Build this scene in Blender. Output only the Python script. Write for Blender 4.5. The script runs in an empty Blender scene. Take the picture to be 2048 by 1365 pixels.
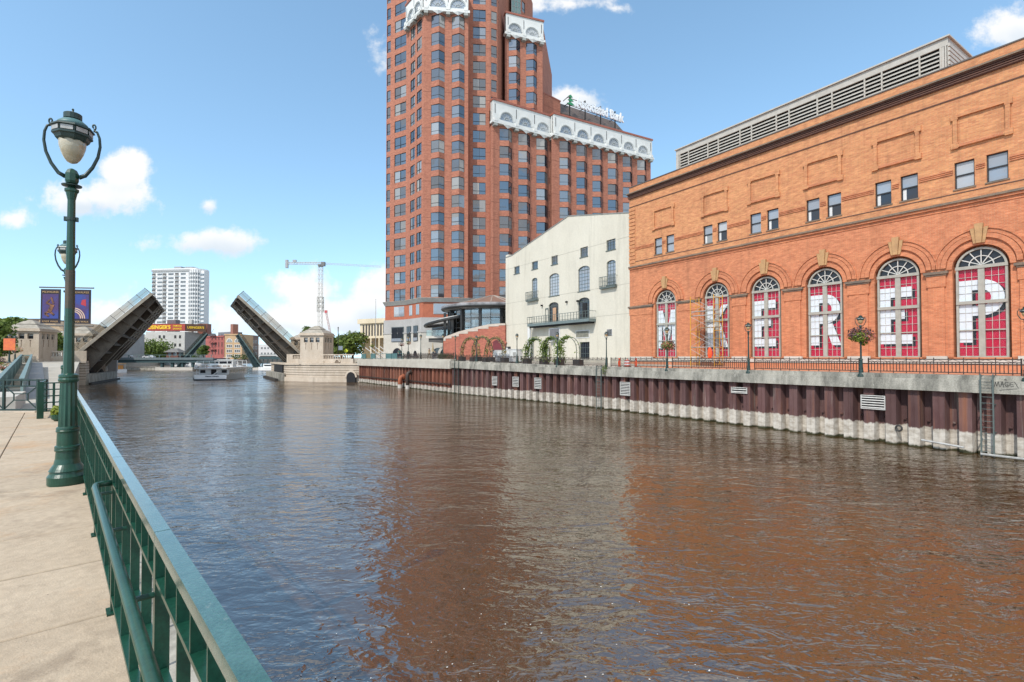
import bpy, bmesh, math, random
from math import sin, cos, pi, radians, atan2, sqrt, hypot, tan
from mathutils import Matrix, Vector
from mathutils.geometry import tessellate_polygon
random.seed(7)
scene = bpy.context.scene
COL = scene.collection

# ------------------------------------------------------------------ camera, sky, sun, exposure
F = 1010.0                      # focal length in photo pixels (photo is 2048 wide)
PITCH = radians(1.05); CY = 696.5; EYE = 5.0
cam = bpy.data.cameras.new('camera'); cam_o = bpy.data.objects.new('camera', cam); COL.objects.link(cam_o)
cam_o.location = (0, 0, EYE); cam_o.rotation_euler = (pi / 2 + PITCH, 0, 0)
cam.sensor_width = 36; cam.lens = 36 * F / 2048; cam.shift_y = (CY - 682.5) / 2048
cam.clip_start = 0.05; cam.clip_end = 6000
scene.camera = cam_o

SUN_TO = Vector((-.46, -.70, .92)).normalized()     # direction towards the sun (behind the camera, to the left)
SUN_EL = math.asin(SUN_TO.z); SUN_AZ = atan2(SUN_TO.x, SUN_TO.y)
sun = bpy.data.lights.new('sun', 'SUN'); sun.energy = 2.7; sun.angle = radians(.6); sun.color = (1, .95, .87)
sun_o = bpy.data.objects.new('sun', sun); COL.objects.link(sun_o)
sun_o.rotation_euler = SUN_TO.to_track_quat('Z', 'Y').to_euler(); sun_o.location = (0, -40, 80)

vs = scene.view_settings
vs.view_transform = 'Standard'; vs.look = 'None'; vs.gamma = 1; vs.exposure = 0.62; vs.use_curve_mapping = False


def pix(x, y):
    """photo pixel -> (X/Y, (Z-EYE)/Y) of its ray"""
    rx = (x - 1024) / F; ry = (CY - y) / F
    Y = cos(PITCH) - ry * sin(PITCH); Z = sin(PITCH) + ry * cos(PITCH)
    return rx / Y, Z / Y


def at(x, y, Y):
    u, v = pix(x, y)
    return Vector((u * Y, Y, EYE + v * Y))


def gnd(x, y, z=0.0):
    u, v = pix(x, y); Y = (z - EYE) / v
    return Vector((u * Y, Y, z))


def make_world():
    w = bpy.data.worlds.new('World'); scene.world = w; w.use_nodes = True
    nt = w.node_tree; nt.nodes.clear(); N = nt.nodes.new; L = nt.links.new

    def inp(n, i, v):
        if isinstance(v, bpy.types.NodeSocket): L(v, n.inputs[i])
        elif v is not None: n.inputs[i].default_value = v

    def ma(op, a, b=None, c=None, clamp=False):
        n = N('ShaderNodeMath'); n.operation = op; n.use_clamp = clamp
        for i, v in enumerate((a, b, c)): inp(n, i, v)
        return n.outputs[0]

    def sstep(v, a, b):
        n = N('ShaderNodeMapRange'); n.interpolation_type = 'SMOOTHSTEP'
        inp(n, 0, v); n.inputs[1].default_value = a; n.inputs[2].default_value = b
        return n.outputs[0]
    tc = N('ShaderNodeTexCoord'); sep = N('ShaderNodeSeparateXYZ'); L(tc.outputs['Generated'], sep.inputs[0])
    X, Y, Z = sep.outputs
    sky = N('ShaderNodeTexSky'); sky.sky_type = 'NISHITA'; sky.sun_disc = False
    sky.sun_elevation = SUN_EL; sky.sun_rotation = SUN_AZ
    sky.air_density = 1.0; sky.dust_density = .35; sky.ozone_density = 1.0
    lift = N('ShaderNodeCombineXYZ'); L(X, lift.inputs[0]); L(Y, lift.inputs[1]); L(ma('ADD', ma('MULTIPLY', ma('MAXIMUM', Z, 0.0), .92), .10), lift.inputs[2])
    nrm = N('ShaderNodeVectorMath'); nrm.operation = 'NORMALIZE'; L(lift.outputs[0], nrm.inputs[0]); L(nrm.outputs[0], sky.inputs[0])
    # clouds: fixed directions in the sky ahead, scattered noise elsewhere
    yp = ma('MAXIMUM', Y, .12); u = ma('DIVIDE', X, yp); v = ma('DIVIDE', Z, yp)
    comb = N('ShaderNodeCombineXYZ'); L(u, comb.inputs[0]); L(v, comb.inputs[1])

    def noise(vec, scale, detail=8, rough=.6, sc=(1, 1, 1), off=(0, 0, 0)):
        m = N('ShaderNodeMapping'); L(vec, m.inputs[0]); m.inputs['Scale'].default_value = sc; m.inputs['Location'].default_value = off
        n = N('ShaderNodeTexNoise'); L(m.outputs[0], n.inputs['Vector'])
        n.inputs['Scale'].default_value = scale; n.inputs['Detail'].default_value = detail; n.inputs['Roughness'].default_value = rough
        return n.outputs[0]
    nz = noise(comb.outputs[0], 11, 9, .62); nb = noise(comb.outputs[0], 4.5, 5, .5, off=(3, 1, 0))
    blobs = [(250, 345, 66, 44, 1.1), (215, 392, 122, 50, 1.1), (160, 410, 70, 30, 1), (440, 486, 122, 34, 1.1), (25, 440, 52, 24, .7),
             (300, 482, 34, 20, .55), (418, 412, 22, 18, .5), (620, 584, 88, 52, 1.1), (660, 634, 210, 52, 1.05), (752, 590, 66, 66, 1),
             (210, 632, 80, 42, .75), (440, 640, 260, 50, .5), (1150, 200, 62, 38, 1), (1140, 8, 100, 26, .8), (1240, 18, 28, 12, .5),
             (2015, 62, 84, 58, 1.05), (755, 105, 26, 36, .45), (2100, 40, 120, 60, 1), (880, 640, 200, 60, .8)]
    fld = None; low = None
    for (px, py, rx, ry, am) in blobs:
        cu, cv = pix(px, py); ru, rv = rx / F, ry / F
        a = ma('MULTIPLY', ma('SUBTRACT', u, cu), 1 / ru); b = ma('MULTIPLY', ma('SUBTRACT', v, cv), 1 / rv)
        d = ma('SQRT', ma('ADD', ma('MULTIPLY', a, a), ma('MULTIPLY', b, b)))
        val = ma('MULTIPLY', ma('SUBTRACT', 1.0, d), am)
        fld = val if fld is None else ma('MAXIMUM', fld, val)
        sh = ma('MULTIPLY', b, sstep(d, 1.15, .5)); low = sh if low is None else ma('ADD', low, sh)
    front = ma('ADD', ma('MAXIMUM', fld, -1.0), ma('MULTIPLY', ma('SUBTRACT', nz, .5), 2.7))
    front = ma('MULTIPLY', sstep(front, -.02, .60), sstep(Y, .2, .4))
    # elsewhere
    zp = ma('MAXIMUM', ma('ABSOLUTE', Z), .06)
    c2 = N('ShaderNodeCombineXYZ'); L(ma('DIVIDE', X, zp), c2.inputs[0]); L(ma('DIVIDE', Y, zp), c2.inputs[1])
    n2 = noise(c2.outputs[0], 1.1, 8, .58)
    outside = ma('SUBTRACT', 1.0, ma('MULTIPLY', sstep(Y, .3, .5), sstep(v, .95, .75)))
    rest = ma('MULTIPLY', sstep(n2, .43, .58), outside)
    dens = ma('MULTIPLY', ma('MAXIMUM', front, rest, clamp=True), .96)
    # graded tint of the clear air: deeper above, pale at the horizon
    hs = N('ShaderNodeHueSaturation'); L(sky.outputs[0], hs.inputs['Color'])
    hs.inputs['Hue'].default_value = SKY_HUE; hs.inputs['Saturation'].default_value = SKY_SAT; hs.inputs['Value'].default_value = SKY_VAL
    bg = N('ShaderNodeBackground'); L(hs.outputs[0], bg.inputs[0]); bg.inputs[1].default_value = SKY_STR
    cr = N('ShaderNodeMix'); cr.data_type = 'RGBA'
    L(sstep(ma('ADD', ma('MULTIPLY', low, .7), ma('MULTIPLY', ma('SUBTRACT', nb, .42), 2.2)), -.55, .35), cr.inputs[0])
    cr.inputs[6].default_value = (.74, .82, .90, 1); cr.inputs[7].default_value = (1, 1, 1, 1)
    bc = N('ShaderNodeBackground'); L(cr.outputs[2], bc.inputs[0]); bc.inputs[1].default_value = CLOUD_STR
    mx = N('ShaderNodeMixShader'); L(dens, mx.inputs[0]); L(bg.outputs[0], mx.inputs[1]); L(bc.outputs[0], mx.inputs[2])
    out = N('ShaderNodeOutputWorld'); L(mx.outputs[0], out.inputs[0])


SKY_HUE = .486; SKY_SAT = 1.02; SKY_VAL = 1.20; SKY_STR = .15; CLOUD_STR = .68
make_world()

# ------------------------------------------------------------------ helpers


class MB:
    """collects simple solids and links them as one mesh"""
    def __init__(s): s.v = []; s.f = []

    def add(s, vs, fs):
        b = len(s.v); s.v += [tuple(p) for p in vs]; s.f += [tuple(b + i for i in f) for f in fs]

    def box(s, x0, x1, y0, y1, z0, z1):
        s.add([(x0, y0, z0), (x1, y0, z0), (x1, y1, z0), (x0, y1, z0), (x0, y0, z1), (x1, y0, z1), (x1, y1, z1), (x0, y1, z1)],
              [(0, 3, 2, 1), (4, 5, 6, 7), (0, 1, 5, 4), (1, 2, 6, 5), (2, 3, 7, 6), (3, 0, 4, 7)]); return s

    def prism(s, poly, z0, z1):
        """vertical prism over an xy polygon (counter-clockwise)"""
        n = len(poly); z0 = z0 if hasattr(z0, '__len__') else [z0] * n; z1 = z1 if hasattr(z1, '__len__') else [z1] * n
        s.add([(p[0], p[1], z0[i]) for i, p in enumerate(poly)] + [(p[0], p[1], z1[i]) for i, p in enumerate(poly)],
              [tuple(range(n - 1, -1, -1)), tuple(range(n, 2 * n))] + [(i, (i + 1) % n, n + (i + 1) % n, n + i) for i in range(n)]); return s

    def slab(s, poly, y0, y1):
        """prism over an xz polygon, from y0 (front) to y1"""
        n = len(poly)
        s.add([(p[0], y0, p[1]) for p in poly] + [(p[0], y1, p[1]) for p in poly],
              [tuple(range(n)), tuple(range(2 * n - 1, n - 1, -1))] + [(i, n + i, n + (i + 1) % n, (i + 1) % n) for i in range(n)]); return s

    def bar(s, p, q, w, h=None, up=(0, 0, 1)):
        """rectangular bar between two points"""
        p = Vector(p); q = Vector(q); d = (q - p).normalized(); h = h or w; up = Vector(up)
        if abs(d.dot(up)) > .97: up = Vector((1, 0, 0))
        a = d.cross(up).normalized() * w / 2; b = a.cross(d).normalized() * h / 2
        s.add([p - a - b, p + a - b, p + a + b, p - a + b, q - a - b, q + a - b, q + a + b, q - a + b],
              [(0, 1, 2, 3), (7, 6, 5, 4), (0, 4, 5, 1), (1, 5, 6, 2), (2, 6, 7, 3), (3, 7, 4, 0)]); return s

    def tube(s, pts, r, n=8, cap=True):
        pts = [Vector(p) for p in pts]; m = len(pts); r = r if hasattr(r, '__len__') else [r] * m
        base = len(s.v); prev = None
        for i, p in enumerate(pts):
            d = (pts[min(i + 1, m - 1)] - pts[max(i - 1, 0)]).normalized()
            if prev is None:
                a = d.cross(Vector((0, 0, 1)) if abs(d.z) < .9 else Vector((1, 0, 0))).normalized()
            else: a = (prev - d * prev.dot(d)).normalized()
            prev = a; b = d.cross(a)
            for k in range(n):
                t = 2 * pi * k / n; s.v.append(tuple(p + (a * cos(t) + b * sin(t)) * r[i]))
        for i in range(m - 1):
            for k in range(n):
                k2 = (k + 1) % n; s.f.append((base + i * n + k, base + i * n + k2, base + (i + 1) * n + k2, base + (i + 1) * n + k))
        if cap:
            s.f.append(tuple(base + k for k in range(n - 1, -1, -1))); s.f.append(tuple(base + (m - 1) * n + k for k in range(n)))
        return s

    def lathe(s, prof, n=16, c=(0, 0, 0), flute=0, a0=0, sx=1, sy=1):
        base = len(s.v); m = len(prof)
        for (r, z) in prof:
            for k in range(n):
                t = 2 * pi * (k + a0) / n; rr = r * (1 - (flute if k % 2 else 0))
                s.v.append((c[0] + rr * cos(t) * sx, c[1] + rr * sin(t) * sy, c[2] + z))
        for i in range(m - 1):
            for k in range(n):
                k2 = (k + 1) % n; s.f.append((base + i * n + k, base + i * n + k2, base + (i + 1) * n + k2, base + (i + 1) * n + k))
        s.f.append(tuple(base + k for k in range(n - 1, -1, -1))); s.f.append(tuple(base + (m - 1) * n + k for k in range(n)))
        return s

    def wall(s, outer, holes, y=0., depth=.3, back=False):
        """flat wall in the xz plane with holes and their reveals"""
        loops = [outer] + holes
        b = len(s.v); flat = [p for l in loops for p in l]
        for p in flat: s.v.append((p[0], y, p[1]))
        for t in tessellate_polygon([[Vector((p[0], p[1], 0)) for p in l] for l in loops]):
            a, c, d = (flat[i] for i in t)
            ar = (c[0] - a[0]) * (d[1] - a[1]) - (c[1] - a[1]) * (d[0] - a[0])
            if abs(ar) < 1e-9: continue
            s.f.append(tuple(b + i for i in (t if ar > 0 else t[::-1])))
        for h in holes:
            n = len(h); b2 = len(s.v)
            for p in h: s.v.append((p[0], y, p[1]))
            for p in h: s.v.append((p[0], y + depth, p[1]))
            ar = sum(h[i][0] * h[(i + 1) % n][1] - h[(i + 1) % n][0] * h[i][1] for i in range(n))
            for i in range(n):
                j = (i + 1) % n; q = (b2 + i, b2 + j, b2 + n + j, b2 + n + i)
                s.f.append(q[::-1] if ar < 0 else q)
        return s

    def ring(s, cx, cz, r0, r1, y0, y1, a0=0, a1=pi, n=20):
        """arched band in the xz plane"""
        for i in range(n):
            t0 = a0 + (a1 - a0) * i / n; t1 = a0 + (a1 - a0) * (i + 1) / n
            P = [(cx + r * cos(t), cz + r * sin(t)) for r, t in ((r0, t0), (r1, t0), (r1, t1), (r0, t1))]
            s.add([(p[0], y, p[1]) for y in (y0, y1) for p in P],
                  [(0, 1, 2, 3), (1, 5, 6, 2), (0, 3, 7, 4)] + ([(0, 4, 5, 1)] if i == 0 else []) + ([(3, 2, 6, 7)] if i == n - 1 else []))
        return s

    def mesh(s, name, mat, smooth=False):
        me = bpy.data.meshes.new(name); me.from_pydata(s.v, [], s.f); me.materials.append(mat)
        if smooth: me.shade_smooth() if hasattr(me, 'shade_smooth') else None
        me.update(); return me

    def xf(s, M):
        s.v = [tuple(M @ Vector(p)) for p in s.v]; return s


def tag(o, label=None, cat=None, group=None, kind=None):
    if label: o['label'] = label
    if cat: o['category'] = cat
    if group: o['group'] = group
    if kind: o['kind'] = kind
    return o


def obj(name, data, parent=None, M=None, label=None, kind=None):
    o = bpy.data.objects.new(name, data); COL.objects.link(o)
    if M is not None: o.matrix_basis = M
    if parent is not None: o.parent = parent
    if label: o['label'] = label
    if kind: o['kind'] = kind
    return o


def part(name, mb, mat, parent, M=None, label=None, kind=None, smooth=False):
    return obj(name, mb.mesh(name, mat, smooth), parent, M, label, kind)


def thing(name, label, cat, loc=(0, 0, 0), rot=0, group=None, M=None, kind=None):
    o = bpy.data.objects.new(name, None); COL.objects.link(o); o.empty_display_size = .3
    if M is not None: o.matrix_basis = M
    else: o.location = loc; o.rotation_euler = (0, 0, rot)
    return tag(o, label, cat, group, kind)


def solo(name, mb, mat, label, cat, group=None, M=None, smooth=False):
    return tag(obj(name, mb.mesh(name, mat, smooth), None, M), label, cat, group)


def struct(name, mb, mat, M=None, smooth=False):
    o = obj(name, mb.mesh(name, mat, smooth), None, M); o['kind'] = 'structure'; return o


KIDS = {}


def copy_tree(o, parent=None):
    c = o.copy(); COL.objects.link(c)
    if parent is not None: c.parent = parent
    for ch in list(o.children): copy_tree(ch, c)
    return c


class Frame:
    """vertical plane: local X along it (left to right as seen), local Y into it, local Z up"""
    def __init__(s, A, B, z=0.):
        s.A = Vector((A[0], A[1])); d = Vector((B[0] - A[0], B[1] - A[1])); s.len = d.length; s.e = d.normalized(); s.n = Vector((-s.e.y, s.e.x)); s.z = z
        s.rot = atan2(s.e.y, s.e.x)
        s.M = Matrix.Translation((A[0], A[1], z)) @ Matrix.Rotation(s.rot, 4, 'Z')

    def px(s, x, y, d=0.):
        """photo pixel -> local (X, Z) on the plane y=d"""
        u, v = pix(x, y); A = s.A + s.n * d
        Y = A.dot(s.n) / (u * s.n.x + s.n.y); P = Vector((u * Y, Y))
        return (P - A).dot(s.e), EYE + v * Y - s.z

    def X(s, x, y=500, d=0.): return s.px(x, y, d)[0]

    def w(s, X, Y, Z=0.):
        p = s.A + s.e * X + s.n * Y; return Vector((p.x, p.y, s.z + Z))


def T(x=0, y=0, z=0, r=0, s=1): return Matrix.Translation((x, y, z)) @ Matrix.Rotation(r, 4, 'Z') @ Matrix.Scale(s, 4)


def arch(x0, x1, z0, zs, n=12, h=None):
    """outline of an opening with a (segmental) arched head, counter-clockwise"""
    c = (x0 + x1) / 2; r = (x1 - x0) / 2; h = r if h is None else h
    return [(x0, z0), (x1, z0)] + [(c + r * cos(pi * i / n), zs + h * sin(pi * i / n)) for i in range(n + 1)]


def rect(x0, x1, z0, z1): return [(x0, z0), (x1, z0), (x1, z1), (x0, z1)]


# ------------------------------------------------------------------ materials
MATS = {}


def M(name, c1, c2=None, rough=.6, metal=0., scale=1.5, stretch=(1, 1, 1), bump=0., bscale=40, spec=.5, contrast=(.35, .65), detail=6, rand=0., fine=0., coat=0.):
    """plain material: two colours mixed by noise in world space, fine relief, per-object variation"""
    if name in MATS: return MATS[name]
    m = bpy.data.materials.new(name); m.use_nodes = True; nt = m.node_tree; N = nt.nodes.new; L = nt.links.new
    b = nt.nodes['Principled BSDF']; b.inputs['Roughness'].default_value = rough; b.inputs['Metallic'].default_value = metal
    b.inputs['Specular IOR Level'].default_value = spec
    if coat: b.inputs['Coat Weight'].default_value = coat; b.inputs['Coat Roughness'].default_value = .12
    c2 = c2 or tuple(x * .8 for x in c1)
    g = N('ShaderNodeNewGeometry'); mp = N('ShaderNodeMapping'); L(g.outputs['Position'], mp.inputs[0]); mp.inputs['Scale'].default_value = stretch
    n = N('ShaderNodeTexNoise'); L(mp.outputs[0], n.inputs['Vector']); n.inputs['Scale'].default_value = scale; n.inputs['Detail'].default_value = detail; n.inputs['Roughness'].default_value = .62
    mr = N('ShaderNodeMapRange'); L(n.outputs[0], mr.inputs[0]); mr.inputs[1].default_value = contrast[0]; mr.inputs[2].default_value = contrast[1]
    mx = N('ShaderNodeMix'); mx.data_type = 'RGBA'; L(mr.outputs[0], mx.inputs[0]); mx.inputs[6].default_value = (*c1, 1); mx.inputs[7].default_value = (*c2, 1)
    col = mx.outputs[2]
    if fine:
        n3 = N('ShaderNodeTexNoise'); L(g.outputs['Position'], n3.inputs['Vector']); n3.inputs['Scale'].default_value = scale * 14; n3.inputs['Detail'].default_value = 3
        v = N('ShaderNodeMapRange'); L(n3.outputs[0], v.inputs[0]); v.inputs[1].default_value = .3; v.inputs[2].default_value = .7; v.inputs[3].default_value = 1 - fine; v.inputs[4].default_value = 1 + fine
        h = N('ShaderNodeHueSaturation'); L(col, h.inputs['Color']); L(v.outputs[0], h.inputs['Value']); col = h.outputs[0]
    if rand:
        oi = N('ShaderNodeObjectInfo'); v = N('ShaderNodeMapRange'); L(oi.outputs['Random'], v.inputs[0]); v.inputs[3].default_value = 1 - rand; v.inputs[4].default_value = 1 + rand
        h = N('ShaderNodeHueSaturation'); L(col, h.inputs['Color']); L(v.outputs[0], h.inputs['Value']); col = h.outputs[0]
    L(col, b.inputs['Base Color'])
    if bump:
        n2 = N('ShaderNodeTexNoise'); L(g.outputs['Position'], n2.inputs['Vector']); n2.inputs['Scale'].default_value = bscale; n2.inputs['Detail'].default_value = 4
        bp = N('ShaderNodeBump'); bp.inputs['Strength'].default_value = bump; bp.inputs['Distance'].default_value = .02; L(n2.outputs[0], bp.inputs['Height']); L(bp.outputs[0], b.inputs['Normal'])
    MATS[name] = m; return m


def stains(m, col, amt, scale=1.0, stretch=(1, 1, .08), lo=.54, hi=.72):
    """dirt of its own shape mixed over a plain material"""
    nt = m.node_tree; N = nt.nodes.new; L = nt.links.new; b = nt.nodes['Principled BSDF']; src = b.inputs['Base Color'].links[0].from_socket
    g = N('ShaderNodeNewGeometry'); mp = N('ShaderNodeMapping'); L(g.outputs['Position'], mp.inputs[0]); mp.inputs['Scale'].default_value = stretch; mp.inputs['Location'].default_value = (col[0] * 40, 7, 3)
    n = N('ShaderNodeTexNoise'); L(mp.outputs[0], n.inputs['Vector']); n.inputs['Scale'].default_value = scale; n.inputs['Detail'].default_value = 8; n.inputs['Roughness'].default_value = .7
    r = N('ShaderNodeMapRange'); L(n.outputs[0], r.inputs[0]); r.inputs[1].default_value = lo; r.inputs[2].default_value = hi; r.inputs[4].default_value = amt
    x = N('ShaderNodeMix'); x.data_type = 'RGBA'; L(r.outputs[0], x.inputs[0]); L(src, x.inputs[6]); x.inputs[7].default_value = (*col, 1); L(x.outputs[2], b.inputs['Base Color'])


def brick_mat(name, c1, c2, mortar, bw=.3, bh=.09, stain=(.5, .5, .5), stain_amt=.25, joints=None, ms=.012, big=None, flat=False):
    """brickwork in local X/Z; optional dark panel joints (period in x and z)"""
    m = bpy.data.materials.new(name); m.use_nodes = True; nt = m.node_tree; N = nt.nodes.new; L = nt.links.new
    b = nt.nodes['Principled BSDF']; b.inputs['Roughness'].default_value = .85; b.inputs['Specular IOR Level'].default_value = .2
    tc = N('ShaderNodeTexCoord'); sp = N('ShaderNodeSeparateXYZ'); L(tc.outputs['Object'], sp.inputs[0])
    cb = N('ShaderNodeCombineXYZ'); L(sp.outputs[0], cb.inputs[0]); L(sp.outputs[1 if flat else 2], cb.inputs[1])
    br = N('ShaderNodeTexBrick'); L(cb.outputs[0], br.inputs['Vector']); br.inputs['Scale'].default_value = 1
    br.inputs['Brick Width'].default_value = bw; br.inputs['Row Height'].default_value = bh; br.inputs['Mortar Size'].default_value = ms; br.inputs['Mortar Smooth'].default_value = .3
    br.inputs['Color1'].default_value = (*c1, 1); br.inputs['Color2'].default_value = (*c2, 1); br.inputs['Mortar'].default_value = (*mortar, 1)
    g = N('ShaderNodeNewGeometry')
    n = N('ShaderNodeTexNoise'); L(g.outputs['Position'], n.inputs['Vector']); n.inputs['Scale'].default_value = .22; n.inputs['Detail'].default_value = 7; n.inputs['Roughness'].default_value = .65
    mr = N('ShaderNodeMapRange'); L(n.outputs[0], mr.inputs[0]); mr.inputs[1].default_value = .4; mr.inputs[2].default_value = .75; mr.inputs[4].default_value = stain_amt
    mx = N('ShaderNodeMix'); mx.data_type = 'RGBA'; L(mr.outputs[0], mx.inputs[0]); L(br.outputs['Color'], mx.inputs[6]); mx.inputs[7].default_value = (*stain, 1)
    # clusters of paler and darker bricks
    n2 = N('ShaderNodeTexNoise'); mp = N('ShaderNodeMapping'); L(g.outputs['Position'], mp.inputs[0]); mp.inputs['Scale'].default_value = (1, 1, 2.6)
    L(mp.outputs[0], n2.inputs['Vector']); n2.inputs['Scale'].default_value = 1.6; n2.inputs['Detail'].default_value = 8; n2.inputs['Roughness'].default_value = .75
    # rain streaks and soot
    n5 = N('ShaderNodeTexNoise'); mp5 = N('ShaderNodeMapping'); L(g.outputs['Position'], mp5.inputs[0]); mp5.inputs['Scale'].default_value = (1, 1, .07)
    L(mp5.outputs[0], n5.inputs['Vector']); n5.inputs['Scale'].default_value = 1.1; n5.inputs['Detail'].default_value = 8; n5.inputs['Roughness'].default_value = .7
    r5_ = N('ShaderNodeMapRange'); L(n5.outputs[0], r5_.inputs[0]); r5_.inputs[1].default_value = .53; r5_.inputs[2].default_value = .72; r5_.inputs[4].default_value = .38
    n6 = N('ShaderNodeTexNoise'); L(g.outputs['Position'], n6.inputs['Vector']); n6.inputs['Scale'].default_value = .5; n6.inputs['Detail'].default_value = 9; n6.inputs['Roughness'].default_value = .75
    r6 = N('ShaderNodeMapRange'); L(n6.outputs[0], r6.inputs[0]); r6.inputs[1].default_value = .56; r6.inputs[2].default_value = .74; r6.inputs[4].default_value = .5
    mm = N('ShaderNodeMath'); mm.operation = 'MAXIMUM'; L(r5_.outputs[0], mm.inputs[0]); L(r6.outputs[0], mm.inputs[1])
    m5 = N('ShaderNodeMix'); m5.data_type = 'RGBA'; L(mm.outputs[0], m5.inputs[0]); L(mx.outputs[2], m5.inputs[6]); m5.inputs[7].default_value = (.16, .075, .045, 1); mx = m5
    v = N('ShaderNodeMapRange'); L(n2.outputs[0], v.inputs[0]); v.inputs[1].default_value = .25; v.inputs[2].default_value = .75; v.inputs[3].default_value = .68; v.inputs[4].default_value = 1.3
    h = N('ShaderNodeHueSaturation'); L(mx.outputs[2], h.inputs['Color']); L(v.outputs[0], h.inputs['Value']); col = h.outputs[0]
    if joints:
        def line(src, per, off, w):
            a = N('ShaderNodeMath'); a.operation = 'ADD'; L(src, a.inputs[0]); a.inputs[1].default_value = off + 1000 * per
            q = N('ShaderNodeMath'); q.operation = 'MODULO'; L(a.outputs[0], q.inputs[0]); q.inputs[1].default_value = per
            c = N('ShaderNodeMath'); c.operation = 'LESS_THAN'; L(q.outputs[0], c.inputs[0]); c.inputs[1].default_value = w; return c.outputs[0]
        a = line(sp.outputs[2], *joints)
        jm = N('ShaderNodeMix'); jm.data_type = 'RGBA'; L(a, jm.inputs[0]); L(col, jm.inputs[6]); jm.inputs[7].default_value = (.12, .05, .035, 1); col = jm.outputs[2]
    L(col, b.inputs['Base Color'])
    bp = N('ShaderNodeBump'); bp.inputs['Strength'].default_value = .35; bp.inputs['Distance'].default_value = .01; L(br.outputs['Fac'], bp.inputs['Height']); bp.invert = True; L(bp.outputs[0], b.inputs['Normal'])
    MATS[name] = m; return m


def glass_mat(name, tint=(.03, .045, .06), rough=.03, spec=.9, blinds=0.3, blind_col=(.3, .31, .3), metal=0.):
    """window glass seen from outside: dark room behind, sky in the surface; some panes with pale blinds"""
    m = bpy.data.materials.new(name); m.use_nodes = True; nt = m.node_tree; N = nt.nodes.new; L = nt.links.new
    b = nt.nodes['Principled BSDF']; b.inputs['Roughness'].default_value = rough; b.inputs['Specular IOR Level'].default_value = spec; b.inputs['IOR'].default_value = 1.9
    b.inputs['Metallic'].default_value = metal
    oi = N('ShaderNodeObjectInfo'); r = N('ShaderNodeMapRange'); L(oi.outputs['Random'], r.inputs[0]); r.inputs[1].default_value = 1 - blinds; r.inputs[2].default_value = 1.0
    mx = N('ShaderNodeMix'); mx.data_type = 'RGBA'; L(r.outputs[0], mx.inputs[0]); mx.inputs[6].default_value = (*tint, 1); mx.inputs[7].default_value = (*blind_col, 1)
    L(mx.outputs[2], b.inputs['Base Color'])
    g = N('ShaderNodeNewGeometry'); n = N('ShaderNodeTexNoise'); L(g.outputs['Position'], n.inputs['Vector']); n.inputs['Scale'].default_value = .5; n.inputs['Detail'].default_value = 2
    bp = N('ShaderNodeBump'); bp.inputs['Strength'].default_value = .25; bp.inputs['Distance'].default_value = .05; L(n.outputs[0], bp.inputs['Height']); L(bp.outputs[0], b.inputs['Normal'])
    MATS[name] = m; return m


def clear_glass(name, tint=(.9, .95, .95), amt=.12, fk=1.0):
    m = bpy.data.materials.new(name); m.use_nodes = True; nt = m.node_tree; N = nt.nodes.new; L = nt.links.new
    nt.nodes.remove(nt.nodes['Principled BSDF']); o = nt.nodes['Material Output']
    t = N('ShaderNodeBsdfTransparent'); t.inputs[0].default_value = (*tint, 1); g = N('ShaderNodeBsdfGlossy'); g.inputs['Roughness'].default_value = .03
    f = N('ShaderNodeFresnel'); f.inputs[0].default_value = 1.5; mm = N('ShaderNodeMath'); mm.operation = 'MULTIPLY_ADD'; L(f.outputs[0], mm.inputs[0]); mm.inputs[1].default_value = fk; mm.inputs[2].default_value = max(0, amt - .04)
    s = N('ShaderNodeMixShader'); L(mm.outputs[0], s.inputs[0]); L(t.outputs[0], s.inputs[1]); L(g.outputs[0], s.inputs[2]); L(s.outputs[0], o.inputs[0])
    MATS[name] = m; return m


green = M('green_paint', (.005, .044, .026), (.009, .060, .037), rough=.34, scale=5, bump=.06, bscale=60, fine=.2, coat=.15)
green_cap = M('green_paint_worn', (.03, .09, .07), (.06, .14, .118), rough=.25, scale=9, bump=.12, bscale=90, coat=.9, fine=.2)
dkgreen = M('dark_green_metal', (.010, .030, .027), (.02, .045, .04), rough=.4, scale=6)
black = M('black_metal', (.012, .012, .013), (.03, .028, .026), rough=.45)
dark = M('dark_interior', (.012, .012, .014), rough=.9)
iron = M('rusty_black_iron', (.018, .02, .02), (.06, .03, .018), rough=.6, scale=4)
concrete = M('concrete', (.36, .34, .29), (.13, .125, .105), rough=.85, scale=1.3, bump=.25, bscale=25, contrast=(.40, .66), stretch=(1, 1, .35), fine=.22, detail=9)
concrete_pale = M('pale_concrete', (.44, .41, .35), (.34, .31, .26), rough=.85, scale=.7, bump=.15, fine=.08)
slab_m = M('deck_concrete', (.46, .375, .275), (.37, .29, .205), rough=.85, scale=1.1, bump=.25, bscale=70, contrast=(.3, .75), rand=.05, fine=.10, detail=9)
stone = M('limestone', (.52, .445, .36), (.42, .345, .265), rough=.85, scale=.6, bump=.2, bscale=14, fine=.14, stretch=(1, 1, .5))
stone_w = M('pale_stone', (.50, .47, .42), (.42, .39, .34), rough=.8, scale=.35, fine=.06)
stone_g = M('grey_stone', (.38, .37, .36), (.32, .31, .30), rough=.8, scale=.35, fine=.06)
cream = M('cream_stucco', (.57, .535, .45), (.50, .465, .385), rough=.9, scale=.35, stretch=(1, 1, .3), bump=.1, bscale=12, fine=.05, contrast=(.35, .8))
white_p = M('white_paint', (.62, .62, .61), (.54, .54, .53), rough=.5, scale=1, fine=.05)
louv = M('pale_metal', (.44, .415, .37), (.37, .345, .30), rough=.5, scale=2)
grey_frame = M('grey_window_paint', (.36, .35, .30), (.29, .28, .24), rough=.55, scale=3)
muntin = M('pale_muntin_paint', (.55, .54, .5), (.46, .45, .41), rough=.5, scale=3)
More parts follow.
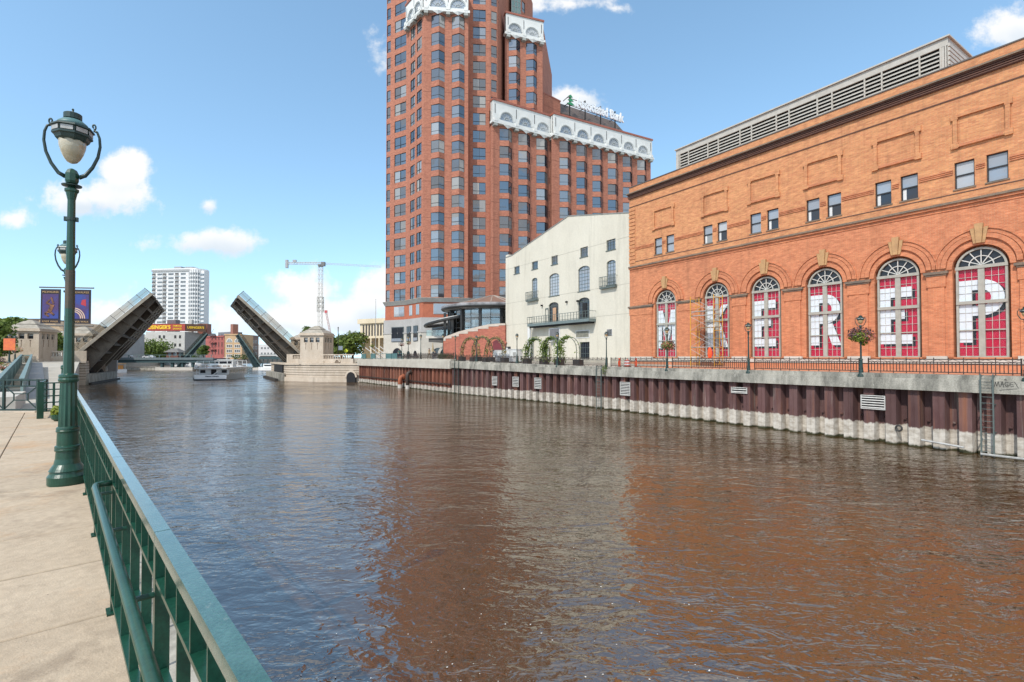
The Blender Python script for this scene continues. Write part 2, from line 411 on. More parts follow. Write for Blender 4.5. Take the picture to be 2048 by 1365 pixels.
steelgreen = M('grey_green_steel', (.10, .125, .115), (.075, .095, .09), rough=.5, scale=3)
keystone_m = M('tan_terracotta', (.46, .275, .125), (.36, .21, .10), rough=.8, scale=2.5, fine=.12)
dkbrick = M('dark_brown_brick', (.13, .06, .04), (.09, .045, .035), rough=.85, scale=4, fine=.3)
coping = M('weathered_coping', (.22, .15, .10), (.12, .10, .08), rough=.8, scale=1.2, fine=.2)
steel_dk = M('bridge_brown_steel', (.15, .125, .095), (.09, .072, .056), rough=.7, scale=.5, fine=.25, stretch=(1, 1, 1))
steel_lt = M('bridge_pale_steel', (.36, .32, .25), (.27, .23, .18), rough=.6, scale=.8, fine=.15)
red = M('red_film', (.50, .008, .045), (.47, .008, .042), rough=.45)
whitef = M('white_film', (.74, .76, .80), (.70, .72, .76), rough=.45)
blackf = M('black_film', (.014, .014, .02), rough=.5)
red_roof = M('red_brown_metal', (.30, .095, .06), (.24, .075, .05), rough=.5, scale=1)
mansard = M('grey_brown_mansard', (.13, .10, .085), (.10, .08, .07), rough=.5, scale=.6, fine=.15)
yellow = M('yellow_paint', (.65, .34, .02), (.55, .27, .02), rough=.5)
orange = M('orange_plastic', (.78, .09, .02), (.7, .08, .02), rough=.5)
galv = M('galvanised_steel', (.45, .45, .43), (.32, .31, .29), rough=.45, metal=.3, scale=6)
white_met = M('dusty_white_metal', (.48, .475, .45), (.38, .36, .33), rough=.5, scale=3, fine=.1)
teal = M('teal_steel', (.05, .12, .125), (.08, .17, .17), rough=.5, scale=2)
glass_t = glass_mat('tower_glass', (.025, .036, .052), blinds=.36, blind_col=(.24, .235, .22))
glass_d = glass_mat('dark_glass', (.02, .024, .032), spec=.3, blinds=.05)
glass_b = glass_mat('pale_blind_glass', (.22, .25, .29), spec=.6, blinds=.5, blind_col=(.42, .43, .44))
glass_clear = clear_glass('clear_glass')
brick_up = brick_mat('buff_orange_brick', (.60, .275, .12), (.47, .18, .085), (.46, .28, .16), bw=.42, bh=.10, stain=(.44, .18, .09), stain_amt=.4)
brick_lo = brick_mat('red_orange_brick', (.58, .215, .10), (.46, .15, .07), (.48, .26, .16), bw=.32, bh=.09, stain=(.34, .13, .08), stain_amt=.35)
brick_tw = brick_mat('tower_brick', (.41, .168, .108), (.305, .115, .076), (.34, .165, .12), bw=.4, bh=.12, stain=(.32, .115, .075), stain_amt=.3, joints=(3.92, 0.0, .07))
brick_rot = brick_mat('plum_red_brick', (.42, .15, .095), (.31, .10, .075), (.38, .17, .11), bw=.45, bh=.14, stain=(.33, .10, .09), stain_amt=.4)
brick_pave = M('brick_paving', (.55, .22, .11), (.44, .165, .085), rough=.85, scale=3, fine=.2)
leaf = M('leaf_green', (.16, .215, .032), (.10, .16, .024), rough=.6, scale=.8, rand=.1, fine=.45)
leaf_d = M('leaf_dark_green', (.075, .12, .028), (.05, .09, .018), rough=.6, scale=1, fine=.45)
leaf_y = M('leaf_yellow_green', (.26, .30, .03), (.16, .22, .03), rough=.6, scale=2, fine=.3)
leaf_p = M('leaf_purple', (.055, .02, .03), (.11, .05, .05), rough=.6, scale=6, fine=.5)
petal = M('petal_red_orange', (.45, .10, .06), (.35, .16, .12), rough=.6, scale=5, fine=.4)


stains(cream, (.30, .275, .22), .5, .8)
stains(cream, (.36, .34, .30), .2, .35, (1, 1, 1), .5, .75)
stains(slab_m, (.46, .24, .09), .55, .75, (1, 1, 1), .54, .72)
stains(slab_m, (.20, .15, .105), .6, 1.7, (1, 1, 1), .54, .70)
stains(slab_m, (.12, .09, .07), .8, 22, (1, 1, 1), .66, .70)
stains(concrete, (.055, .052, .045), .85, 1.2, (1, 1, .10), .56, .70)
stains(concrete, (.50, .48, .43), .6, 3.0, (1, 1, .6), .60, .68)
stains(stone, (.20, .16, .12), .6, .9, (1, 1, .15), .56, .75)
stains(green, (.10, .045, .02), .8, 9, (1, 1, .5), .68, .74)
stains(green_cap, (.20, .23, .20), .6, 12, (1, 1, 1), .60, .70)


def translucent(m, f):
    nt = m.node_tree; N = nt.nodes.new; L = nt.links.new; b = nt.nodes['Principled BSDF']; t = N('ShaderNodeBsdfTranslucent')
    L(b.inputs['Base Color'].links[0].from_socket, t.inputs[0]); s = N('ShaderNodeMixShader'); s.inputs[0].default_value = f
    L(b.outputs[0], s.inputs[1]); L(t.outputs[0], s.inputs[2]); L(s.outputs[0], nt.nodes['Material Output'].inputs[0])


for m_ in (leaf, leaf_d, leaf_y): translucent(m_, .38)
bark = M('bark', (.11, .08, .055), (.06, .045, .03), rough=.9, scale=4)

# ------------------------------------------------------------------ water and ground
def water_mat():
    m = bpy.data.materials.new('river_water'); m.use_nodes = True; nt = m.node_tree; N = nt.nodes.new; L = nt.links.new
    b = nt.nodes['Principled BSDF']
    b.inputs['Roughness'].default_value = .0; b.inputs['IOR'].default_value = 2.7; b.inputs['Specular IOR Level'].default_value = .5
    g = N('ShaderNodeNewGeometry')

    def nz(scale, rot, st, detail, rough=.55, dist=0.):
        mp = N('ShaderNodeMapping'); L(g.outputs['Position'], mp.inputs[0]); mp.inputs['Rotation'].default_value = (0, 0, rot); mp.inputs['Scale'].default_value = st
        n = N('ShaderNodeTexNoise'); L(mp.outputs[0], n.inputs['Vector']); n.inputs['Scale'].default_value = scale; n.inputs['Detail'].default_value = detail
        n.inputs['Roughness'].default_value = rough; n.inputs['Distortion'].default_value = dist; return n.outputs[0]
    c = nz(.25, 0, (1, 1, 1), 4); mr = N('ShaderNodeMapRange'); L(c, mr.inputs[0]); mr.inputs[1].default_value = .3; mr.inputs[2].default_value = .7
    mx = N('ShaderNodeMix'); mx.data_type = 'RGBA'; L(mr.outputs[0], mx.inputs[0]); mx.inputs[6].default_value = (.060, .030, .006, 1); mx.inputs[7].default_value = (.046, .023, .005, 1)
    L(mx.outputs[2], b.inputs['Base Color'])
    big = nz(.45, .35, (1, 1.9, 1), 2, .5, .6); mid = nz(1.35, .25, (1, 1.8, 1), 2, .5, .9); fin = nz(4.2, .2, (1, 1.5, 1), 2, .5, .7)
    # wind patches: ripples come and go
    patch = nz(.09, .3, (1, 1.8, 1), 3); pr = N('ShaderNodeMapRange'); L(patch, pr.inputs[0]); pr.inputs[1].default_value = .35; pr.inputs[2].default_value = .65; pr.inputs[3].default_value = .42; pr.inputs[4].default_value = 1.3

    def ma(op, a, bb):
        n = N('ShaderNodeMath'); n.operation = op
        for i, v in enumerate((a, bb)):
            if isinstance(v, bpy.types.NodeSocket): L(v, n.inputs[i])
            else: n.inputs[i].default_value = v
        return n.outputs[0]
    h = ma('ADD', ma('MULTIPLY', big, .30), ma('MULTIPLY', ma('ADD', ma('MULTIPLY', mid, .20), ma('MULTIPLY', fin, .072)), pr.outputs[0]))
    # the open reach upstream is ruffled by wavelets too small to model: rougher there, calmer in the lee of the near wall
    sp = N('ShaderNodeSeparateXYZ'); L(g.outputs['Position'], sp.inputs[0])
    rg = N('ShaderNodeMapRange'); rg.interpolation_type = 'SMOOTHSTEP'; L(sp.outputs[1], rg.inputs[0]); rg.inputs[1].default_value = 22; rg.inputs[2].default_value = 115; rg.inputs[4].default_value = .21
    L(ma('MULTIPLY', rg.outputs[0], pr.outputs[0]), b.inputs['Roughness'])
    fd = N('ShaderNodeMapRange'); fd.interpolation_type = 'SMOOTHSTEP'; L(sp.outputs[1], fd.inputs[0]); fd.inputs[1].default_value = 40; fd.inputs[2].default_value = 130; fd.inputs[3].default_value = 1; fd.inputs[4].default_value = .3
    h = ma('MULTIPLY', h, fd.outputs[0])
    bp = N('ShaderNodeBump'); bp.inputs['Strength'].default_value = 1.0; bp.inputs['Distance'].default_value = WAVE; L(h, bp.inputs['Height']); L(bp.outputs[0], b.inputs['Normal'])
    return m


WAVE = .29
mb = MB(); mb.add([(-900, -120, 0), (300, -120, 0), (300, 900, 0), (-900, 900, 0)], [(0, 1, 2, 3)])
struct('water', mb, water_mat())
asphalt = M('asphalt', (.09, .088, .085), (.065, .063, .06), rough=.9, scale=1, fine=.2)
# river walls, measured from the waterline: far bank runs away to the left
W0 = (45.0, -5.5); W1 = (5.2, 54.3); W2 = (-8.3, 70.1); W3 = (-30.6, 101.2)
FA = Frame(W1, W0); FB = Frame(W2, W1); FC = Frame(W3, W2)
right_bank = [W0, (300, -60), (900, 100), (900, 1500), (-220, 1500), (-170, 420), (-104, 232), (-44, 112), (-31, 101.7), W2, W1]
right_bank = [(p[0] + (.95 if i > 7 or i == 0 else 0), p[1] + (.63 if i > 7 or i == 0 else 0)) for i, p in enumerate(right_bank)]
mb = MB(); mb.prism(right_bank, -2, [4.0, 4.0, 4.0, 4.0, 4.0, 4.0, 4.0, 4.6, 4.62, 4.45, 4.05]); struct('ground', mb, concrete_pale)
left_bank = [(-16.2, 17.9), (-77.5, 90.5), (-84, 93), (-100, 118), (-190, 226), (-260, 420), (-300, 1500), (-1500, 1500), (-1500, -200), (-60, -30), (-30, 17.9)]
mb = MB(); mb.prism(left_bank, -2, [2.6, 4.2, 4.4, 4.6, 4.2, 4, 4, 4, 4, 3.2, 2.6]); struct('ground', mb, concrete_pale)
mb = MB(); mb.prism([(-420, 440), (1500, 440), (1500, 2600), (-2500, 2600), (-2500, 440)], -2, 3.9); struct('ground', mb, asphalt)
# brick paving in front of the brick theatre
FT = Frame((0, 0), (1, 0))          # replaced below; theatre facade plane 46 m off the camera, parallel to the river
dv = Vector((-.5446, .8387)); nv = Vector((.8387, .5446))


def fac(px, D):
    u = pix(px, 715)[0]; Y = D / (u * nv.x + nv.y); return (u * Y, Y)


TL = fac(1260, 46.0); TR = (TL[0] - dv.x * 62, TL[1] - dv.y * 62)
FT = Frame(TL, TR)                  # local X from the left (far) corner towards the camera side
a = FA.w(2, .62); 
pv = MB(); pv.add([(FT.w(.3, 0).x, FT.w(.3, 0).y, 4.07), tuple(FA.w(11.0, .6).xy) + (4.07,), tuple(FA.w(70, .6).xy) + (4.07,), tuple(FT.w(60, 0).xy) + (4.07,)], [(0, 1, 2, 3)])
struct('pavement', pv, brick_pave)

# ------------------------------------------------------------------ near deck, railing
RO = (-.903 * 16.6 + .388, 16.6); RE = (-.903 * -5 + .388, -5)
FR = Frame(RO, RE, 3.3)             # local X towards the camera, local Y out over the water


def rX(Y): return (16.6 - Y) / .742   # distance along the rail of a given depth


nt_ = slab_m.node_tree
mb = MB(); mb.box(-.2, FR.len, -9, .12, -.4, -.085); struct('deck', mb, M('deck_joint', (.12, .10, .075), rough=.95), FR.M)
mb = MB(); mb.box(-.2, FR.len, .121, .42, -5, .06); qw = struct('quay_wall', mb, concrete, FR.M)
mb = MB(); mb.box(-.2, FR.len, -8.9, .12, -5.2, -.41); struct('quay_base', mb, concrete, FR.M)
deck_root = None
edges = [0.25, -.97, -3.4, -5.9, -8.9]
for j in range(4):
    y1, y0 = (edges[j] - .006 if j else .118), edges[j + 1] + .006
    pitch = 1.17 if j < 1 else 1.17
    n = int(FR.len / pitch)
    me = None
    for i in range(n):
        if me is None:
            s = MB(); w = pitch - .018; ch = .008
            s.add([(0, y0, -.1), (w, y0, -.1), (w, y1, -.1), (0, y1, -.1), (0, y0, -ch), (w, y0, -ch), (w, y1, -ch), (0, y1, -ch),
                   (ch, y0 + ch, 0), (w - ch, y0 + ch, 0), (w - ch, y1 - ch, 0), (ch, y1 - ch, 0)],
                  [(0, 1, 5, 4), (1, 2, 6, 5), (2, 3, 7, 6), (3, 0, 4, 7), (4, 5, 9, 8), (5, 6, 10, 9), (6, 7, 11, 10), (7, 4, 8, 11), (8, 9, 10, 11)])
            me = s.mesh('slab', slab_m)
        o = obj('slab', me, None, None)
        if deck_root is None: deck_root = bpy.data.objects['deck']
        o.parent = deck_root; o.location = (i * pitch + .25, 0, random.uniform(-.002, .002))

rail = thing('railing', 'long green steel railing beside the near walkway above the water', 'railing', M=FR.M)
pxs = [rX(Y) for Y in (15.06, 13.6, 12.15, 10.7, 9.25, 7.75, 6.3, 4.85, 3.4, 1.95, .5, -.95, -2.4)]
m_post = MB().box(-.024, .024, .001, .05, .0, .985); m_post.box(-.06, .06, -.02, .085, .0, .012); m_post = m_post.mesh('post', green)
for x in pxs: obj('post', m_post, rail, T(x))
ends = [0.] + pxs + [FR.len]
for a, b_ in zip(ends[:-1], ends[1:]):
    part('cap_rail', MB().box(a + .003, b_ - .003, .0, .052, .985, 1.03), green_cap, rail)
    for z0, z1, y0, y1 in ((.845, .862, .002, .046), (.50, .515, .004, .044), (.09, .115, .002, .046)):
        part('cross_rail', MB().box(a + .03, b_ - .03, y0, y1, z0, z1), green, rail)
m_b1 = MB().box(-.005, .005, .003, .045, .862, .985).mesh('short_baluster', green)
m_b2 = MB().box(-.006, .006, .005, .043, .115, .845).mesh('baluster', green)
x = .15
k = 0
while x < FR.len - .2:
    if min(abs(x - p) for p in pxs) > .06:
        obj('short_baluster', m_b1, rail, T(x))
        if k % 2 == 0: obj('baluster', m_b2, rail, T(x))
    x += .218; k += 1
hx = rX(3.4)
hb = MB(); hb.tube([(hx, .0, .86), (hx, -.05, .86), (hx + .03, -.083, .86), (hx + .10, -.09, .86), (FR.len - .5, -.09, .86)], 0.020, 12)
part('handrail', hb, green, rail, smooth=True)
for Y in (3.4, 2.7, 1.95, 1.2, .5):
    part('handrail_bracket', MB().tube([(rX(Y) + .02, .0, .80), (rX(Y) + .02, -.06, .80), (rX(Y) + .02, -.09, .838)], .011, 6), green, rail)

# railing across the end of the deck, with crossed braces
e0 = gnd(-60, 824, 3.3); e1 = gnd(75, 824, 3.3); FX = Frame(e0.xy, e1.xy, 3.3)
xr = thing('railing', 'dark green gate railing with crossed braces closing the deck end', 'railing', M=FX.M)
Lx = FX.len
for k in range(3):
    part('post', MB().box(Lx * k / 2 - .03, Lx * k / 2 + .03, -.03, .03, .0, 1.02), dkgreen, xr)
part('post', MB().box(Lx + .22, Lx + .28, -.03, .03, 0, 1.0), dkgreen, xr)
for z, h in ((.99, .05), (.80, .04), (.06, .05)): part('cross_rail', MB().box(-.03, Lx + .28, -.025, .025, z - h / 2, z + h / 2), dkgreen, xr)
for k in range(2):
    a, b_ = Lx * k / 2 + .03, Lx * (k + 1) / 2 - .03; c = (a + b_) / 2; w = (b_ - a)
    fr = MB()
    ix0, ix1, iz0, iz1 = c - w * .22, c + w * .22, .36, .56
    for p, q in (((a, .1), (ix0, iz0)), ((b_, .1), (ix1, iz0)), ((a, .78), (ix0, iz1)), ((b_, .78), (ix1, iz1)), ((ix0, iz0), (ix1, iz0)), ((ix1, iz0), (ix1, iz1)), ((ix1, iz1), (ix0, iz1)), ((ix0, iz1), (ix0, iz0))):
        fr.bar((p[0], 0, p[1]), (q[0], 0, q[1]), .022, .03)
    part('crossed_brace', fr, dkgreen, xr)
    for j in range(1, 4): part('short_baluster', MB().box(a + w * j / 4 - .012, a + w * j / 4 + .012, -.02, .02, .82, .97), dkgreen, xr)
mb = MB(); mb.box(-2, Lx + .1, -.2, .5, -.12, .035); kb = struct('kerb', mb, stone, FX.M)
# short return railing with horizontal bars
r0 = gnd(80, 838, 3.3); r1 = gnd(124, 835, 3.3); FY = Frame(r0.xy, r1.xy, 3.3)
yr = thing('railing', 'short green railing with horizontal bars between the gate railing and the rear lamp post', 'railing', M=FY.M)
back = FX.w(Lx + .25, 0, 0) - Vector((0, 0, 0)); bl = FY.M.inverted() @ Vector((back.x, back.y, 3.3))
part('post', MB().box(-.07, .07, -.03, .03, 0, 1.02), green, yr)
part('post', MB().box(FY.len * .55, FY.len * .55 + .05, -.025, .025, .2, .97), green, yr)
part('post', MB().box(FY.len - .05, FY.len, -.025, .025, 0, .97), green, yr)
for z in (.98, .80, .62, .44, .26, .2):
    part('cross_rail', MB().box(.07, FY.len, -.018, .018, z - .016, z + .016), green, yr)
    part('cross_rail', MB().bar((0, 0, z), (bl.x, bl.y, z), .03), green, yr)
part('foot', MB().box(-.04, .04, -.04, .04, -.05, .01), green, yr)

# ------------------------------------------------------------------ lamps


def swing(cx, s):
    """curved arm in the xz plane on side s, with the scroll on top"""
    pts = []
    for t in range(13):
        a = -pi / 2 + pi * .93 * t / 12
        pts.append((s * (.06 + .335 * max(0, cos(a)) ** .8 if t < 12 else 0), 0, 0))
    P = [(.10, 4.16), (.19, 4.20), (.29, 4.32), (.365, 4.47), (.395, 4.62), (.385, 4.74), (.35, 4.82), (.30, 4.835)]
    return [(s * x, 0, z) for x, z in P]


def make_lamp(label, group, glow, green=green, teal=teal):
    r = thing('street_lamp', label, 'street lamp', group=group)
    b = MB(); b.lathe([(.265, 0), (.27, .02), (.27, .11), (.24, .15), (.235, .175), (.25, .185), (.225, .22), (.185, .27), (.165, .34), (.158, .44), (.175, .445), (.178, .465), (.172, .475),
                       (.176, .49), (.172, .51), (.150, .52), (.146, .69), (.160, .70), (.163, .715), (.156, .725), (.160, .735), (.156, .755), (.136, .77)], 40, a0=.5)
    part('base', b, green, r)
    f = MB(); f.lathe([(.135, .77), (.125, 1.1), (.118, 1.36)], 24, flute=.10); part('fluted_shaft', f, green, r)
    c = MB(); c.lathe([(.12, 1.36), (.14, 1.375), (.145, 1.40), (.135, 1.42), (.14, 1.44), (.135, 1.465), (.085, 1.48)], 20); part('collar', c, green, r, smooth=False)
    p = MB(); p.lathe([(.078, 1.48), (.068, 2.6), (.058, 3.84), (.064, 3.86), (.085, 3.94), (.105, 3.96), (.105, 3.99), (.06, 4.0), (.05, 4.03)], 16, flute=.05); part('shaft', p, green, r)
    part('bracket_collar', MB().lathe([(.075, 3.56), (.075, 3.60)], 12).box(-.10, .10, -.02, .02, 3.55, 3.61), dkgreen, r)
    part('disc', MB().lathe([(.05, 4.02), (.14, 4.03), (.145, 4.045), (.05, 4.06)], 20), dkgreen, r)
    h = MB(); h.lathe([(.05, 4.06), (.085, 4.07), (.10, 4.10), (.10, 4.20), (.07, 4.25), (.03, 4.27)], 8); part('hub', h, green, r)
    for s in (-1, 1):
        a = MB(); a.tube(swing(0, s), [.03, .028, .026, .024, .022, .02, .018, .016], 10)
        a.lathe([(.03, 0), (.05, .01), (.03, .02)], 10, c=(s * .16, 0, 4.17))
        sc = [(s * (.30 - .0 + .035 * sin(t * .62) * (1 - t / 14)), 0, 4.845 + .045 - .045 * cos(t * .62) * (1 - t / 14)) for t in range(11)]
        a.tube(sc, .013, 6); part('arm', a, dkgreen, r, smooth=True)
    hd = MB(); hd.lathe([(.20, 4.63), (.235, 4.66), (.255, 4.70), (.285, 4.71), (.285, 4.735), (.265, 4.74), (.275, 4.80), (.315, 4.81), (.30, 4.835), (.24, 4.85)], 8, a0=.5); part('hood', hd, dkgreen, r)
    part('rusty_band', MB().lathe([(.0745, 2.36), (.0735, 2.38), (.071, 2.86), (.0705, 2.88)], 16, flute=.05), M('brown_worn_paint', (.045, .05, .035), (.085, .055, .035), rough=.5, scale=7), r) if glow is globe_m else None
    for k in range(8):
        t = 2 * pi * k / 8; q = MB().box(.256, .268, -.085, .085, 4.742, 4.798); part('hood_pane', q, galv, r, Matrix.Rotation(t, 4, 'Z'))
    part('dome', MB().lathe([(.245, 4.84), (.21, 4.89), (.15, 4.93), (.10, 4.945)], 20), teal, r, smooth=True)
    part('cap', MB().lathe([(.09, 4.94), (.13, 4.95), (.13, 5.02), (.11, 5.03), (.03, 5.04), (.012, 5.07), (.02, 5.085), (.008, 5.10)], 16), dkgreen, r)
    part('globe', MB().lathe([(.025, 4.345), (.07, 4.36), (.115, 4.405), (.155, 4.475), (.185, 4.555), (.20, 4.655)], 24), glow, r, smooth=True)
    return r


globe_m = M('cream_lamp_glass', (.46, .42, .32), (.34, .29, .19), rough=.15, scale=6, stretch=(1, 1, 2), contrast=(.3, .7), coat=.5)
near_rot = radians(24)
lampA = make_lamp('tall green lamp post with round cream globe in the foreground beside the railing', 'green riverside street lamps', globe_m)
p = gnd(134, 967, 3.3); lampA.location = (p.x, p.y, 3.3); lampA.rotation_euler = (0, 0, near_rot); lampA.scale = (.77, .77, 1)
lampB = copy_tree(lampA); p = Vector((pix(131.5, 715)[0] * 14.4, 14.4, 3.3)); lampB.location = p; lampB.rotation_euler = (0, 0, radians(12))
lampB['label'] = 'green lamp post carrying two banners, half hidden behind the foreground lamp'
# faded mid-section of the near post
# banners on the second lamp
ban = {}


def banner(side, label):
    y = .0; x0, x1 = (.12, .63) if side > 0 else (-.66, -.15)
    r = thing('banner', label, 'banner', loc=tuple(lampB.location), rot=radians(8), group='banners on the second lamp')
    z0, z1 = 2.66, 3.64
    navy = M('banner_navy', (.03, .045, .16), (.06, .05, .2), rough=.7, scale=2); blk = black
    part('cloth', MB().box(x0, x1, -.006, .006, z0, z1), M('banner_border', (.02, .018, .03), rough=.8), r)
    part('picture', MB().box(x0 + .05, x1 - .05, -.012, .012, z0 + .14, z1 - .14), M('banner_blue', (.025, .05, .24), (.055, .03, .12), rough=.7, scale=1.2, contrast=(.45, .55)), r)
    for z in (z0 - .06, z1 + .05):
        part('rod', MB().tube([((-.04 if side > 0 else .04), 0, z), (side * .70, 0, z)], .02, 8), black, r)
    cx = (x0 + x1) / 2
    skin = M('banner_tan', (.26, .11, .05), (.03, .015, .02), rough=.7, scale=9)
    if side < 0:
        g = MB()
        for (a, b_, w) in (((-.03, .20), (.06, .42), .10), ((.05, .40), (-.10, .46), .05), ((-.10, .46), (-.02, .55), .04), ((.08, .44), (.02, .62), .045), ((-.03, .22), (-.14, .16), .06), ((-.14, .16), (-.04, .08), .05), ((.0, .2), (.10, .12), .06)):
            g.bar((cx + a[0], -.016, z0 + .12 + a[1]), (cx + b_[0], -.016, z0 + .12 + b_[1]), .006, w, up=(0, 0, 1))
        part('printed_figure', g, skin, r)
    else:
        g = MB()
        for k, rad in enumerate((.30, .25, .20)):
            g.ring(x0 + .06, z0 + .15, rad - .016, rad + .012, -.017 - .001 * k, -.013, 0, pi / 2, 10)
        part('printed_arcs', g, M('banner_stripe', (.55, .40, .30), rough=.7), r)
        part('printed_patch', MB().slab([(cx + .0, z0 + .55), (cx + .14, z0 + .50), (cx + .13, z0 + .70), (cx + .03, z0 + .68)], -.016, -.012), M('banner_red', (.4, .03, .05), rough=.7), r)
    for txt, z in (('MILWAUKEE', z1 - .085), ('RIVER WALK', z0 + .055)):
        text('lettering', txt, .066, M('banner_gold', (.5, .33, .16), rough=.6), r, Matrix.Translation((cx, -.0135, z)) @ Matrix.Rotation(pi / 2, 4, 'X'), fit=x1 - x0 - .10)
    return r


def text(name, body, size, mat, parent, Mx, extrude=.002, bold=0., fit=None, align='CENTER'):
    cu = bpy.data.curves.new(name, 'FONT'); cu.body = body; cu.size = size; cu.extrude = extrude; cu.offset = bold; cu.align_x = align; cu.align_y = 'CENTER'
    cu.resolution_u = 3
    o = bpy.data.objects.new(name, cu); COL.objects.link(o); bpy.context.view_layer.update()
    if fit and o.dimensions.x > 0: cu.size *= fit / o.dimensions.x; bpy.context.view_layer.update()
    dg = bpy.context.evaluated_depsgraph_get(); me = bpy.data.meshes.new_from_object(o.evaluated_get(dg)); bpy.data.objects.remove(o)
    me.materials.clear(); me.materials.append(mat)
    return obj(name, me, parent, Mx)


banner(-1, 'navy riverwalk banner with a crouching figure, left of the second lamp post')
banner(1, 'blue riverwalk banner with curved stripes, right of the second lamp post')


def leafball(mb, c, rx, ry, rz, n, s, hang=0., shell=.55):
    for _ in range(n):
        while True:
            p = Vector((random.uniform(-1, 1), random.uniform(-1, 1), random.uniform(-1, 1)))
            if shell < p.length < 1 or (p.length < 1 and random.random() < .12): break
        q = Vector((c[0] + p.x * rx, c[1] + p.y * ry, c[2] + p.z * rz))
        leafq(mb, q, p.normalized(), s * random.uniform(.6, 1.3), hang)


def leafq(mb, q, nrm, s, hang=0.):
    d = (nrm + Vector((random.uniform(-1, 1), random.uniform(-1, 1), random.uniform(-.3, 1))) * .9).normalized()
    a = d.cross(Vector((random.uniform(-1, 1), random.uniform(-1, 1), random.uniform(-1, 1)))).normalized() * s; b = d.cross(a).normalized() * s * .55
    mb.add([q - a, q - b + d * s * .15, q + a, q + b - d * s * .15], [(0, 1, 2, 3)])


# planter bowl with a yellow-green plant at the rear lamp's foot
pp = gnd(119, 842, 3.3); pl = thing('planter', 'small green planter with yellow-green leaves at the rear lamp foot', 'planter', (pp.x, pp.y, 3.3))
part('bowl', MB().lathe([(.10, 0), (.17, .06), (.19, .16), (.17, .17)], 14), green, pl)
lb = MB(); leafball(lb, (0, 0, .26), .2, .2, .16, 260, .05); part('foliage', lb, leaf_y, pl)

# flecks of foam drifting on the near water
random.seed(31); fo = MB()
for _ in range(80):
    p = gnd(random.uniform(560, 1500), 1365 - 330 * random.random() ** 1.5, .012); rr_ = random.uniform(.005, .016)
    fo.add([(p.x + rr_ * cos(k * pi / 3) * random.uniform(.7, 1.3), p.y + rr_ * sin(k * pi / 3) * random.uniform(.7, 1.5), .012) for k in range(6)], [(0, 1, 2, 3, 4, 5)])
o = solo('foam_flecks', fo, M('foam_white', (.7, .7, .68), rough=.6), 'scattered white foam flecks on the brown water', 'foam'); o['kind'] = 'stuff'

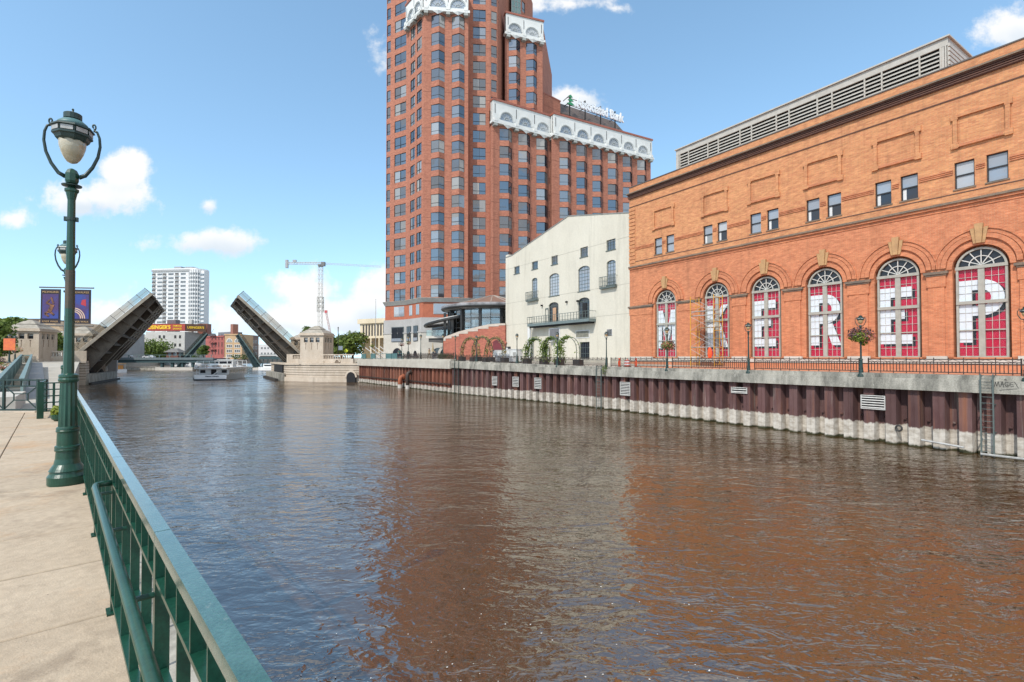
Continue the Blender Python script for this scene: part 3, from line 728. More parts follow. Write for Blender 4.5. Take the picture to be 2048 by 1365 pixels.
# ------------------------------------------------------------------ far bank: sheet-pile river wall
def pile_mat(name, c1, c2, rustc, white_h, white_amt):
    """rusted steel piles, lime-white tide band with a ragged top, green weed at the waterline"""
    m = bpy.data.materials.new(name); m.use_nodes = True; nt = m.node_tree; N = nt.nodes.new; L = nt.links.new
    b = nt.nodes['Principled BSDF']; b.inputs['Roughness'].default_value = .75; b.inputs['Specular IOR Level'].default_value = .3
    g = N('ShaderNodeNewGeometry'); sp = N('ShaderNodeSeparateXYZ'); L(g.outputs['Position'], sp.inputs[0])

    def nz(scale, st, detail=6, off=0):
        mp = N('ShaderNodeMapping'); L(g.outputs['Position'], mp.inputs[0]); mp.inputs['Scale'].default_value = st; mp.inputs['Location'].default_value = (off, 0, 0)
        n = N('ShaderNodeTexNoise'); L(mp.outputs[0], n.inputs['Vector']); n.inputs['Scale'].default_value = scale; n.inputs['Detail'].default_value = detail; n.inputs['Roughness'].default_value = .65; return n.outputs[0]

    def mr(v, a, b_, c=0., d=1.):
        n = N('ShaderNodeMapRange'); L(v, n.inputs[0]); n.inputs[1].default_value = a; n.inputs[2].default_value = b_; n.inputs[3].default_value = c; n.inputs[4].default_value = d; return n.outputs[0]

    def mix(f, a, b_):
        n = N('ShaderNodeMix'); n.data_type = 'RGBA'; L(f, n.inputs[0])
        for i, v in ((6, a), (7, b_)):
            if isinstance(v, bpy.types.NodeSocket): L(v, n.inputs[i])
            else: n.inputs[i].default_value = (*v, 1)
        return n.outputs[2]

    def ma(op, a, b_):
        n = N('ShaderNodeMath'); n.operation = op
        for i, v in enumerate((a, b_)):
            if isinstance(v, bpy.types.NodeSocket): L(v, n.inputs[i])
            else: n.inputs[i].default_value = v
        return n.outputs[0]
    streak = nz(1.6, (1, 1, .06), 7); blot = nz(.9, (1, 1, .5), 5, 9)
    col = mix(mr(blot, .35, .65), c1, c2)
    col = mix(mr(streak, .52, .70), col, rustc)
    col = mix(mr(nz(2.6, (1, 1, .05), 5, 31), .60, .70, 0, .55), col, (.36, .33, .28))
    col = mix(mr(nz(2.1, (1, 1, .05), 5, 57), .58, .7, 0, .6), col, (.02, .016, .014))
    oi = N('ShaderNodeObjectInfo')
    h = N('ShaderNodeHueSaturation'); L(col, h.inputs['Color']); L(mr(oi.outputs['Random'], 0, 1, .75, 1.25), h.inputs['Value']); col = h.outputs[0]
    # tide band
    edge = ma('ADD', ma('MULTIPLY', ma('SUBTRACT', nz(1.7, (1, 1, .3), 4, 4), .5), .55), white_h)
    wf = mr(ma('SUBTRACT', edge, sp.outputs[2]), -.03, .05)
    lime = mix(mr(nz(2.2, (1, 1, 2), 6, 2), .4, .68), (.52, .48, .42), (.30, .26, .21))
    col = mix(ma('MULTIPLY', wf, mr(nz(1.2, (1, 1, .2), 5, 77), .30, .46, 1 - white_amt, 1)), col, lime)
    ge = ma('ADD', ma('MULTIPLY', ma('SUBTRACT', nz(1.4, (1, 1, 1), 4, 14), .5), .5), .13)
    col = mix(mr(ma('SUBTRACT', ge, sp.outputs[2]), -.04, .06), col, (.035, .036, .016))
    L(col, b.inputs['Base Color'])
    n2 = N('ShaderNodeTexNoise'); L(g.outputs['Position'], n2.inputs['Vector']); n2.inputs['Scale'].default_value = 14; n2.inputs['Detail'].default_value = 4
    bp = N('ShaderNodeBump'); bp.inputs['Strength'].default_value = .3; bp.inputs['Distance'].default_value = .03; L(n2.outputs[0], bp.inputs['Height']); L(bp.outputs[0], b.inputs['Normal'])
    return m


pile_a = pile_mat('plum_steel_piles', (.125, .070, .066), (.085, .040, .038), (.20, .085, .05), 1.12, .1)
pile_c = pile_mat('rusty_steel_piles', (.20, .075, .045), (.11, .04, .03), (.33, .15, .09), .75, .55)


def pile_mesh(p, top, mat):
    b = MB()
    prof = [(0, 0), (.48 * p, 0), (.54 * p, .55), (.93 * p, .55), (p, 0), (p, .9), (0, .9)]
    b.prism([(q[0], q[1]) for q in prof], -1.5, top)
    for x, y in ((.23 * p, 0), (.73 * p, .55)): b.box(x - .018, x + .018, y - .03, y + .01, -1.5, top)
    b.box(.46 * p - .02, .46 * p + .02, -.02, .02, -1.5, top)
    b.box(.66 * p, .66 * p + .13, .44, .56, 1.42, 1.52); b.box(.69 * p, .69 * p + .06, .38, .45, 1.44, 1.5)
    return b.mesh('sheet_pile', mat)


walls = []
for fr, p, top, mat, lab in ((FA, 1.09, 3.3, pile_a, 'plum brown sheet-pile river wall with a white tide band below the brick theatre'),
                             (FB, 1.09, 3.5, pile_a, 'sheet-pile river wall with tide band below the ivory building'),
                             (FC, 1.2, 3.5, pile_c, 'rusty red sheet-pile river wall section next to the bridge abutment')):
    r = thing('river_wall', lab, 'river wall', M=fr.M); walls.append(r); n = int(fr.len / p); q = fr.len / n
    me = pile_mesh(q, top, mat)
    for i in range(n): obj('sheet_pile', me, r, T(i * q, 0, 0))
wA, wB, wC = walls
# concrete cap beams in lengths, with a ledge
for fr, r, z0a, z1a, z0b, z1b, n in ((FA, wA, 3.2, 4.1, 3.15, 4.03, 12), (FB, wB, 3.55, 4.5, 3.2, 4.12, 4), (FC, wC, 3.38, 4.66, 3.40, 4.76, 5)):
    for i in range(n):
        a, b_ = fr.len * i / n + .006, fr.len * (i + 1) / n - .006
        f0, f1 = i / n, (i + 1) / n
        l = lambda u, v, f: u + (v - u) * f
        mb = MB(); yf = -.26 if fr is not FC else -.40
        m0, m1 = l(z1a, z1b, f0), l(z1a, z1b, f1); n0, n1 = l(z0a, z0b, f0), l(z0a, z0b, f1)
        mb.add([(a, yf, n0), (b_, yf, n1), (b_, yf, m1 - .26), (a, yf, m0 - .26), (a, yf + .14, m0 - .24), (b_, yf + .14, m1 - .24), (b_, yf + .14, m1), (a, yf + .14, m0),
                (a, .8, m0), (b_, .8, m1), (a, .8, n0), (b_, .8, n1)],
               [(0, 1, 2, 3), (3, 2, 5, 4), (4, 5, 6, 7), (7, 6, 9, 8), (0, 10, 11, 1), (0, 3, 4, 7, 8, 10), (1, 11, 9, 6, 5, 2)])
        part('cap_beam', mb, concrete if fr is not FC else concrete_pale, r)
# waler along the rusty part
part('waler', MB().box(.3, FC.len - .3, -.16, -.02, 1.15, 1.32), iron, wC)

# vents
vent_n = 0


def vent(px, py, w_px, h_px, fr, lab, slats):
    X, Z = fr.px(px, py, -.05); k = abs(fr.X(px + 1, py) - fr.X(px, py)); w = w_px * k / 2; h = h_px * fr.w(X, 0).y / F / 2
    r = thing('vent', lab, 'vent', M=fr.M @ T(X, -.04, Z), group='vents on the river wall')
    fb = MB(); t = .05
    fb.box(-w, w, -.06, .0, h - t, h); fb.box(-w, w, -.06, .0, -h, -h + t); fb.box(-w, -w + t, -.06, 0, -h + t, h - t); fb.box(w - t, w, -.06, 0, -h + t, h - t)
    part('frame', fb, white_met, r); part('backing', MB().box(-w + t, w - t, -.008, .0, -h + t, h - t), dark, r)
    for i in range(slats):
        z = -h + t + (2 * h - 2 * t) * (i + .5) / slats; q = (2 * h - 2 * t) / slats
        s = MB(); s.add([(-w + t, -.055, z - q * .30), (w - t, -.055, z - q * .30), (w - t, -.022, z + q * .10), (-w + t, -.022, z + q * .10),
                         (-w + t, -.045, z - q * .34), (w - t, -.045, z - q * .34), (w - t, -.012, z + q * .06), (-w + t, -.012, z + q * .06)], [(0, 1, 2, 3), (7, 6, 5, 4), (0, 4, 5, 1), (3, 2, 6, 7)])
        part('slat', s, white_met, r)


vent(989.5, 762, 10, 18, FB, 'small upright pale vent on the river wall, leftmost of the row', 6)
vent(1031.5, 764, 12, 20, FB, 'upright pale vent on the river wall, second from the leftmost', 6)
vent(1076, 767, 13.5, 22, FB, 'upright pale vent on the river wall, third from the leftmost', 6)
vent(1250.5, 778, 20, 27, FA, 'squarish pale vent on the river wall below the orange posts', 8)
vent(1478.5, 781, 32, 12, FA, 'low wide pale vent high on the river wall below the plain lamp', 2)
vent(1746, 805, 49, 28, FA, 'big wide pale vent on the river wall below the large flower basket', 5)


def ladder(px, wpx, top, fr, lab, bottom=-.3, rung=.305, mat=steelgreen):
    X = fr.X(px, 800, -.3); k = abs(fr.X(px + 1, 800) - fr.X(px, 800)); w = wpx * k / 2
    r = thing('ladder', lab, 'ladder', M=fr.M @ T(X, -.40, 0), group='ladders on the river wall')
    for s in (-1, 1): part('side_rail', MB().box(s * w - .03, s * w + .03, -.03, .03, bottom, top), mat, r)
    z = .25
    while z < top - .1: part('rung', MB().tube([(-w + .03, 0, z), (w - .03, 0, z)], .014, 6), mat, r); z += rung
    for z in (1.2, 2.6, top - .1):
        for s in (-1, 1): part('bracket', MB().box(s * w - .02, s * w + .02, .03, .55, z, z + .05), mat, r)
    return r


ladder(1975, 25, 4.15, FA, 'grey-green ladder on the river wall beside the graffiti')
ladder(1199, 9.5, 4.2, FA, 'narrow ladder on the river wall near the flower-trailing lamp')
ladder(914, 8, 4.6, FB, 'tall thin ladder where the rusty wall meets the plum wall', mat=dkgreen)
# low walkway bar at the foot of the right ladder
X = FA.X(2010, 915, -.5)
fb_ = thing('fender', 'pale pipe fender at the waterline by the right ladder', 'fender', M=FA.M @ T(X, -.3, .12))
part('pipe', MB().tube([(-.9, 0, .1), (-.9, -.2, 0), (5, -.25, 0)], .06, 8), galv, fb_); part('pipe', MB().tube([(-1.6, 0, .2), (-3.4, .0, .35)], .06, 8), galv, fb_)
# tyre-ring drain
X, Z = FA.px(1797, 857, -.1)
dr = MB(); dr.tube([(.15 * cos(2 * pi * k / 16), 0, .15 * sin(2 * pi * k / 16)) for k in range(17)], .05, 8, cap=False); solo('drain_ring', dr, black, 'black round drain ring on the river wall below the big vent', 'drain', M=FA.M @ T(X, -.06, Z))
# graffiti on the cap
gr = M('black_spray', (.015, .015, .015), rough=.8)
X0, Z0 = FA.px(1990, 766, -.16); X1, _ = FA.px(2038, 770, -.16)
g = MB(); w = X1 - X0
pts = [[(0, .2), (.04, .8), (.10, .25), (.16, .85), (.22, .2)], [(.26, .2), (.33, .85), (.40, .15)], [(.28, .45), (.40, .5)], [(.58, .75), (.48, .8), (.44, .5), (.50, .25), (.60, .35), (.53, .5)], [(.80, .8), (.66, .7), (.65, .35), (.82, .3)], [(.66, .55), (.78, .55)], [(.84, .85), (1.0, .1)], [(.20, -.2), (.95, .05)], [(.42, 1.0), (.47, 1.18), (.52, 1.0), (.46, .95)]]
for st in pts:
    for p_, q_ in zip(st[:-1], st[1:]): g.bar((p_[0] * w, 0, p_[1] * .42), (q_[0] * w, 0, q_[1] * .42), .004, .022)
solo('graffiti', g, gr, 'black looping graffiti tag sprayed on the concrete cap beam', 'graffiti', M=FA.M @ T(X0, -.2625, Z0 - .28))

# rusty pipes on the rusty section
def pipe(px, py, lab, mat, r_, h, out=.7):
    X, Z = FC.px(px, py, -.2); r = thing('outfall_pipe', lab, 'pipe', M=FC.M @ T(X, 0, 0), group='pipes on the rusty wall')
    part('pipe', MB().tube([(0, .3, Z), (0, -out * .5, Z), (0, -out * .85, Z - .15), (0, -out, Z - .5), (0, -out, -.4)], r_, 12), mat, r, smooth=True)
    part('flange', MB().tube([(0, -.1, Z), (0, -.2, Z)], r_ * 1.35, 12), mat, r)
    part('foot_sleeve', MB().tube([(0, -out, -.4), (0, -out, .55)], r_ * 1.06, 12), stone_w, r)


rust_or = M('orange_rust', (.34, .10, .04), (.22, .065, .035), rough=.8, scale=3)
pipe(806, 754, 'orange rusty outfall pipe bending into the water', rust_or, .36, 2)
pipe(821, 745, 'dark brown outfall pipe beside the orange rusty one', iron, .30, 2)

# ------------------------------------------------------------------ promenade fence: picketed panels
def fence_panel(fr, a, b_, z0, z1, y, lab, k, first):
    """one length of fence between lamps"""
    r = thing('fence', lab, 'fence', M=fr.M @ T(0, y, 0), group='iron fences along the far promenade')
    l = lambda x: z0 + (z1 - z0) * x / fr.len
    H = .80
    for h in (.10, .64, .80):
        part('cross_rail', MB().bar((a, 0, l(a) + h), (b_, 0, l(b_) + h), .045, .05), iron, r)
    n = max(2, int((b_ - a) / .155)); pk = MB()
    for i in range(n + 1):
        x = a + (b_ - a) * i / n; t = l(x)
        pk.box(x - .017, x + .017, -.017, .017, t + (.0 if i % 4 == 0 else .08), t + (.90 if i % 4 == 0 else .66))
    part('pickets', pk, iron, r, kind='stuff')
    m = max(1, int((b_ - a) / .62)); z = MB()
    for i in range(m):
        x0 = a + (b_ - a) * i / m; x1 = a + (b_ - a) * (i + 1) / m; xm = (x0 + x1) / 2
        z.bar((x0, 0, l(x0) + .80), (xm, 0, l(xm) + .65), .018); z.bar((xm, 0, l(xm) + .65), (x1, 0, l(x1) + .80), .018)
    part('zigzag', z, iron, r, kind='stuff')
    for x in (a, b_): part('end_post', MB().box(x - .03, x + .03, -.03, .03, l(x), l(x) + .86), iron, r)


lampsA = [(1034, 'B'), (1113.6, 'A'), (1211.7, 'A'), (1333, 'A'), (1496, 'A'), (1721, 'A'), (2052, 'A')]
lx = [FA.X(px, 720, -.02) for px, f in lampsA if f == 'A']
names = ['between the trellis arches and the narrow ladder', 'behind the orange posts', 'beneath the yellow scaffold', 'in front of the E window pair', 'in front of the last two arched windows']
cuts = [0.02] + lx
for i in range(len(cuts) - 1):
    fence_panel(FA, cuts[i] + .25, cuts[i + 1] - .25, 4.12, 4.04, .42, 'dark iron picket fence on the river wall ' + (['before the ivory building doorway'] + names)[i], i, i == 0)
bl_ = FB.X(1034, 715, 0)
fence_panel(FB, .4, bl_ - .25, 4.52, 4.14, .42, 'dark iron picket fence in front of the white utility cabinets', 8, False)
fence_panel(FB, bl_ + .25, FB.len, 4.52, 4.14, .42, 'dark iron picket fence by the leafy trellis arches', 9, False)
cl = FC.len
fence_panel(FC, cl * .55, cl - .3, 4.68, 4.78, .4, 'dark iron picket fence above the rusty wall', 10, False)
# solid green panels nearer the bridge
r = thing('railing', 'green railing with solid panels above the rusty wall by the bridge', 'railing', M=FC.M @ T(0, .4, 4.68))
for h in (.05, .95): part('cross_rail', MB().box(.2, cl * .55 - .3, -.03, .03, h, h + .06), teal, r)
n = 8
for i in range(n + 1): x = .2 + (cl * .55 - .5) * i / n; part('post', MB().box(x - .04, x + .04, -.04, .04, -.1, 1.05), dkgreen, r)
for i in (0, 2, 5, 6): x = .2 + (cl * .55 - .5) * i / n; part('infill_panel', MB().box(x + .05, x + (cl * .55 - .5) / n - .05, -.012, .012, .12, .94), teal, r)

# ------------------------------------------------------------------ far lamps
GL = 'green riverside street lamps'
amber = M('amber_lamp_glass', (.50, .34, .17), (.4, .25, .12), rough=.2, scale=4)
lampF = make_lamp('dark lamp post behind the big flower basket, near the red E window', GL, amber, dkgreen, dkgreen)


def far_lamp(P, label, top_z=None, rot=radians(-57), first=[True]):
    o = lampF if first[0] else copy_tree(lampF); first[0] = False
    s = ((top_z - P.z) if top_z else 3.55) / 5.1
    o.location = P; o.scale = (s, s, s); o.rotation_euler = (0, 0, rot); o['label'] = label; return o


LAMPS = {}
labs = {2052: 'dark lamp post at the end of the fence by the last arched window', 1721: 'dark lamp post holding the large purple and lime flower basket', 1496: 'plain dark lamp post between the scaffold and the first E window',
        1333: 'dark lamp post with a smaller flower basket in front of the M window', 1211.7: 'dark lamp post trailing flowers in front of the ivory wall', 1113.6: 'dark lamp post among the leafy trellis arches'}
topy = {2052: 612, 1721: 630, 1496: 645, 1333: 654, 1211.7: 663, 1113.6: 664}
for px, f in lampsA:
    if f != 'A': continue
    X = FA.X(px, 740, -.1); P = FA.w(X, -.02, 4.03 if px > 1400 else 4.06)
    P.z = 3.82 if px > 1300 else 3.95
    LAMPS[px] = far_lamp(P, labs[px], at(px, topy[px], P.y).z)
P = FB.w(bl_, .0, 4.3); far_lamp(P, 'dark lamp post beside the ivory building corner', at(1034, 667, P.y).z)
for px, y, lab in ((970, 671, 'dark lamp post between the vine arches'), (910.5, 671, 'dark lamp post left of the vine arches before the stepped brick wall')):
    X = FB.X(px, 715, 1.5) if px > 930 else 1.0; P = FB.w(X, .1, 4.45)
    if px < 930: P = FC.w(FC.X(px, 715, .2), .2, 4.72)
    far_lamp(P, lab, at(px, y, P.y).z)
for px, y, d, lab in ((886, 668, 6, 'dark lamp post at the left end of the stepped brick wall'), (841.5, 669, 2, 'dark lamp post before the pale stone tower base'), (816.5, 671, 6, 'lamp post with a yellow flower basket'),
                      (803.5, 675, 2, 'lamp post with a dull purple flower basket'), (727, 684, 1.5, 'lamp post with a flower basket nearest the bridge house'), (744, 683, 8, 'lamp post with a yellow basket by the flagpole')):
    P = FC.w(FC.X(px, 715, d), d, 4.6); LAMPS[px] = far_lamp(P, lab, at(px, y, P.y).z)


def basket(P, s, label, mats, n=420):
    r = thing('flower_basket', label, 'flower basket', tuple(P), group='hanging flower baskets')
    part('bowl', MB().lathe([(.05 * s, -.42 * s), (.25 * s, -.34 * s), (.34 * s, -.12 * s), (.33 * s, -.1 * s)], 10), dkgreen, r)
    for nm, m, c, rr, k in mats:
        lb = MB(); leafball(lb, (c[0] * s, c[1] * s, c[2] * s), rr[0] * s, rr[0] * s, rr[1] * s, int(n * k), .07 * s ** .5, shell=.5); part(nm, lb, m, r)


X = FA.X(1720, 700, -.1); P = FA.w(X, 0, 0); P.z = at(1720, 673, P.y).z
basket(P, .92, 'large round basket of purple grass and lime leaves on the lamp by the R window',
       [('purple_foliage', leaf_p, (0, 0, .12), (.78, .5), 1.5), ('lime_foliage', leaf_y, (-.25, -.3, -.1), (.42, .34), .55), ('lime_trailing_leaves', leaf_y, (.15, 0, -.42), (.3, .2), .2), ('flowers', petal, (.2, -.2, -.05), (.6, .4), .5), ('grass_foliage', leaf, (0, 0, .0), (.7, .42), .7)])
X = FA.X(1334, 700, -.1); P = FA.w(X, 0, 0); P.z = at(1334, 692, P.y).z
basket(P, .8, 'olive and pink flower basket in front of the M window',
       [('foliage', leaf, (0, 0, 0), (.75, .5), 1.2), ('flowers', petal, (0, -.1, 0), (.75, .45), .6), ('purple_foliage', leaf_p, (.2, 0, .1), (.6, .45), .7)])
for px, py, lab, m1, m2 in ((803.5, 689, 'dull purple flower basket before the stone tower base', leaf_p, petal), (817, 686, 'bright yellow flower basket before the stone tower base', leaf_y, petal), (727, 693, 'mixed flower basket near the bridge house', leaf, leaf_p), (744, 692, 'yellow flower basket by the flagpole', leaf_y, leaf)):
    d = {803.5: 2, 817: 6, 727: 1.5, 744: 8}[px]; P = FC.w(FC.X(px, 715, d), d - .1, 0); P.z = at(px, py, P.y).z
    basket(P, .82, lab, [('foliage', m1, (0, 0, 0), (.7, .5), .8), ('flowers', m2, (.3, 0, -.1), (.55, .4), .35)], 200)
# trailing flowers at the foot of one lamp
X = FA.X(1211, 745, -.2); P = FA.w(X, -.3, 3.75); r = thing('trailing_plant', 'trailing pink and green plant hanging over the cap beam below a lamp', 'plant', tuple(P))
lb = MB(); leafball(lb, (0, 0, .1), .3, .2, .55, 160, .06); part('foliage', lb, leaf, r); lb = MB(); leafball(lb, (.15, -.1, -.3), .3, .15, .3, 60, .05); part('flowers', lb, leaf_p, r)

# ------------------------------------------------------------------ brick theatre with arched windows
th = thing('brick_theatre', 'long orange brick theatre with six arched windows spelling big letters on red', 'building', M=FT.M)
WX = [(1312.5, 1349.7), (1410, 1455), (1503, 1558.5), (1615, 1682.5), (1752, 1838), (1909.5, 2015.5)]
zt = FT.px(1962, 494)[1]; zs = FT.px(1962, 538)[1]; zm = FT.px(1962, 604)[1]; zl = FT.px(1962, 660)[1]; zb = FT.px(1962, 716)[1]
wc = [FT.X((a + b) / 2, 640) for a, b in WX]; wh = (FT.X(2015.5, 640) - FT.X(1909.5, 640)) / 2
wh = sum((FT.X(b, 640) - FT.X(a, 640)) for a, b in WX) / 12
zs = zt - wh
wc.append(wc[-1] + 4.95); wc.append(wc[-1] + 4.95)
LT = 60.0
zbelt = FT.px(2042, 40 + 858 / 2.527)[1]; zcor0 = FT.px(2042, 40 + 212 / 2.527)[1]; zcor1 = FT.px(2042, 40 + 163 / 2.527)[1]; zpar = FT.px(2042, 40 + 102 / 2.527)[1]
zstr = FT.px(2042, 40 + 288 / 2.527)[1]
zcap = zs - .12
# lower wall with arched openings, upper wall with small windows
outer_r = wh + .16
holes = [arch(c - outer_r, c + outer_r, zb - .06, zs, 20) for c in wc]
low = MB(); low.wall([(0, 5.0), (LT, 5.0), (LT, zbelt), (0, zbelt)], holes, 0, .45)
part('lower_wall', low, brick_lo, th)
up = MB()
pairs = [((174, 212, 1105, 1185), (234, 272, 1092, 1173)), ((421, 467, 1042, 1130), (492, 540, 1022, 1115)), ((657, 712, 978, 1080), (743, 800, 957, 1058)),
         ((941, 1008, 905, 1015), (1047, 1116, 877, 990)), ((1289, 1370, 815, 935), (1416, 1506, 780, 908)), ((1687, 1793, 706, 850), (1849, 1963, 664, 812))]
q = lambda zx, zy: FT.px(1240 + zx / 2.527, 40 + zy / 2.527)
uz1 = sum(q((p[0] + p[1]) / 2, p[2])[1] for pr in pairs for p in pr) / 12; uz0 = sum(q((p[0] + p[1]) / 2, p[3])[1] for pr in pairs for p in pr) / 12
uw = []
for pr in pairs:
    for p in pr: uw.append((q(p[0], p[2])[0], q(p[1], p[2])[0]))
hw = sum(b - a for a, b in uw) / len(uw) / 2
uw = [((a + b) / 2 - hw, (a + b) / 2 + hw) for a, b in uw]
for c in wc[6:]:
    for s in (-1, 1): uw.append((c + s * 1.0 - hw, c + s * 1.0 + hw))
up.wall([(0, zbelt), (LT, zbelt), (LT, zpar), (0, zpar)], [rect(a, b, uz0, uz1) for a, b in uw], 0, .3)
part('upper_wall', up, brick_up, th)
bk = MB(); bk.box(.0, LT, .5, 22, 4.0, zpar - .8); bk.box(0, LT, .02, .5, 4.0, 4.99); bk.box(0, LT, .01, .45, zpar - .3, zpar - .002)
part('body', bk, brick_lo, th)
for i, (a, b) in enumerate(uw[:12]):
    # sash window
    f = MB(); t = .07
    for r_ in (rect(a, a + t, uz0, uz1), rect(b - t, b, uz0, uz1), rect(a + t, b - t, uz0, uz0 + t), rect(a + t, b - t, uz1 - t, uz1), rect(a + t, b - t, (uz0 + uz1) / 2 - .05, (uz0 + uz1) / 2 + .05)):
        f.slab(r_, .14, .24)
    w = part('sash_window', f, M('black_sash', (.02, .02, .022), rough=.5), th)
    opened = i in (2, 3, 5, 6, 7, 8, 9)
    mid = (uz0 + uz1) / 2
    part('pane', MB().slab(rect(a + t, b - t, mid + .05, uz1 - t), .20, .21), glass_b, w)
    part('pane', MB().slab(rect(a + t, b - t, uz0 + t, mid - .05), .22, .23), glass_d if opened else glass_b, w)
    if opened: part('blind', MB().slab(rect(a + t + .02, a + t + .24, uz0 + t, mid - .06), .205, .215), white_p, w)
    part('sill', MB().box(a - .08, b + .08, -.06, .14, uz0 - .10, uz0 - .005), coping, w)
# string courses and cornices
def course(z0, z1, d, mat, name, x0=0., x1=LT): part(name, MB().box(x0, x1, -d, .02, z0, z1), mat, th)


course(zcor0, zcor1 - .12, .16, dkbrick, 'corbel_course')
cc = MB()
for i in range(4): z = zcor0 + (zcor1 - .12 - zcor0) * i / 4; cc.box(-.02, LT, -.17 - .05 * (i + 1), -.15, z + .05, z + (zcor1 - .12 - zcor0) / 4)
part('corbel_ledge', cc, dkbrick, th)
part('cornice', MB().box(-.1, LT, -.50, .02, zcor1 - .12, zcor1), coping, th)
part('parapet_coping', MB().box(-.05, LT, -.06, .55, zpar, zpar + .09), M('dark_metal_coping', (.10, .085, .08), rough=.5), th)
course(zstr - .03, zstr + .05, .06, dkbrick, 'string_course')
part('belt_course', MB().box(-.05, LT, -.24, .02, zbelt - .08, zbelt + .08), coping, th)
part('belt_moulding', MB().box(-.05, LT, -.14, .02, zbelt - .26, zbelt - .085), brick_lo, th)
course(zbelt - .52, zbelt - .45, .05, brick_lo, 'string_course')
zu = (uz0 + uz1) / 2
xs = [0.] + [v for ab in uw for v in ab] + [LT]
for a, b in zip(xs[::2], xs[1::2]):
    if b - a > .3:
        gb = MB()
        for k in range(3): gb.box(a + .08, b - .08, -.07, .02, zu + .15 + k * .13, zu + .22 + k * .13)
        part('brick_band', gb, dkbrick if False else brick_lo, th)
course(uz0 - .34, uz0 - .28, .03, dkbrick, 'string_course')
# framed blank panels
panels = [(165, 275, 938, 1062), (408, 548, 852, 996), (643, 808, 772, 932), (927, 1125, 672, 854), (1270, 1522, 548, 760), (1665, 1985, 402, 652)]
pz1 = sum(q((p[0] + p[1]) / 2, p[2] + 0)[1] for p in panels) / 6; pz0 = sum(q((p[0] + p[1]) / 2, p[3])[1] for p in panels) / 6
ph = (pz1 - pz0) / 2 * .80; pcz = (pz0 + pz1) / 2
pw = sum(q(p[1], p[2])[0] - q(p[0], p[2])[0] for p in panels) / 12
for p in panels + [None, None]:
    c = q((p[0] + p[1]) / 2, (p[2] + p[3]) / 2)[0] if p else None
    if c is None: c = (wc[6] if panels[-1] else 0); panels[-1] = panels[-1]
    if p is None: continue
    f = MB(); t = .26
    a, b, z0, z1 = c - pw, c + pw, pcz - ph, pcz + ph
    ears = [(a, a + t + .14, z1 - .42, z1), (b - t - .14, b, z1 - .42, z1), (a, a + t + .14, z0, z0 + .42), (b - t - .14, b, z0, z0 + .42)]
    for e in ears: f.box(e[0], e[1], -.17, .01, e[2], e[3])
    f.box(a + t + .14, b - t - .14, -.16, .01, z1 - t - .02, z1 - .07); f.box(a + t + .14, b - t - .14, -.16, .01, z0 + .07, z0 + t + .02)
    f.box(a + .12, a + t + .10, -.16, .01, z0 + .42, z1 - .42); f.box(b - t - .10, b - .12, -.16, .01, z0 + .42, z1 - .42)
    part('panel_frame', f, brick_up, th)
    vo = MB(); n = 17
    for k in range(n):
        x0 = a + t + .2 + (b - a - 2 * t - .4) * k / n; vo.box(x0 + .012, x0 + (b - a - 2 * t - .4) / n - .012, -.18, -.159, z0 + .085, z0 + t + .005)
    part('soldier_bricks', vo, brick_lo, th, kind='stuff')
# corner quoins
zq = zbelt + .5; k = 0
while zq < zstr - .4:
    part('quoin', MB().box(-.04, .95, -.07, .01, zq, zq + .34), brick_up, th); zq += .46; k += 1
# pilaster faces, capitals, plinth
for i in range(len(wc) + 1):
    a = (wc[i - 1] + outer_r + .30) if i else .0; b = (wc[i] - outer_r - .30) if i < len(wc) else LT
    if b - a < .3: continue
    part('pilaster', MB().box(a + .14, b - .14, -.10, .01, zb + .12, zcap - 1.05), brick_lo, th)
    part('pilaster_neck', MB().box(a + .05, b - .05, -.14, .01, zcap - 1.045, zcap - .24), brick_lo, th)
    cp = MB(); cp.box(a - .10, b + .10, -.26, .01, zcap - .12, zcap + .06); cp.box(a, b, -.19, .01, zcap - .24, zcap - .125); part('capital', cp, coping, th)
    part('pilaster_base', MB().box(a + .02, b - .02, -.20, .01, zb - .10, zb + .12), stone_w, th)
part('plinth', MB().box(-.05, LT, -.30, .01, zb - .42, zb - .11), stone_w, th)
part('dark_course', MB().box(-.05, LT, -.20, .01, zb - .50, zb - .425), M('dark_grey_stone', (.09, .07, .06), (.14, .08, .06), rough=.8, scale=3), th)  # thin dark band between the plinth and the base wall
part('base_wall', MB().box(-.05, LT, -.24, .01, 4.0, zb - .505), brick_pave, th)
# arches
for i, c in enumerate(wc[:7]):
    part('inner_arch', MB().ring(c, zs, outer_r + .0, outer_r + .30, -.10, .02, 0, pi, 22), brick_lo, th)
    part('arch_ring', MB().ring(c, zs + .14, outer_r + .34, outer_r + .64, -.14, .02, .0, pi, 22), brick_lo, th)
    part('arch_ring', MB().ring(c, zs + .14, outer_r + .68, outer_r + .94, -.08, .02, .0, pi, 22), brick_lo, th)
    part('hood_mould', MB().ring(c, zs + .14, outer_r + .95, outer_r + 1.02, -.15, .02, .0, pi, 22), brick_lo, th)
    for dx0, dx1, up_, y in ((-.20, .20, 1.30, -.30), (-.42, -.22, 1.02, -.22), (.22, .42, 1.02, -.22)):
        z0 = zs + outer_r + .10; z1 = zs + outer_r + .14 + up_
        part('keystone', MB().slab([(c + dx0 * .72, z0), (c + dx1 * .72, z0), (c + dx1 * 1.15, z1), (c + dx0 * 1.15, z1)], y, .02), keystone_m, th)

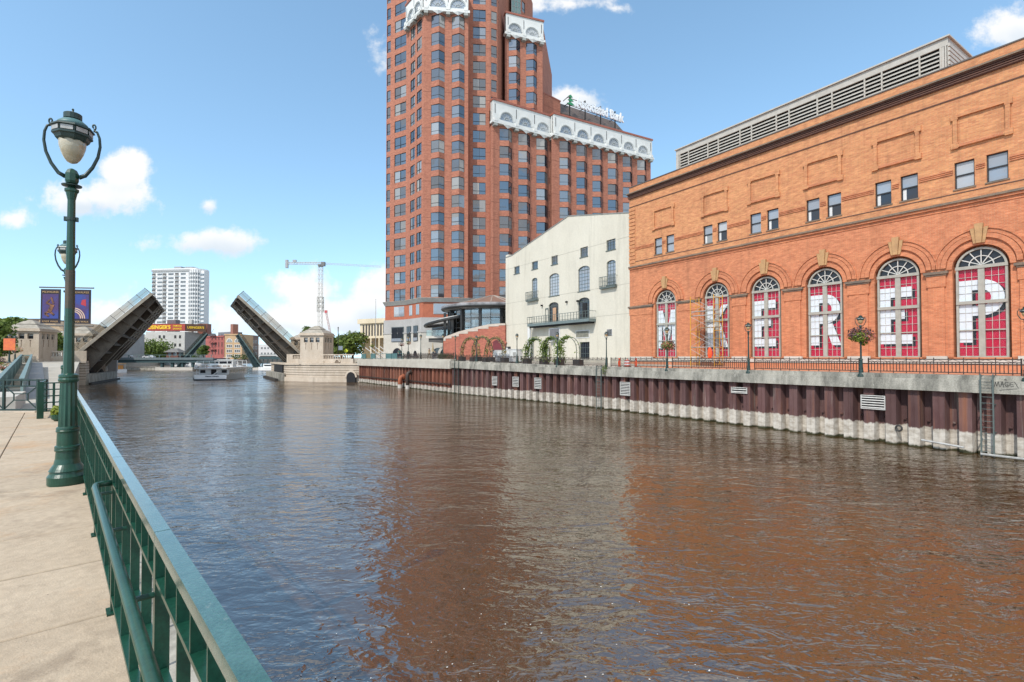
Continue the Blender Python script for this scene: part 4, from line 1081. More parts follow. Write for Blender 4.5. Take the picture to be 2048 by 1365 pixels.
# letters on the films, in unit window coordinates
E_ = [rect(0, .28, .155, .87), rect(.28, .84, .745, .87), rect(.28, .66, .47, .585), rect(.28, .84, .155, .275)]
def bowl(cx, cz, rx0, rz0, rx1, rz1, n=14):
    o = []
    for k in range(n):
        t0 = -pi / 2 + pi * k / n; t1 = -pi / 2 + pi * (k + 1) / n
        o.append([(cx + rx0 * cos(t0), cz + rz0 * sin(t0)), (cx + rx1 * cos(t0), cz + rz1 * sin(t0)), (cx + rx1 * cos(t1), cz + rz1 * sin(t1)), (cx + rx0 * cos(t1), cz + rz0 * sin(t1))])
    return o


P_ = [rect(0, .28, .155, .87), rect(.28, .50, .755, .87), rect(.28, .50, .46, .575)] + bowl(.50, .665, .19, .09, .47, .205)
R_ = [rect(0, .28, .155, .87), rect(.28, .50, .755, .87), rect(.28, .50, .46, .575)] + bowl(.50, .665, .19, .09, .46, .205) + [[(.70, .155), (.985, .155), (.72, .458), (.45, .458)]]
K_ = [rect(0, .28, .155, .87), [(.28, .42), (.28, .58), (.68, .87), (.98, .87)], [(.70, .155), (.985, .155), (.62, .58), (.45, .50)]]
K_[1] = [(.281, .44), (.60, .66), (.985, .87), (.70, .87), (.281, .58)]
M_ = [rect(0, .20, .155, .87), rect(.78, .985, .155, .87), [(.20, .62), (.46, .24), (.52, .30), (.52, .44), (.27, .87), (.20, .87)], [(.78, .62), (.78, .87), (.73, .87), (.52, .44), (.52, .24), (.56, .24)]]
letters = [M_, K_, E_, R_, E_, P_]
lett_names = 'M K E R E P'.split()
pane_cache = {}
fr_m = None
x0, x1 = -wh, wh; zbt = zb
# frame (built once, shared)
fm = MB(); t = .13
for r_ in (rect(-wh, -wh + t, zb, zs), rect(wh - t, wh, zb, zs), rect(-wh + t, wh - t, zb, zb + .13), rect(-.17, .17, zb + .13, zs - .01)):
    fm.slab(r_, .10, .34)
fm.box(-wh - .02, wh + .02, .05, .34, zs - .10, zs + .12); fm.box(-wh + .01, wh - .01, .04, .34, zm - .11, zm + .11)
fm.box(-wh + t, -.17, .14, .30, zl - .04, zl + .04); fm.box(.17, wh - t, .14, .30, zl - .04, zl + .04)
fm.ring(0, zs, wh - t, wh + .0, .10, .34, 0, pi, 24)
frame_me = fm.mesh('window_frame', grey_frame)
mu = MB(); mw = .0105
rows = []
secs = [(zb + .13, zl - .04, 3), (zl + .04, zm - .11, 3), (zm + .11, zs - .10, 4)]
halves = [(-wh + t, -.17), (.17, wh - t)]
for (a, b) in halves:
    for k in (1, 2): x = a + (b - a) * k / 3; mu.box(x - mw, x + mw, .20, .24, zb + .13, zs - .10)
    for z0, z1, n in secs:
        for k in range(1, n): z = z0 + (z1 - z0) * k / n; mu.box(a, b, .202, .238, z - mw, z + mw)
mu.ring(0, zs + .12, .62, .68, .17, .24, 0, pi, 16)
for k in range(1, 6):
    an = pi * k / 6; mu.bar((.10 * cos(an), .2, zs + .12 + .1 * sin(an)), ((wh - t) * cos(an), .2, zs + (wh - t) * sin(an) * .99), .045, .06)
mu.lathe([(.02, 0), (.10, .02), (.10, .1), (.02, .12)], 10, c=(0, .14, zs + .06))
mun_me = mu.mesh('glazing_bars', muntin)
pane_gl = clear_glass('window_pane_glass', (.97, .98, .98), .0, .14)
for i, c in enumerate(wc[:7]):
    w = obj('arched_window', frame_me, th, T(c, 0, 0))
    if i < 6: w['label'] = 'arched window with the white letter %s on red, number %d from the ivory building' % (lett_names[i], i + 1)
    obj('glazing_bars', mun_me, w)
    lf = MB()
    lf.slab([(wh * .97 * cos(pi * k / 20), zs + .12 + (wh * .97 - .10) * sin(pi * k / 20)) for k in range(21)], .27, .30)
    part('fanlight_pane', lf, M('black_fanlight', (.014, .015, .02), rough=.25), w)
    rf = MB(); rf.slab(rect(-wh + .06, wh - .06, zb + .06, zs), .256, .29); part('red_film', rf, red, w)
    if i < 6:
        H = zs - zb - .2; W = 2 * wh - .24
        U = lambda p: (-wh + .12 + min(max(p[0], 0), 1) * W, zb + .12 + p[1] * H)
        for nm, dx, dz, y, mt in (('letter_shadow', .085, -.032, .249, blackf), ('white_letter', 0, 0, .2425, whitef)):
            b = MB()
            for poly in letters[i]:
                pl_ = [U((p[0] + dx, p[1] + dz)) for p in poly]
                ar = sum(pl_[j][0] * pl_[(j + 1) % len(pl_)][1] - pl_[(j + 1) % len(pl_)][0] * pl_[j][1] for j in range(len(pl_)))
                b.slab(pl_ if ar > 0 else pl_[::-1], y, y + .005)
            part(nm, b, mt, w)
    if i < 6:
        for (a, b_) in halves:
            for z0, z1, n in secs:
                for k in range(n):
                    for j in range(3):
                        ww = (b_ - a) / 3; hh = (z1 - z0) / n; key = (round(ww, 3), round(hh, 3))
                        if key not in pane_cache: pane_cache[key] = MB().slab(rect(mw, ww - mw, mw, hh - mw), .205, .211).mesh('pane', pane_gl)
                        obj('pane', pane_cache[key], w, T(a + ww * j, 0, z0 + hh * k))
# rooftop louvre screen, set back on the roof
D2 = 5.0
def lq(zx, zy): return FT.px(1240 + zx / 2.527, 40 + zy / 2.527, D2)


xa, za = lq(285, 662); xb, zb2 = lq(1657, 72); ztop = (za + zb2) / 2
ls = thing('louvre_screen', 'long pale metal louvred screen on the brick theatre roof', 'roof screen', M=FT.M @ T(0, D2, 0))
zlo = zpar - .4
posts = [302, 345, 443, 496, 606, 664, 790, 855, 998, 1073, 1238, 1326, 1518, 1625]
px_ = [lq(v, 500)[0] for v in posts]
part('roof_edge', MB().box(xa - .15, xb + .15, -.18, 7.2, ztop - .12, ztop), louv, ls)
part('fascia', MB().box(xa, xb, -.02, .12, ztop - .75, ztop - .13), louv, ls)
part('back_panel', MB().box(xa + .1, xb - .1, .75, 6.9, zlo, ztop - .14), dark, ls)
for x in px_ + [xb - .15]: part('post', MB().box(x - .05, x + .05, -.05, .12, zlo, ztop - .755), louv, ls)
part('corner_post', MB().box(xa, xa + .35, -.01, .5, zlo, ztop - .76), louv, ls)
part('corner_post', MB().box(xb - .55, xb - .25, -.01, .5, zlo, ztop - .76), louv, ls)
for a, b in zip(px_[:-1], px_[1:]):
    s = MB(); n = 13
    for k in range(n):
        z = zlo + (ztop - .8 - zlo) * k / n; h = (ztop - .8 - zlo) / n
        s.add([(a + .05, .0, z + h * .05), (b - .05, .0, z + h * .05), (b - .05, .22, z + h * .72), (a + .05, .22, z + h * .72), (a + .05, .0, z + h * .20), (b - .05, .0, z + h * .20), (b - .05, .22, z + h * .86), (a + .05, .22, z + h * .86)],
              [(0, 3, 2, 1), (4, 5, 6, 7), (0, 1, 5, 4), (3, 7, 6, 2)])
    part('louvre_bay', s, louv, ls)
side = MB()
for k in range(13): z = zlo + (ztop - .5 - zlo) * k / 13; side.box(xb - .02, xb + .10, .0, 7.0, z, z + (ztop - .5 - zlo) / 13 * .72)
side.box(xb - .05, xb + .0, 0, 7, zlo, ztop - .13); part('side_louvres', side, louv, ls)
part('side_louvres', MB().box(xa - .06, xa + .0, 0, 7, zlo, ztop - .13), louv, ls)
pl2 = MB(); pl2.lathe([(.03, 0), (.03, 1)], 6)

# ------------------------------------------------------------------ ivory stucco building
FWA = fac(1011.3, 46.5); FWB = fac(1261, 46.5); FW = Frame(FWA, FWB)
iv = thing('ivory_building', 'tall ivory stucco building with sloped roofline, steel balconies and arched windows', 'building', M=FW.M)
r5 = lambda zx, zy: FW.px(1000 + zx / 5.1125, 420 + zy / 5.1125)
r4 = lambda zx, zy: FW.px(760 + zx / 3.657, 370 + zy / 3.657)
Lw = FW.len
def rr(x0, x1, y0, y1, rf=r5):
    xa_, z1 = rf(x0, (y0)); xb_, _ = rf(x1, y0); xm = (x0 + x1) / 2
    return xa_, xb_, rf(xm, y1)[1], rf(xm, y0)[1]


smalls = [rr(145, 200, 577, 653), rr(325, 387, 527, 606), rr(525, 590, 470, 558), rr(820, 898, 382, 480), rr(1088, 1180, 303, 410)]
archs = [rr(325, 382, 697, 900), rr(502, 605, 650, 878), rr(798, 917, 574, 828), rr(1090, 1182, 514, 770)]
doors = [rr(497, 598, 945, 1150), rr(798, 915, 897, 1120)]
low_open = [rr(1460, 1532, 1150, 1275, r4)]
top = [r5(57, 480), r5(120, 470), r5(700, 66), r5(1128, 40), r5(1329, 30)]
outl = [(0, 3.9), (Lw, 3.9), (Lw, top[4][1]), (top[3][0], top[3][1]), (top[2][0], top[2][1]), (top[1][0], top[1][1]), (0, top[1][1])]
hl = [rect(a, b, c, d) for a, b, c, d in smalls]
seg = lambda a, b, c, d: arch(a, b, c, d - (b - a) * .22, 10, (b - a) * .22)
hl += [seg(*v) for v in archs + doors] + [rect(a, b, c, d) for a, b, c, d in low_open]
wl = MB(); wl.wall(outl, hl, 0, .35); part('front_wall', wl, cream, iv)
body = MB()
body.add([(x, y, z) for y in (.4, 26) for x, z in outl], [tuple(range(13, 6, -1))] + [(i, 7 + i, 7 + (i + 1) % 7, (i + 1) % 7) for i in range(7)])
body.add([(x, .4, z) for x, z in [(0, 3.9), (Lw, 3.9)]], [])
part('body', body, cream, iv)
rf_ = MB()
for (p, q_) in zip(outl[2:6], outl[3:7]): rf_.bar((p[0], .2, p[1] + .03), (q_[0], .2, q_[1] + .03), .55, .10)
part('roof_coping', rf_, M('grey_lead', (.25, .25, .24), rough=.5), iv)
part('chimney', MB().box(.0, .9, .02, 1.2, top[1][1] - .1, r5(90, 455)[1]), cream, iv)
# panel joints
jm = MB()
for zy in (520, 640, 735, 990): pass
for zz in (r5(700, 440)[1], r5(700, 855)[1], r5(400, 1150)[1]): jm.box(.02, Lw - .02, -.012, .01, zz - .015, zz + .015)
for zx, t_ in ((170, 0), (300, 0), (1128, 0)): x = r5(zx, 300)[0]; jm.box(x - .012, x + .012, -.012, .01, (smalls[0][3] if zx < 1000 else smalls[4][3]), min(r5(max(zx, 160), 300)[1] if zx > 1000 else top[1][1] - .2, 99))
part('wall_joints', jm, M('joint_shadow', (.33, .31, .26), rough=.9), iv)


def steel_window(a, b, c, d, nx, nz, arched=True, door=False, gm=glass_b):
    f = MB(); t = .05; rise = (b - a) * .22 if arched else 0
    zsx = d - rise
    f.slab(rect(a, a + t, c, zsx), .16, .24); f.slab(rect(b - t, b, c, zsx), .16, .24); f.slab(rect(a + t, b - t, c, c + t), .16, .24)
    if arched:
        n = 10; cx = (a + b) / 2; rw = (b - a) / 2
        o = [(cx + rw * cos(pi * k / n), zsx + rise * sin(pi * k / n)) for k in range(n + 1)]
        for p, q_ in zip(o[:-1], o[1:]): f.bar((p[0], .2, p[1] - .03), (q_[0], .2, q_[1] - .03), .09, .06)
    else: f.slab(rect(a + t, b - t, d - t, d), .16, .24)
    for k in range(1, nx):
        x = a + (b - a) * k / nx; zt_ = zsx + (rise * sqrt(max(0, 1 - ((x - (a + b) / 2) / ((b - a) / 2)) ** 2)) if arched else 0) - .02
        f.box(x - .02, x + .02, .17, .23, c + t, zt_)
    for k in range(1, nz): z = c + (zsx - c) * k / nz; f.box(a + t, b - t, .172, .228, z - .02, z + .02)
    if arched: f.box(a + t, b - t, .165, .235, zsx - .04, zsx + .04)
    w = part('steel_window', f, steelgreen, iv)
    g = MB()
    if arched: g.slab(arch(a + .02, b - .02, c + .02, zsx, 10, rise - .02), .2, .21)
    else: g.slab(rect(a + .02, b - .02, c + .02, d - .02), .2, .21)
    part('pane', g, gm, w); return w


for v in smalls:
    w = steel_window(*v, 3, 2, False, gm=glass_t); part('sill', MB().box(v[0] - .1, v[1] + .1, -.08, .15, v[2] - .1, v[2] - .004), steelgreen, w)
for i, v in enumerate(archs):
    w = steel_window(*v, 4 if i in (1, 2) else 3, 6); part('sill', MB().box(v[0] - .1, v[1] + .1, -.08, .15, v[2] - .1, v[2] - .004), steelgreen, w)
wd = [steel_window(*v, 4, 3, gm=glass_d) for v in doors]
a, b, c, d = doors[0]
part('open_leaf', MB().slab(rect(a + (b - a) * .38, a + (b - a) * .70, c + .1, c + (d - c) * .72), .09, .15), M('salmon_board', (.50, .30, .18), rough=.8), wd[0])
lf_ = MB()
for r_ in (rect(a - .75, a - .69, c, c + (d - c) * .74), rect(a - .06, a - .0, c, c + (d - c) * .74), rect(a - .69, a - .06, c + (d - c) * .70, c + (d - c) * .74)): lf_.slab(r_, -.10, -.06)
part('open_leaf', lf_, steelgreen, wd[0])
a, b, c, d = doors[1]; part('open_leaf', MB().slab(rect(a + (b - a) * .34, a + (b - a) * .68, c, c + (d - c) * .75), .13, .15), dark, wd[1])


def balcony(a, b, z0, z1, depth, sp, lab, bracket=False):
    r = part('balcony', MB().box(a, b, -depth, .0, z0 - (.42 if bracket else .22), z0), steelgreen if not bracket else M('blue_grey_steel', (.15, .19, .19), rough=.5), iv, label=lab)
    rl = MB()
    for z in (z1 - .03, z0 + .12):
        rl.box(a, b, -depth - .02, -depth + .02, z - .03, z + .03)
        for x in (a, b): rl.box(x - .02, x + .02, -depth + .02, 0, z - .03, z + .03)
    zz = z0 + (z1 - z0) * .62; rl.box(a, b, -depth - .01, -depth + .01, zz - .015, zz + .015)
    part('rail', rl, steelgreen, r)
    n = max(2, int((b - a) / sp))
    for k in range(n + 1): x = a + (b - a) * k / n; part('baluster', MB().box(x - .025, x + .025, -depth - .025, -depth + .025, z0, z1), steelgreen, r)
    if bracket:
        part('soffit_beam', MB().box(a + .3, b - .3, -depth + .2, 0, z0 - .62, z0 - .425), dark, r)
    return r


v = rr(285, 395, 838, 925); balcony(v[0], v[1], v[2] + .05, v[3], .45, .30, 'small steel balcony under the narrow arched window on the left')
v = rr(1040, 1198, 680, 790); balcony(v[0], v[1], v[2] + .05, v[3], .45, .30, 'small steel balcony near the brick theatre')
v = rr(340, 982, 1072, 1165)
zfl = r5(660, 1150)[1]; balcony(v[0] + .2, v[1], doors[1][2] - .05, doors[1][2] + 1.0, 1.3, .62, 'long steel balcony across two open doors', True)
# ground floor details
def r7(zx, zy): return FW.px(1020 + zx / 7.314, 600 + zy / 7.314)


def rq(x0, x1, y0, y1): return rr(x0, x1, y0, y1, r7)


bay = rq(540, 900, 400, 700); zsof = doors[1][2] - .5
part('entrance_bay', MB().prism([(r7(555, 600)[0], .01), (r7(800, 600)[0], -.7), (r7(905, 600)[0], -.7), (r7(960, 600)[0], .01)], 3.9, zsof - .2), cream, iv)
part('column', MB().lathe([(.30, 0), (.30, zsof - 4.1)], 14, c=(r7(355, 600)[0], -.95, 4.0)), white_p, iv)
v = rq(625, 785, 415, 610)
vb = MB(); vb.box(v[0], v[1], -.72, -.60, v[2], v[3]); vp = part('wall_vent', vb, white_p, iv); part('grille', MB().box(v[0] + .15, v[1] - .15, -.75, -.73, v[2] + .1, v[3] - .15), M('grille_grey', (.16, .16, .17), rough=.6), vp)
v = rq(965, 1165, 445, 560); vb = MB(); vb.box(v[0], v[1], -.06, .01, v[2], v[3]); vp = part('wall_vent', vb, white_p, iv); part('grille', MB().box(v[0] + .12, v[1] - .12, -.09, -.07, v[2] + .12, v[3] - .12), M('grille_olive', (.24, .23, .18), (.12, .12, .10), rough=.6, scale=2), vp)
v = rq(1420, 1497, 430, 525); vb = MB(); vb.box(v[0], v[1], -.04, .01, v[2], v[3]); vp = part('wall_vent', vb, white_p, iv)
for k in range(5): z = v[2] + (v[3] - v[2]) * (k + .15) / 5; part('grille', MB().box(v[0] + .06, v[1] - .06, -.08, -.045, z, z + (v[3] - v[2]) * .12), dark, vp)
a, b, c, d = low_open[0]; w = steel_window(a, b, c, d, 4, 3, False, gm=glass_d)
v = rq(545, 610, 635, 900); dd = part('door', MB().box(v[0], v[1], -.72, -.55, 4.0, v[3]), white_p, iv); part('door_leaf', MB().box(v[0] + .08, v[1] - .08, -.75, -.73, 4.02, v[3] - .1), steelgreen, dd)
v = rq(285, 325, 620, 870); part('door', MB().box(v[0], v[1], -.05, .01, 4.0, v[3]), M('slate_door', (.09, .11, .15), rough=.5), iv)
for zx, zy in ((475, 85), (838, 33), (1000, 20)):
    x, z = r7(zx, zy); part('floodlight', MB().box(x - .12, x + .12, -.30, -.01, z - .12, z + .12), dark, iv)

# ------------------------------------------------------------------ brick office tower
tw = thing('office_tower', 'tall red brick office tower with bay windows, white arched crowns and a rooftop sign', 'office building', (at(880, 715, 112).x, 112, 4.0))
TWI = tw.matrix_basis.inverted() if False else Matrix.Translation((-tw.location.x, -112, -4.0))
ZC = lambda k: 19.28 + 3.92 * k
WHH = 1.34
frame_dk = M('bronze_frame', (.025, .02, .018), rough=.4)
white_c = M('white_cladding', (.62, .62, .60), (.55, .55, .53), rough=.6, scale=.5, fine=.04)
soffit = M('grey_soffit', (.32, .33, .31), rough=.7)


def pt(px, Y): u = pix(px, 400)[0]; return (u * Y, Y)


win_cache = {}


def window_mesh(kind, w, proj=0., split=.5):
    key = (kind, round(w, 2), round(split, 2))
    if key in win_cache: return win_cache[key]
    f = MB(); h = WHH; t = .05
    if kind == 'flat':
        for r_ in (rect(0, t, -h, h), rect(w - t, w, -h, h), rect(t, w - t, -h, -h + t), rect(t, w - t, h - t, h), rect(t, w - t, -h + .78, -h + .78 + .06)): f.slab(r_, -.03, .08)
        if w > 1.6: f.slab(rect(w / 2 - .03, w / 2 + .03, -h + t, h - t), -.025, .075)
        ps = [MB().slab(rect(t, w / 2 if w > 1.6 else w - t, -h + t, h - t), .04, .06).mesh('pane', glass_t)]
        if w > 1.6: ps.append(MB().slab(rect(w / 2 + .03, w - t, -h + t, h - t), .04, .06).mesh('pane', glass_t))
    else:
        s = w * split
        for (a, b) in (((0, 0), (s, -proj)), ((s, -proj), (w, 0))):
            for z in (-h + .03, h - .03, -h + .80): f.bar((a[0], a[1] + .0, z), (b[0], b[1] + .0, z), .10, .06)
        for (x, y) in ((.03, 0), (s, -proj), (w - .03, 0)): f.box(x - .035, x + .035, y - .05, y + .05, -h, h)
        ps = []
        for (a, b) in (((0, 0), (s, -proj)), ((s, -proj), (w, 0))):
            ps.append(MB().prism([(a[0], a[1]), (b[0], b[1]), (b[0], b[1] + .02), (a[0], a[1] + .02)], -h, h).mesh('pane', glass_t))
    win_cache[key] = (f.mesh('window', frame_dk), ps)
    return win_cache[key]


def loc(fr): return TWI @ fr.M


def facet(A, B, cols, k0, k1, z0, z1, proj=.95, depth=.5, skip=()):
    """brick facet with columns of windows; cols are (x0, x1, kind) in photo pixels or local metres"""
    fr = Frame(A, B); cs = []
    for c in cols:
        a, b = (fr.X(c[0]), fr.X(c[1])) if c[2][0] != '#' else (c[0], c[1]); cs.append((max(.12, a), min(fr.len - .12, b), c[2].strip('#')))
    wl = MB(); xs = [0.] + [v for c in cs for v in c[:2]] + [fr.len]
    for a, b in zip(xs[::2], xs[1::2]):
        if b - a > .01: wl.box(a, b, 0, depth, z0, z1)
    for (a, b, kd) in cs:
        spans = [z0] + [v for k in range(k0, k1 + 1) for v in (ZC(k) - WHH, ZC(k) + WHH)] + [z1]
        for p, q_ in zip(spans[::2], spans[1::2]):
            if q_ - p < .02: continue
            if kd == 'bay':
                s = a + (b - a) * .58; wl.prism([(a, .02), (s, -proj), (b, .02), (b, depth), (a, depth)], p, q_)
            else: wl.box(a + .001, b - .001, .012, depth, p, q_)
        back = MB(); back.box(a, b, depth - .1, depth - .05, z0, z1)
        for k in range(k0, k1 + 1):
            me, ps = window_mesh(kd, b - a, proj - .1, .58)
            w = obj('window', me, tw, loc(fr) @ T(a, .10, ZC(k)))
            for j, p in enumerate(ps): obj('pane', p, w, Matrix.Rotation(random.gauss(0, .014), 4, 'Z') @ Matrix.Rotation(random.gauss(0, .012), 4, 'X'))
    part('brick_wall', wl, brick_tw, tw, loc(fr))
    part('room_back', MB().box(.05, fr.len - .05, depth, depth + .1, z0, z1), dark, tw, loc(fr))
    return fr, cs


def crown(fr, xs_, z0, z1, arcs, k_top):
    """white crown with arched windows over corbels"""
    a, b = xs_
    h = MB(); holes = []
    R_ = 1.72
    for c in arcs: holes.append(arch(c - R_, c + R_, z0 + 1.35, z0 + 1.75, 14))
    h.wall([(a, z0 + .9), (b, z0 + .9), (b, z1), (a, z1)], holes, -.55, .3); h.box(a, b, -.20, .6, z0 + .9, z1 - .01)
    h.box(a, a + .01, -.54, .3, z0 + .9, z1 - .01); h.box(b - .01, b, -.54, .3, z0 + .9, z1 - .01)
    part('crown_wall', h, white_c, tw, loc(fr))
    part('crown_coping', MB().box(a - .15, b + .15, -.75, .8, z1, z1 + .42), red_roof, tw, loc(fr))
    L_ = MB(); L_.box(a - .35, b + .35, -.95, .3, z0 + .35, z0 + .89); L_.box(a - .05, b + .05, -.62, .3, z0 + .89, z0 + 1.2); part('crown_ledge', L_, white_c, tw, loc(fr))
    mids = [a + .5] + [(p + q_) / 2 for p, q_ in zip(arcs[:-1], arcs[1:])] + [b - .5]
    for m in mids:
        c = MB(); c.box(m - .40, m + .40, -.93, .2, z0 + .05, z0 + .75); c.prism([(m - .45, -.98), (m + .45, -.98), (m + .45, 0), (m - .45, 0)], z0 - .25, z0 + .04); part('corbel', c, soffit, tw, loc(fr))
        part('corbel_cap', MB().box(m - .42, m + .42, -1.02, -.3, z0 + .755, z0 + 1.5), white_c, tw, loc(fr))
        part('drain_slot', MB().box(m - .06, m + .06, -.6, -.56, z0 + 2.6, z1 - .7), frame_dk, tw, loc(fr))
    for c in arcs:
        p = MB(); n = 3
        p.add([(c - 1.2, -.90, z0 + .345), (c + 1.2, -.90, z0 + .345), (c, -1.25, z0 + .345), (c, -.90, z0 - .35)], [(0, 2, 1), (0, 3, 2), (2, 3, 1)]); part('corbel_pyramid', p, white_c, tw, loc(fr))
        f = MB(); f.ring(c, z0 + 1.75, R_ - .16, R_, -.53, -.32, 0, pi, 16); f.ring(c, z0 + 1.75, .58, .64, -.5, -.34, 0, pi, 10); f.box(c - R_, c + R_, -.53, -.32, z0 + 1.35, z0 + 1.5)
        for k in range(1, 6): t = pi * k / 6; f.bar((c + .1 * cos(t), -.42, z0 + 1.75 + .1 * sin(t)), (c + (R_ - .1) * cos(t), -.42, z0 + 1.75 + (R_ - .1) * sin(t)), .05, .06)
        w = part('arched_window', f, M('grey_white_frame', (.5, .52, .52), rough=.5), tw, loc(fr)); part('pane', MB().slab(arch(c - R_ + .02, c + R_ - .02, z0 + 1.4, z0 + 1.75, 14), -.36, -.34), glass_b, w)
        part('arch_trim', MB().ring(c, z0 + 1.75, R_ + .02, R_ + .30, -.66, -.56, 0, pi, 16), white_c, tw, loc(fr))


zz = lambda z: 760 + z / 3.657
Zb = ZC(0) - WHH - .15
KT = 23; ZT = ZC(KT) + 2.5
P0, P1, P2, P3 = pt(772, 118), pt(zz(200), 114.5), pt(zz(317), 108.6), pt(zz(643), 109.6)
P4, P5 = pt(zz(655), 112.2), pt(zz(800), 112.6)
f1, _ = facet(P0, P1, [(zz(45), zz(72), 'flat'), (zz(103), zz(187), 'flat')], 0, KT, Zb, ZT)
f2, _ = facet(P1, P2, [(zz(219), zz(252), 'flat'), (zz(265), zz(301), 'flat')], 0, 15, Zb, ZC(15) + 1.9)
f3, c3 = facet(P2, P3, [(zz(371), zz(470), 'bay'), (zz(522), zz(616), 'bay')], 0, 15, Zb, ZC(15) + 1.9)
f4, _ = facet(P4, P5, [(zz(678), zz(772), 'flat')], 0, KT, Zb, ZT)
part('brick_wall', MB().box(0, Frame(P3, P4).len, 0, .4, Zb, ZC(15) + 7), brick_tw, tw, loc(Frame(P3, P4)))
Q0 = P5; Q1 = pt(zz(858), 113.4); f5, _ = facet(Q0, Q1, [(zz(812), zz(855), 'flat')], 10, KT, ZC(9) + 6, ZT)
Q2 = pt(zz(912), 121); f6, _ = facet(Q1, Q2, [(zz(870), zz(886), 'flat'), (zz(891), zz(906), 'flat')], 10, KT, ZC(9) + 6, ZT)
# inner core above the bays
core = MB(); core.prism([(p[0] + .3, p[1] + .9) for p in (P0, P1, P4, P5, Q1, Q2)] + [(Q2[0] + 8, 150), (P0[0], 150)], 4, ZT - .5); part('core', core, brick_tw, tw, TWI)
# crowns
fX = Frame(P2, P3); arcs = [(c[0] + c[1]) / 2 for c in c3]
crown(f3, (0, f3.len), ZC(15) + 1.6, ZC(15) + 7.2, arcs, 15)
crown(f2, (0, f2.len), ZC(15) + 1.6, ZC(15) + 7.2, [f2.len * .33, f2.len * .72] if f2.len > 7 else [f2.len / 2], 15)
S0, S1 = pt(zz(916), 116.6), pt(zz(1190), 119.8)
f7, c7 = facet(S0, S1, [(zz(941), zz(1025), 'bay'), (zz(1069), zz(1149), 'bay')], 10, 15, ZC(9) + 5.5, ZC(15) + 1.9)
crown(f7, (0, f7.len), ZC(15) + 1.6, ZC(15) + 7.0, [(c[0] + c[1]) / 2 for c in c7], 15)
sd = Frame(S1, pt(zz(1193), 140)); part('brick_wall', MB().prism([(S1[0], S1[1]), (S1[0] + 4, S1[1] + 22), (S0[0] + 6, S0[1] + 24), (S0[0], S0[1] + .5)], ZC(8), ZC(15) + 7), brick_tw, tw, TWI)
# glazed stair tower behind
G0, G1, G2 = pt(zz(962), 124), pt(zz(1028), 125), pt(zz(1076), 128)
gg = glass_mat('green_stair_glass', (.13, .25, .22), spec=.6, blinds=0.1)
fg = Frame(G0, G1); sg = MB(); nW = 3
part('stair_glass', MB().box(0, fg.len, 0, .2, ZC(14), ZT), gg, tw, loc(fg))
for k in range(14, KT + 1):
    for s in (0, .33, .66): sg.box(0, fg.len, -.06, .05, ZC(k) + 3.92 * s, ZC(k) + 3.92 * s + .1)
for k in range(nW + 1): sg.box(fg.len * k / nW - .06, fg.len * k / nW + .06, -.08, .04, ZC(14), ZT)
part('stair_glazing_bars', sg, galv, tw, loc(fg))
facet(G1, G2, [(zz(1040), zz(1062), 'flat')], 14, KT, ZC(13), ZT)
part('core', MB().prism([(G0[0], G0[1] + .5), (G1[0], G1[1] + .5), (G2[0], G2[1] + .5), (G2[0], 150), (G0[0], 150)], ZC(8), ZT - .2), brick_tw, tw, TWI)
# low wing
L0, L1 = pt(zz(818), 110.4), pt(zz(1259), 118.6); L2, L3 = pt(zz(1263), 116.9), pt(zz(1981), 131.5)
part('brick_wall', MB().box(0, Frame(P5, L0).len, 0, .4, Zb, ZC(9) + 1.9), brick_tw, tw, loc(Frame(P5, L0)))
f8, c8 = facet(L0, L1, [(zz(874), zz(965), 'bay'), (zz(1012), zz(1098), 'bay'), (zz(1144), zz(1227), 'bay')], 0, 9, Zb, ZC(9) + 1.9)
f9, c9 = facet(L2, L3, [(zz(1314), zz(1396), 'bay'), (zz(1438), zz(1515), 'bay'), (zz(1555), zz(1629), 'bay'), (zz(1668), zz(1741), 'bay'), (zz(1778), zz(1846), 'bay'), (zz(1884), zz(1950), 'bay')], 2, 9, Zb, ZC(9) + 1.9)
for fr, cs in ((f8, c8), (f9, c9)): crown(fr, (0, fr.len), ZC(9) + 1.6, ZC(9) + 7.0, [(c[0] + c[1]) / 2 for c in cs], 9)
wb = MB(); wb.prism([(L0[0] + .4, L0[1] + .6), (L1[0] + .2, L1[1] + .9), (L3[0] - .1, L3[1] + .7), (L3[0] - 9, L3[1] + 22), (L0[0], 140)], 4, ZC(9) + 6.9); part('body', wb, brick_tw, tw, TWI)
# penthouse with mansard
H0, H1 = pt(1115.5, 126.5), pt(1247, 138.5); fh = Frame(H0, H1); zp0 = ZC(9) + 6.9; zp1 = 67.0; zp2 = 70.4
part('penthouse_wall', MB().box(0, fh.len, 0, 12, zp0, zp1), brick_tw, tw, loc(fh))
mn = MB(); l_ = fh.len
mn.add([(-.3, -.3, zp1), (l_ + .3, -.3, zp1), (l_ + .3, 12, zp1), (-.3, 12, zp1), (1.6, 1.6, zp2), (l_ - 1.6, 1.6, zp2), (l_ - 1.6, 10, zp2), (1.6, 10, zp2)], [(0, 1, 5, 4), (1, 2, 6, 5), (2, 3, 7, 6), (3, 0, 4, 7), (4, 5, 6, 7), (0, 3, 2, 1)])
part('mansard_roof', mn, mansard, tw, loc(fh))
part('mansard_edge', MB().box(-.35, l_ + .35, -.4, 12, zp1 - .3, zp1 - .01), mansard, tw, loc(fh))
fk = Frame(pt(1084, 121.5), pt(1121, 126)); part('brick_wall', MB().box(0, fk.len, 0, 8, zp0, 69.3), brick_tw, tw, loc(fk)); part('crown_coping', MB().box(-.1, fk.len + .1, -.1, 8, 69.3, 69.6), red_roof, tw, loc(fk))
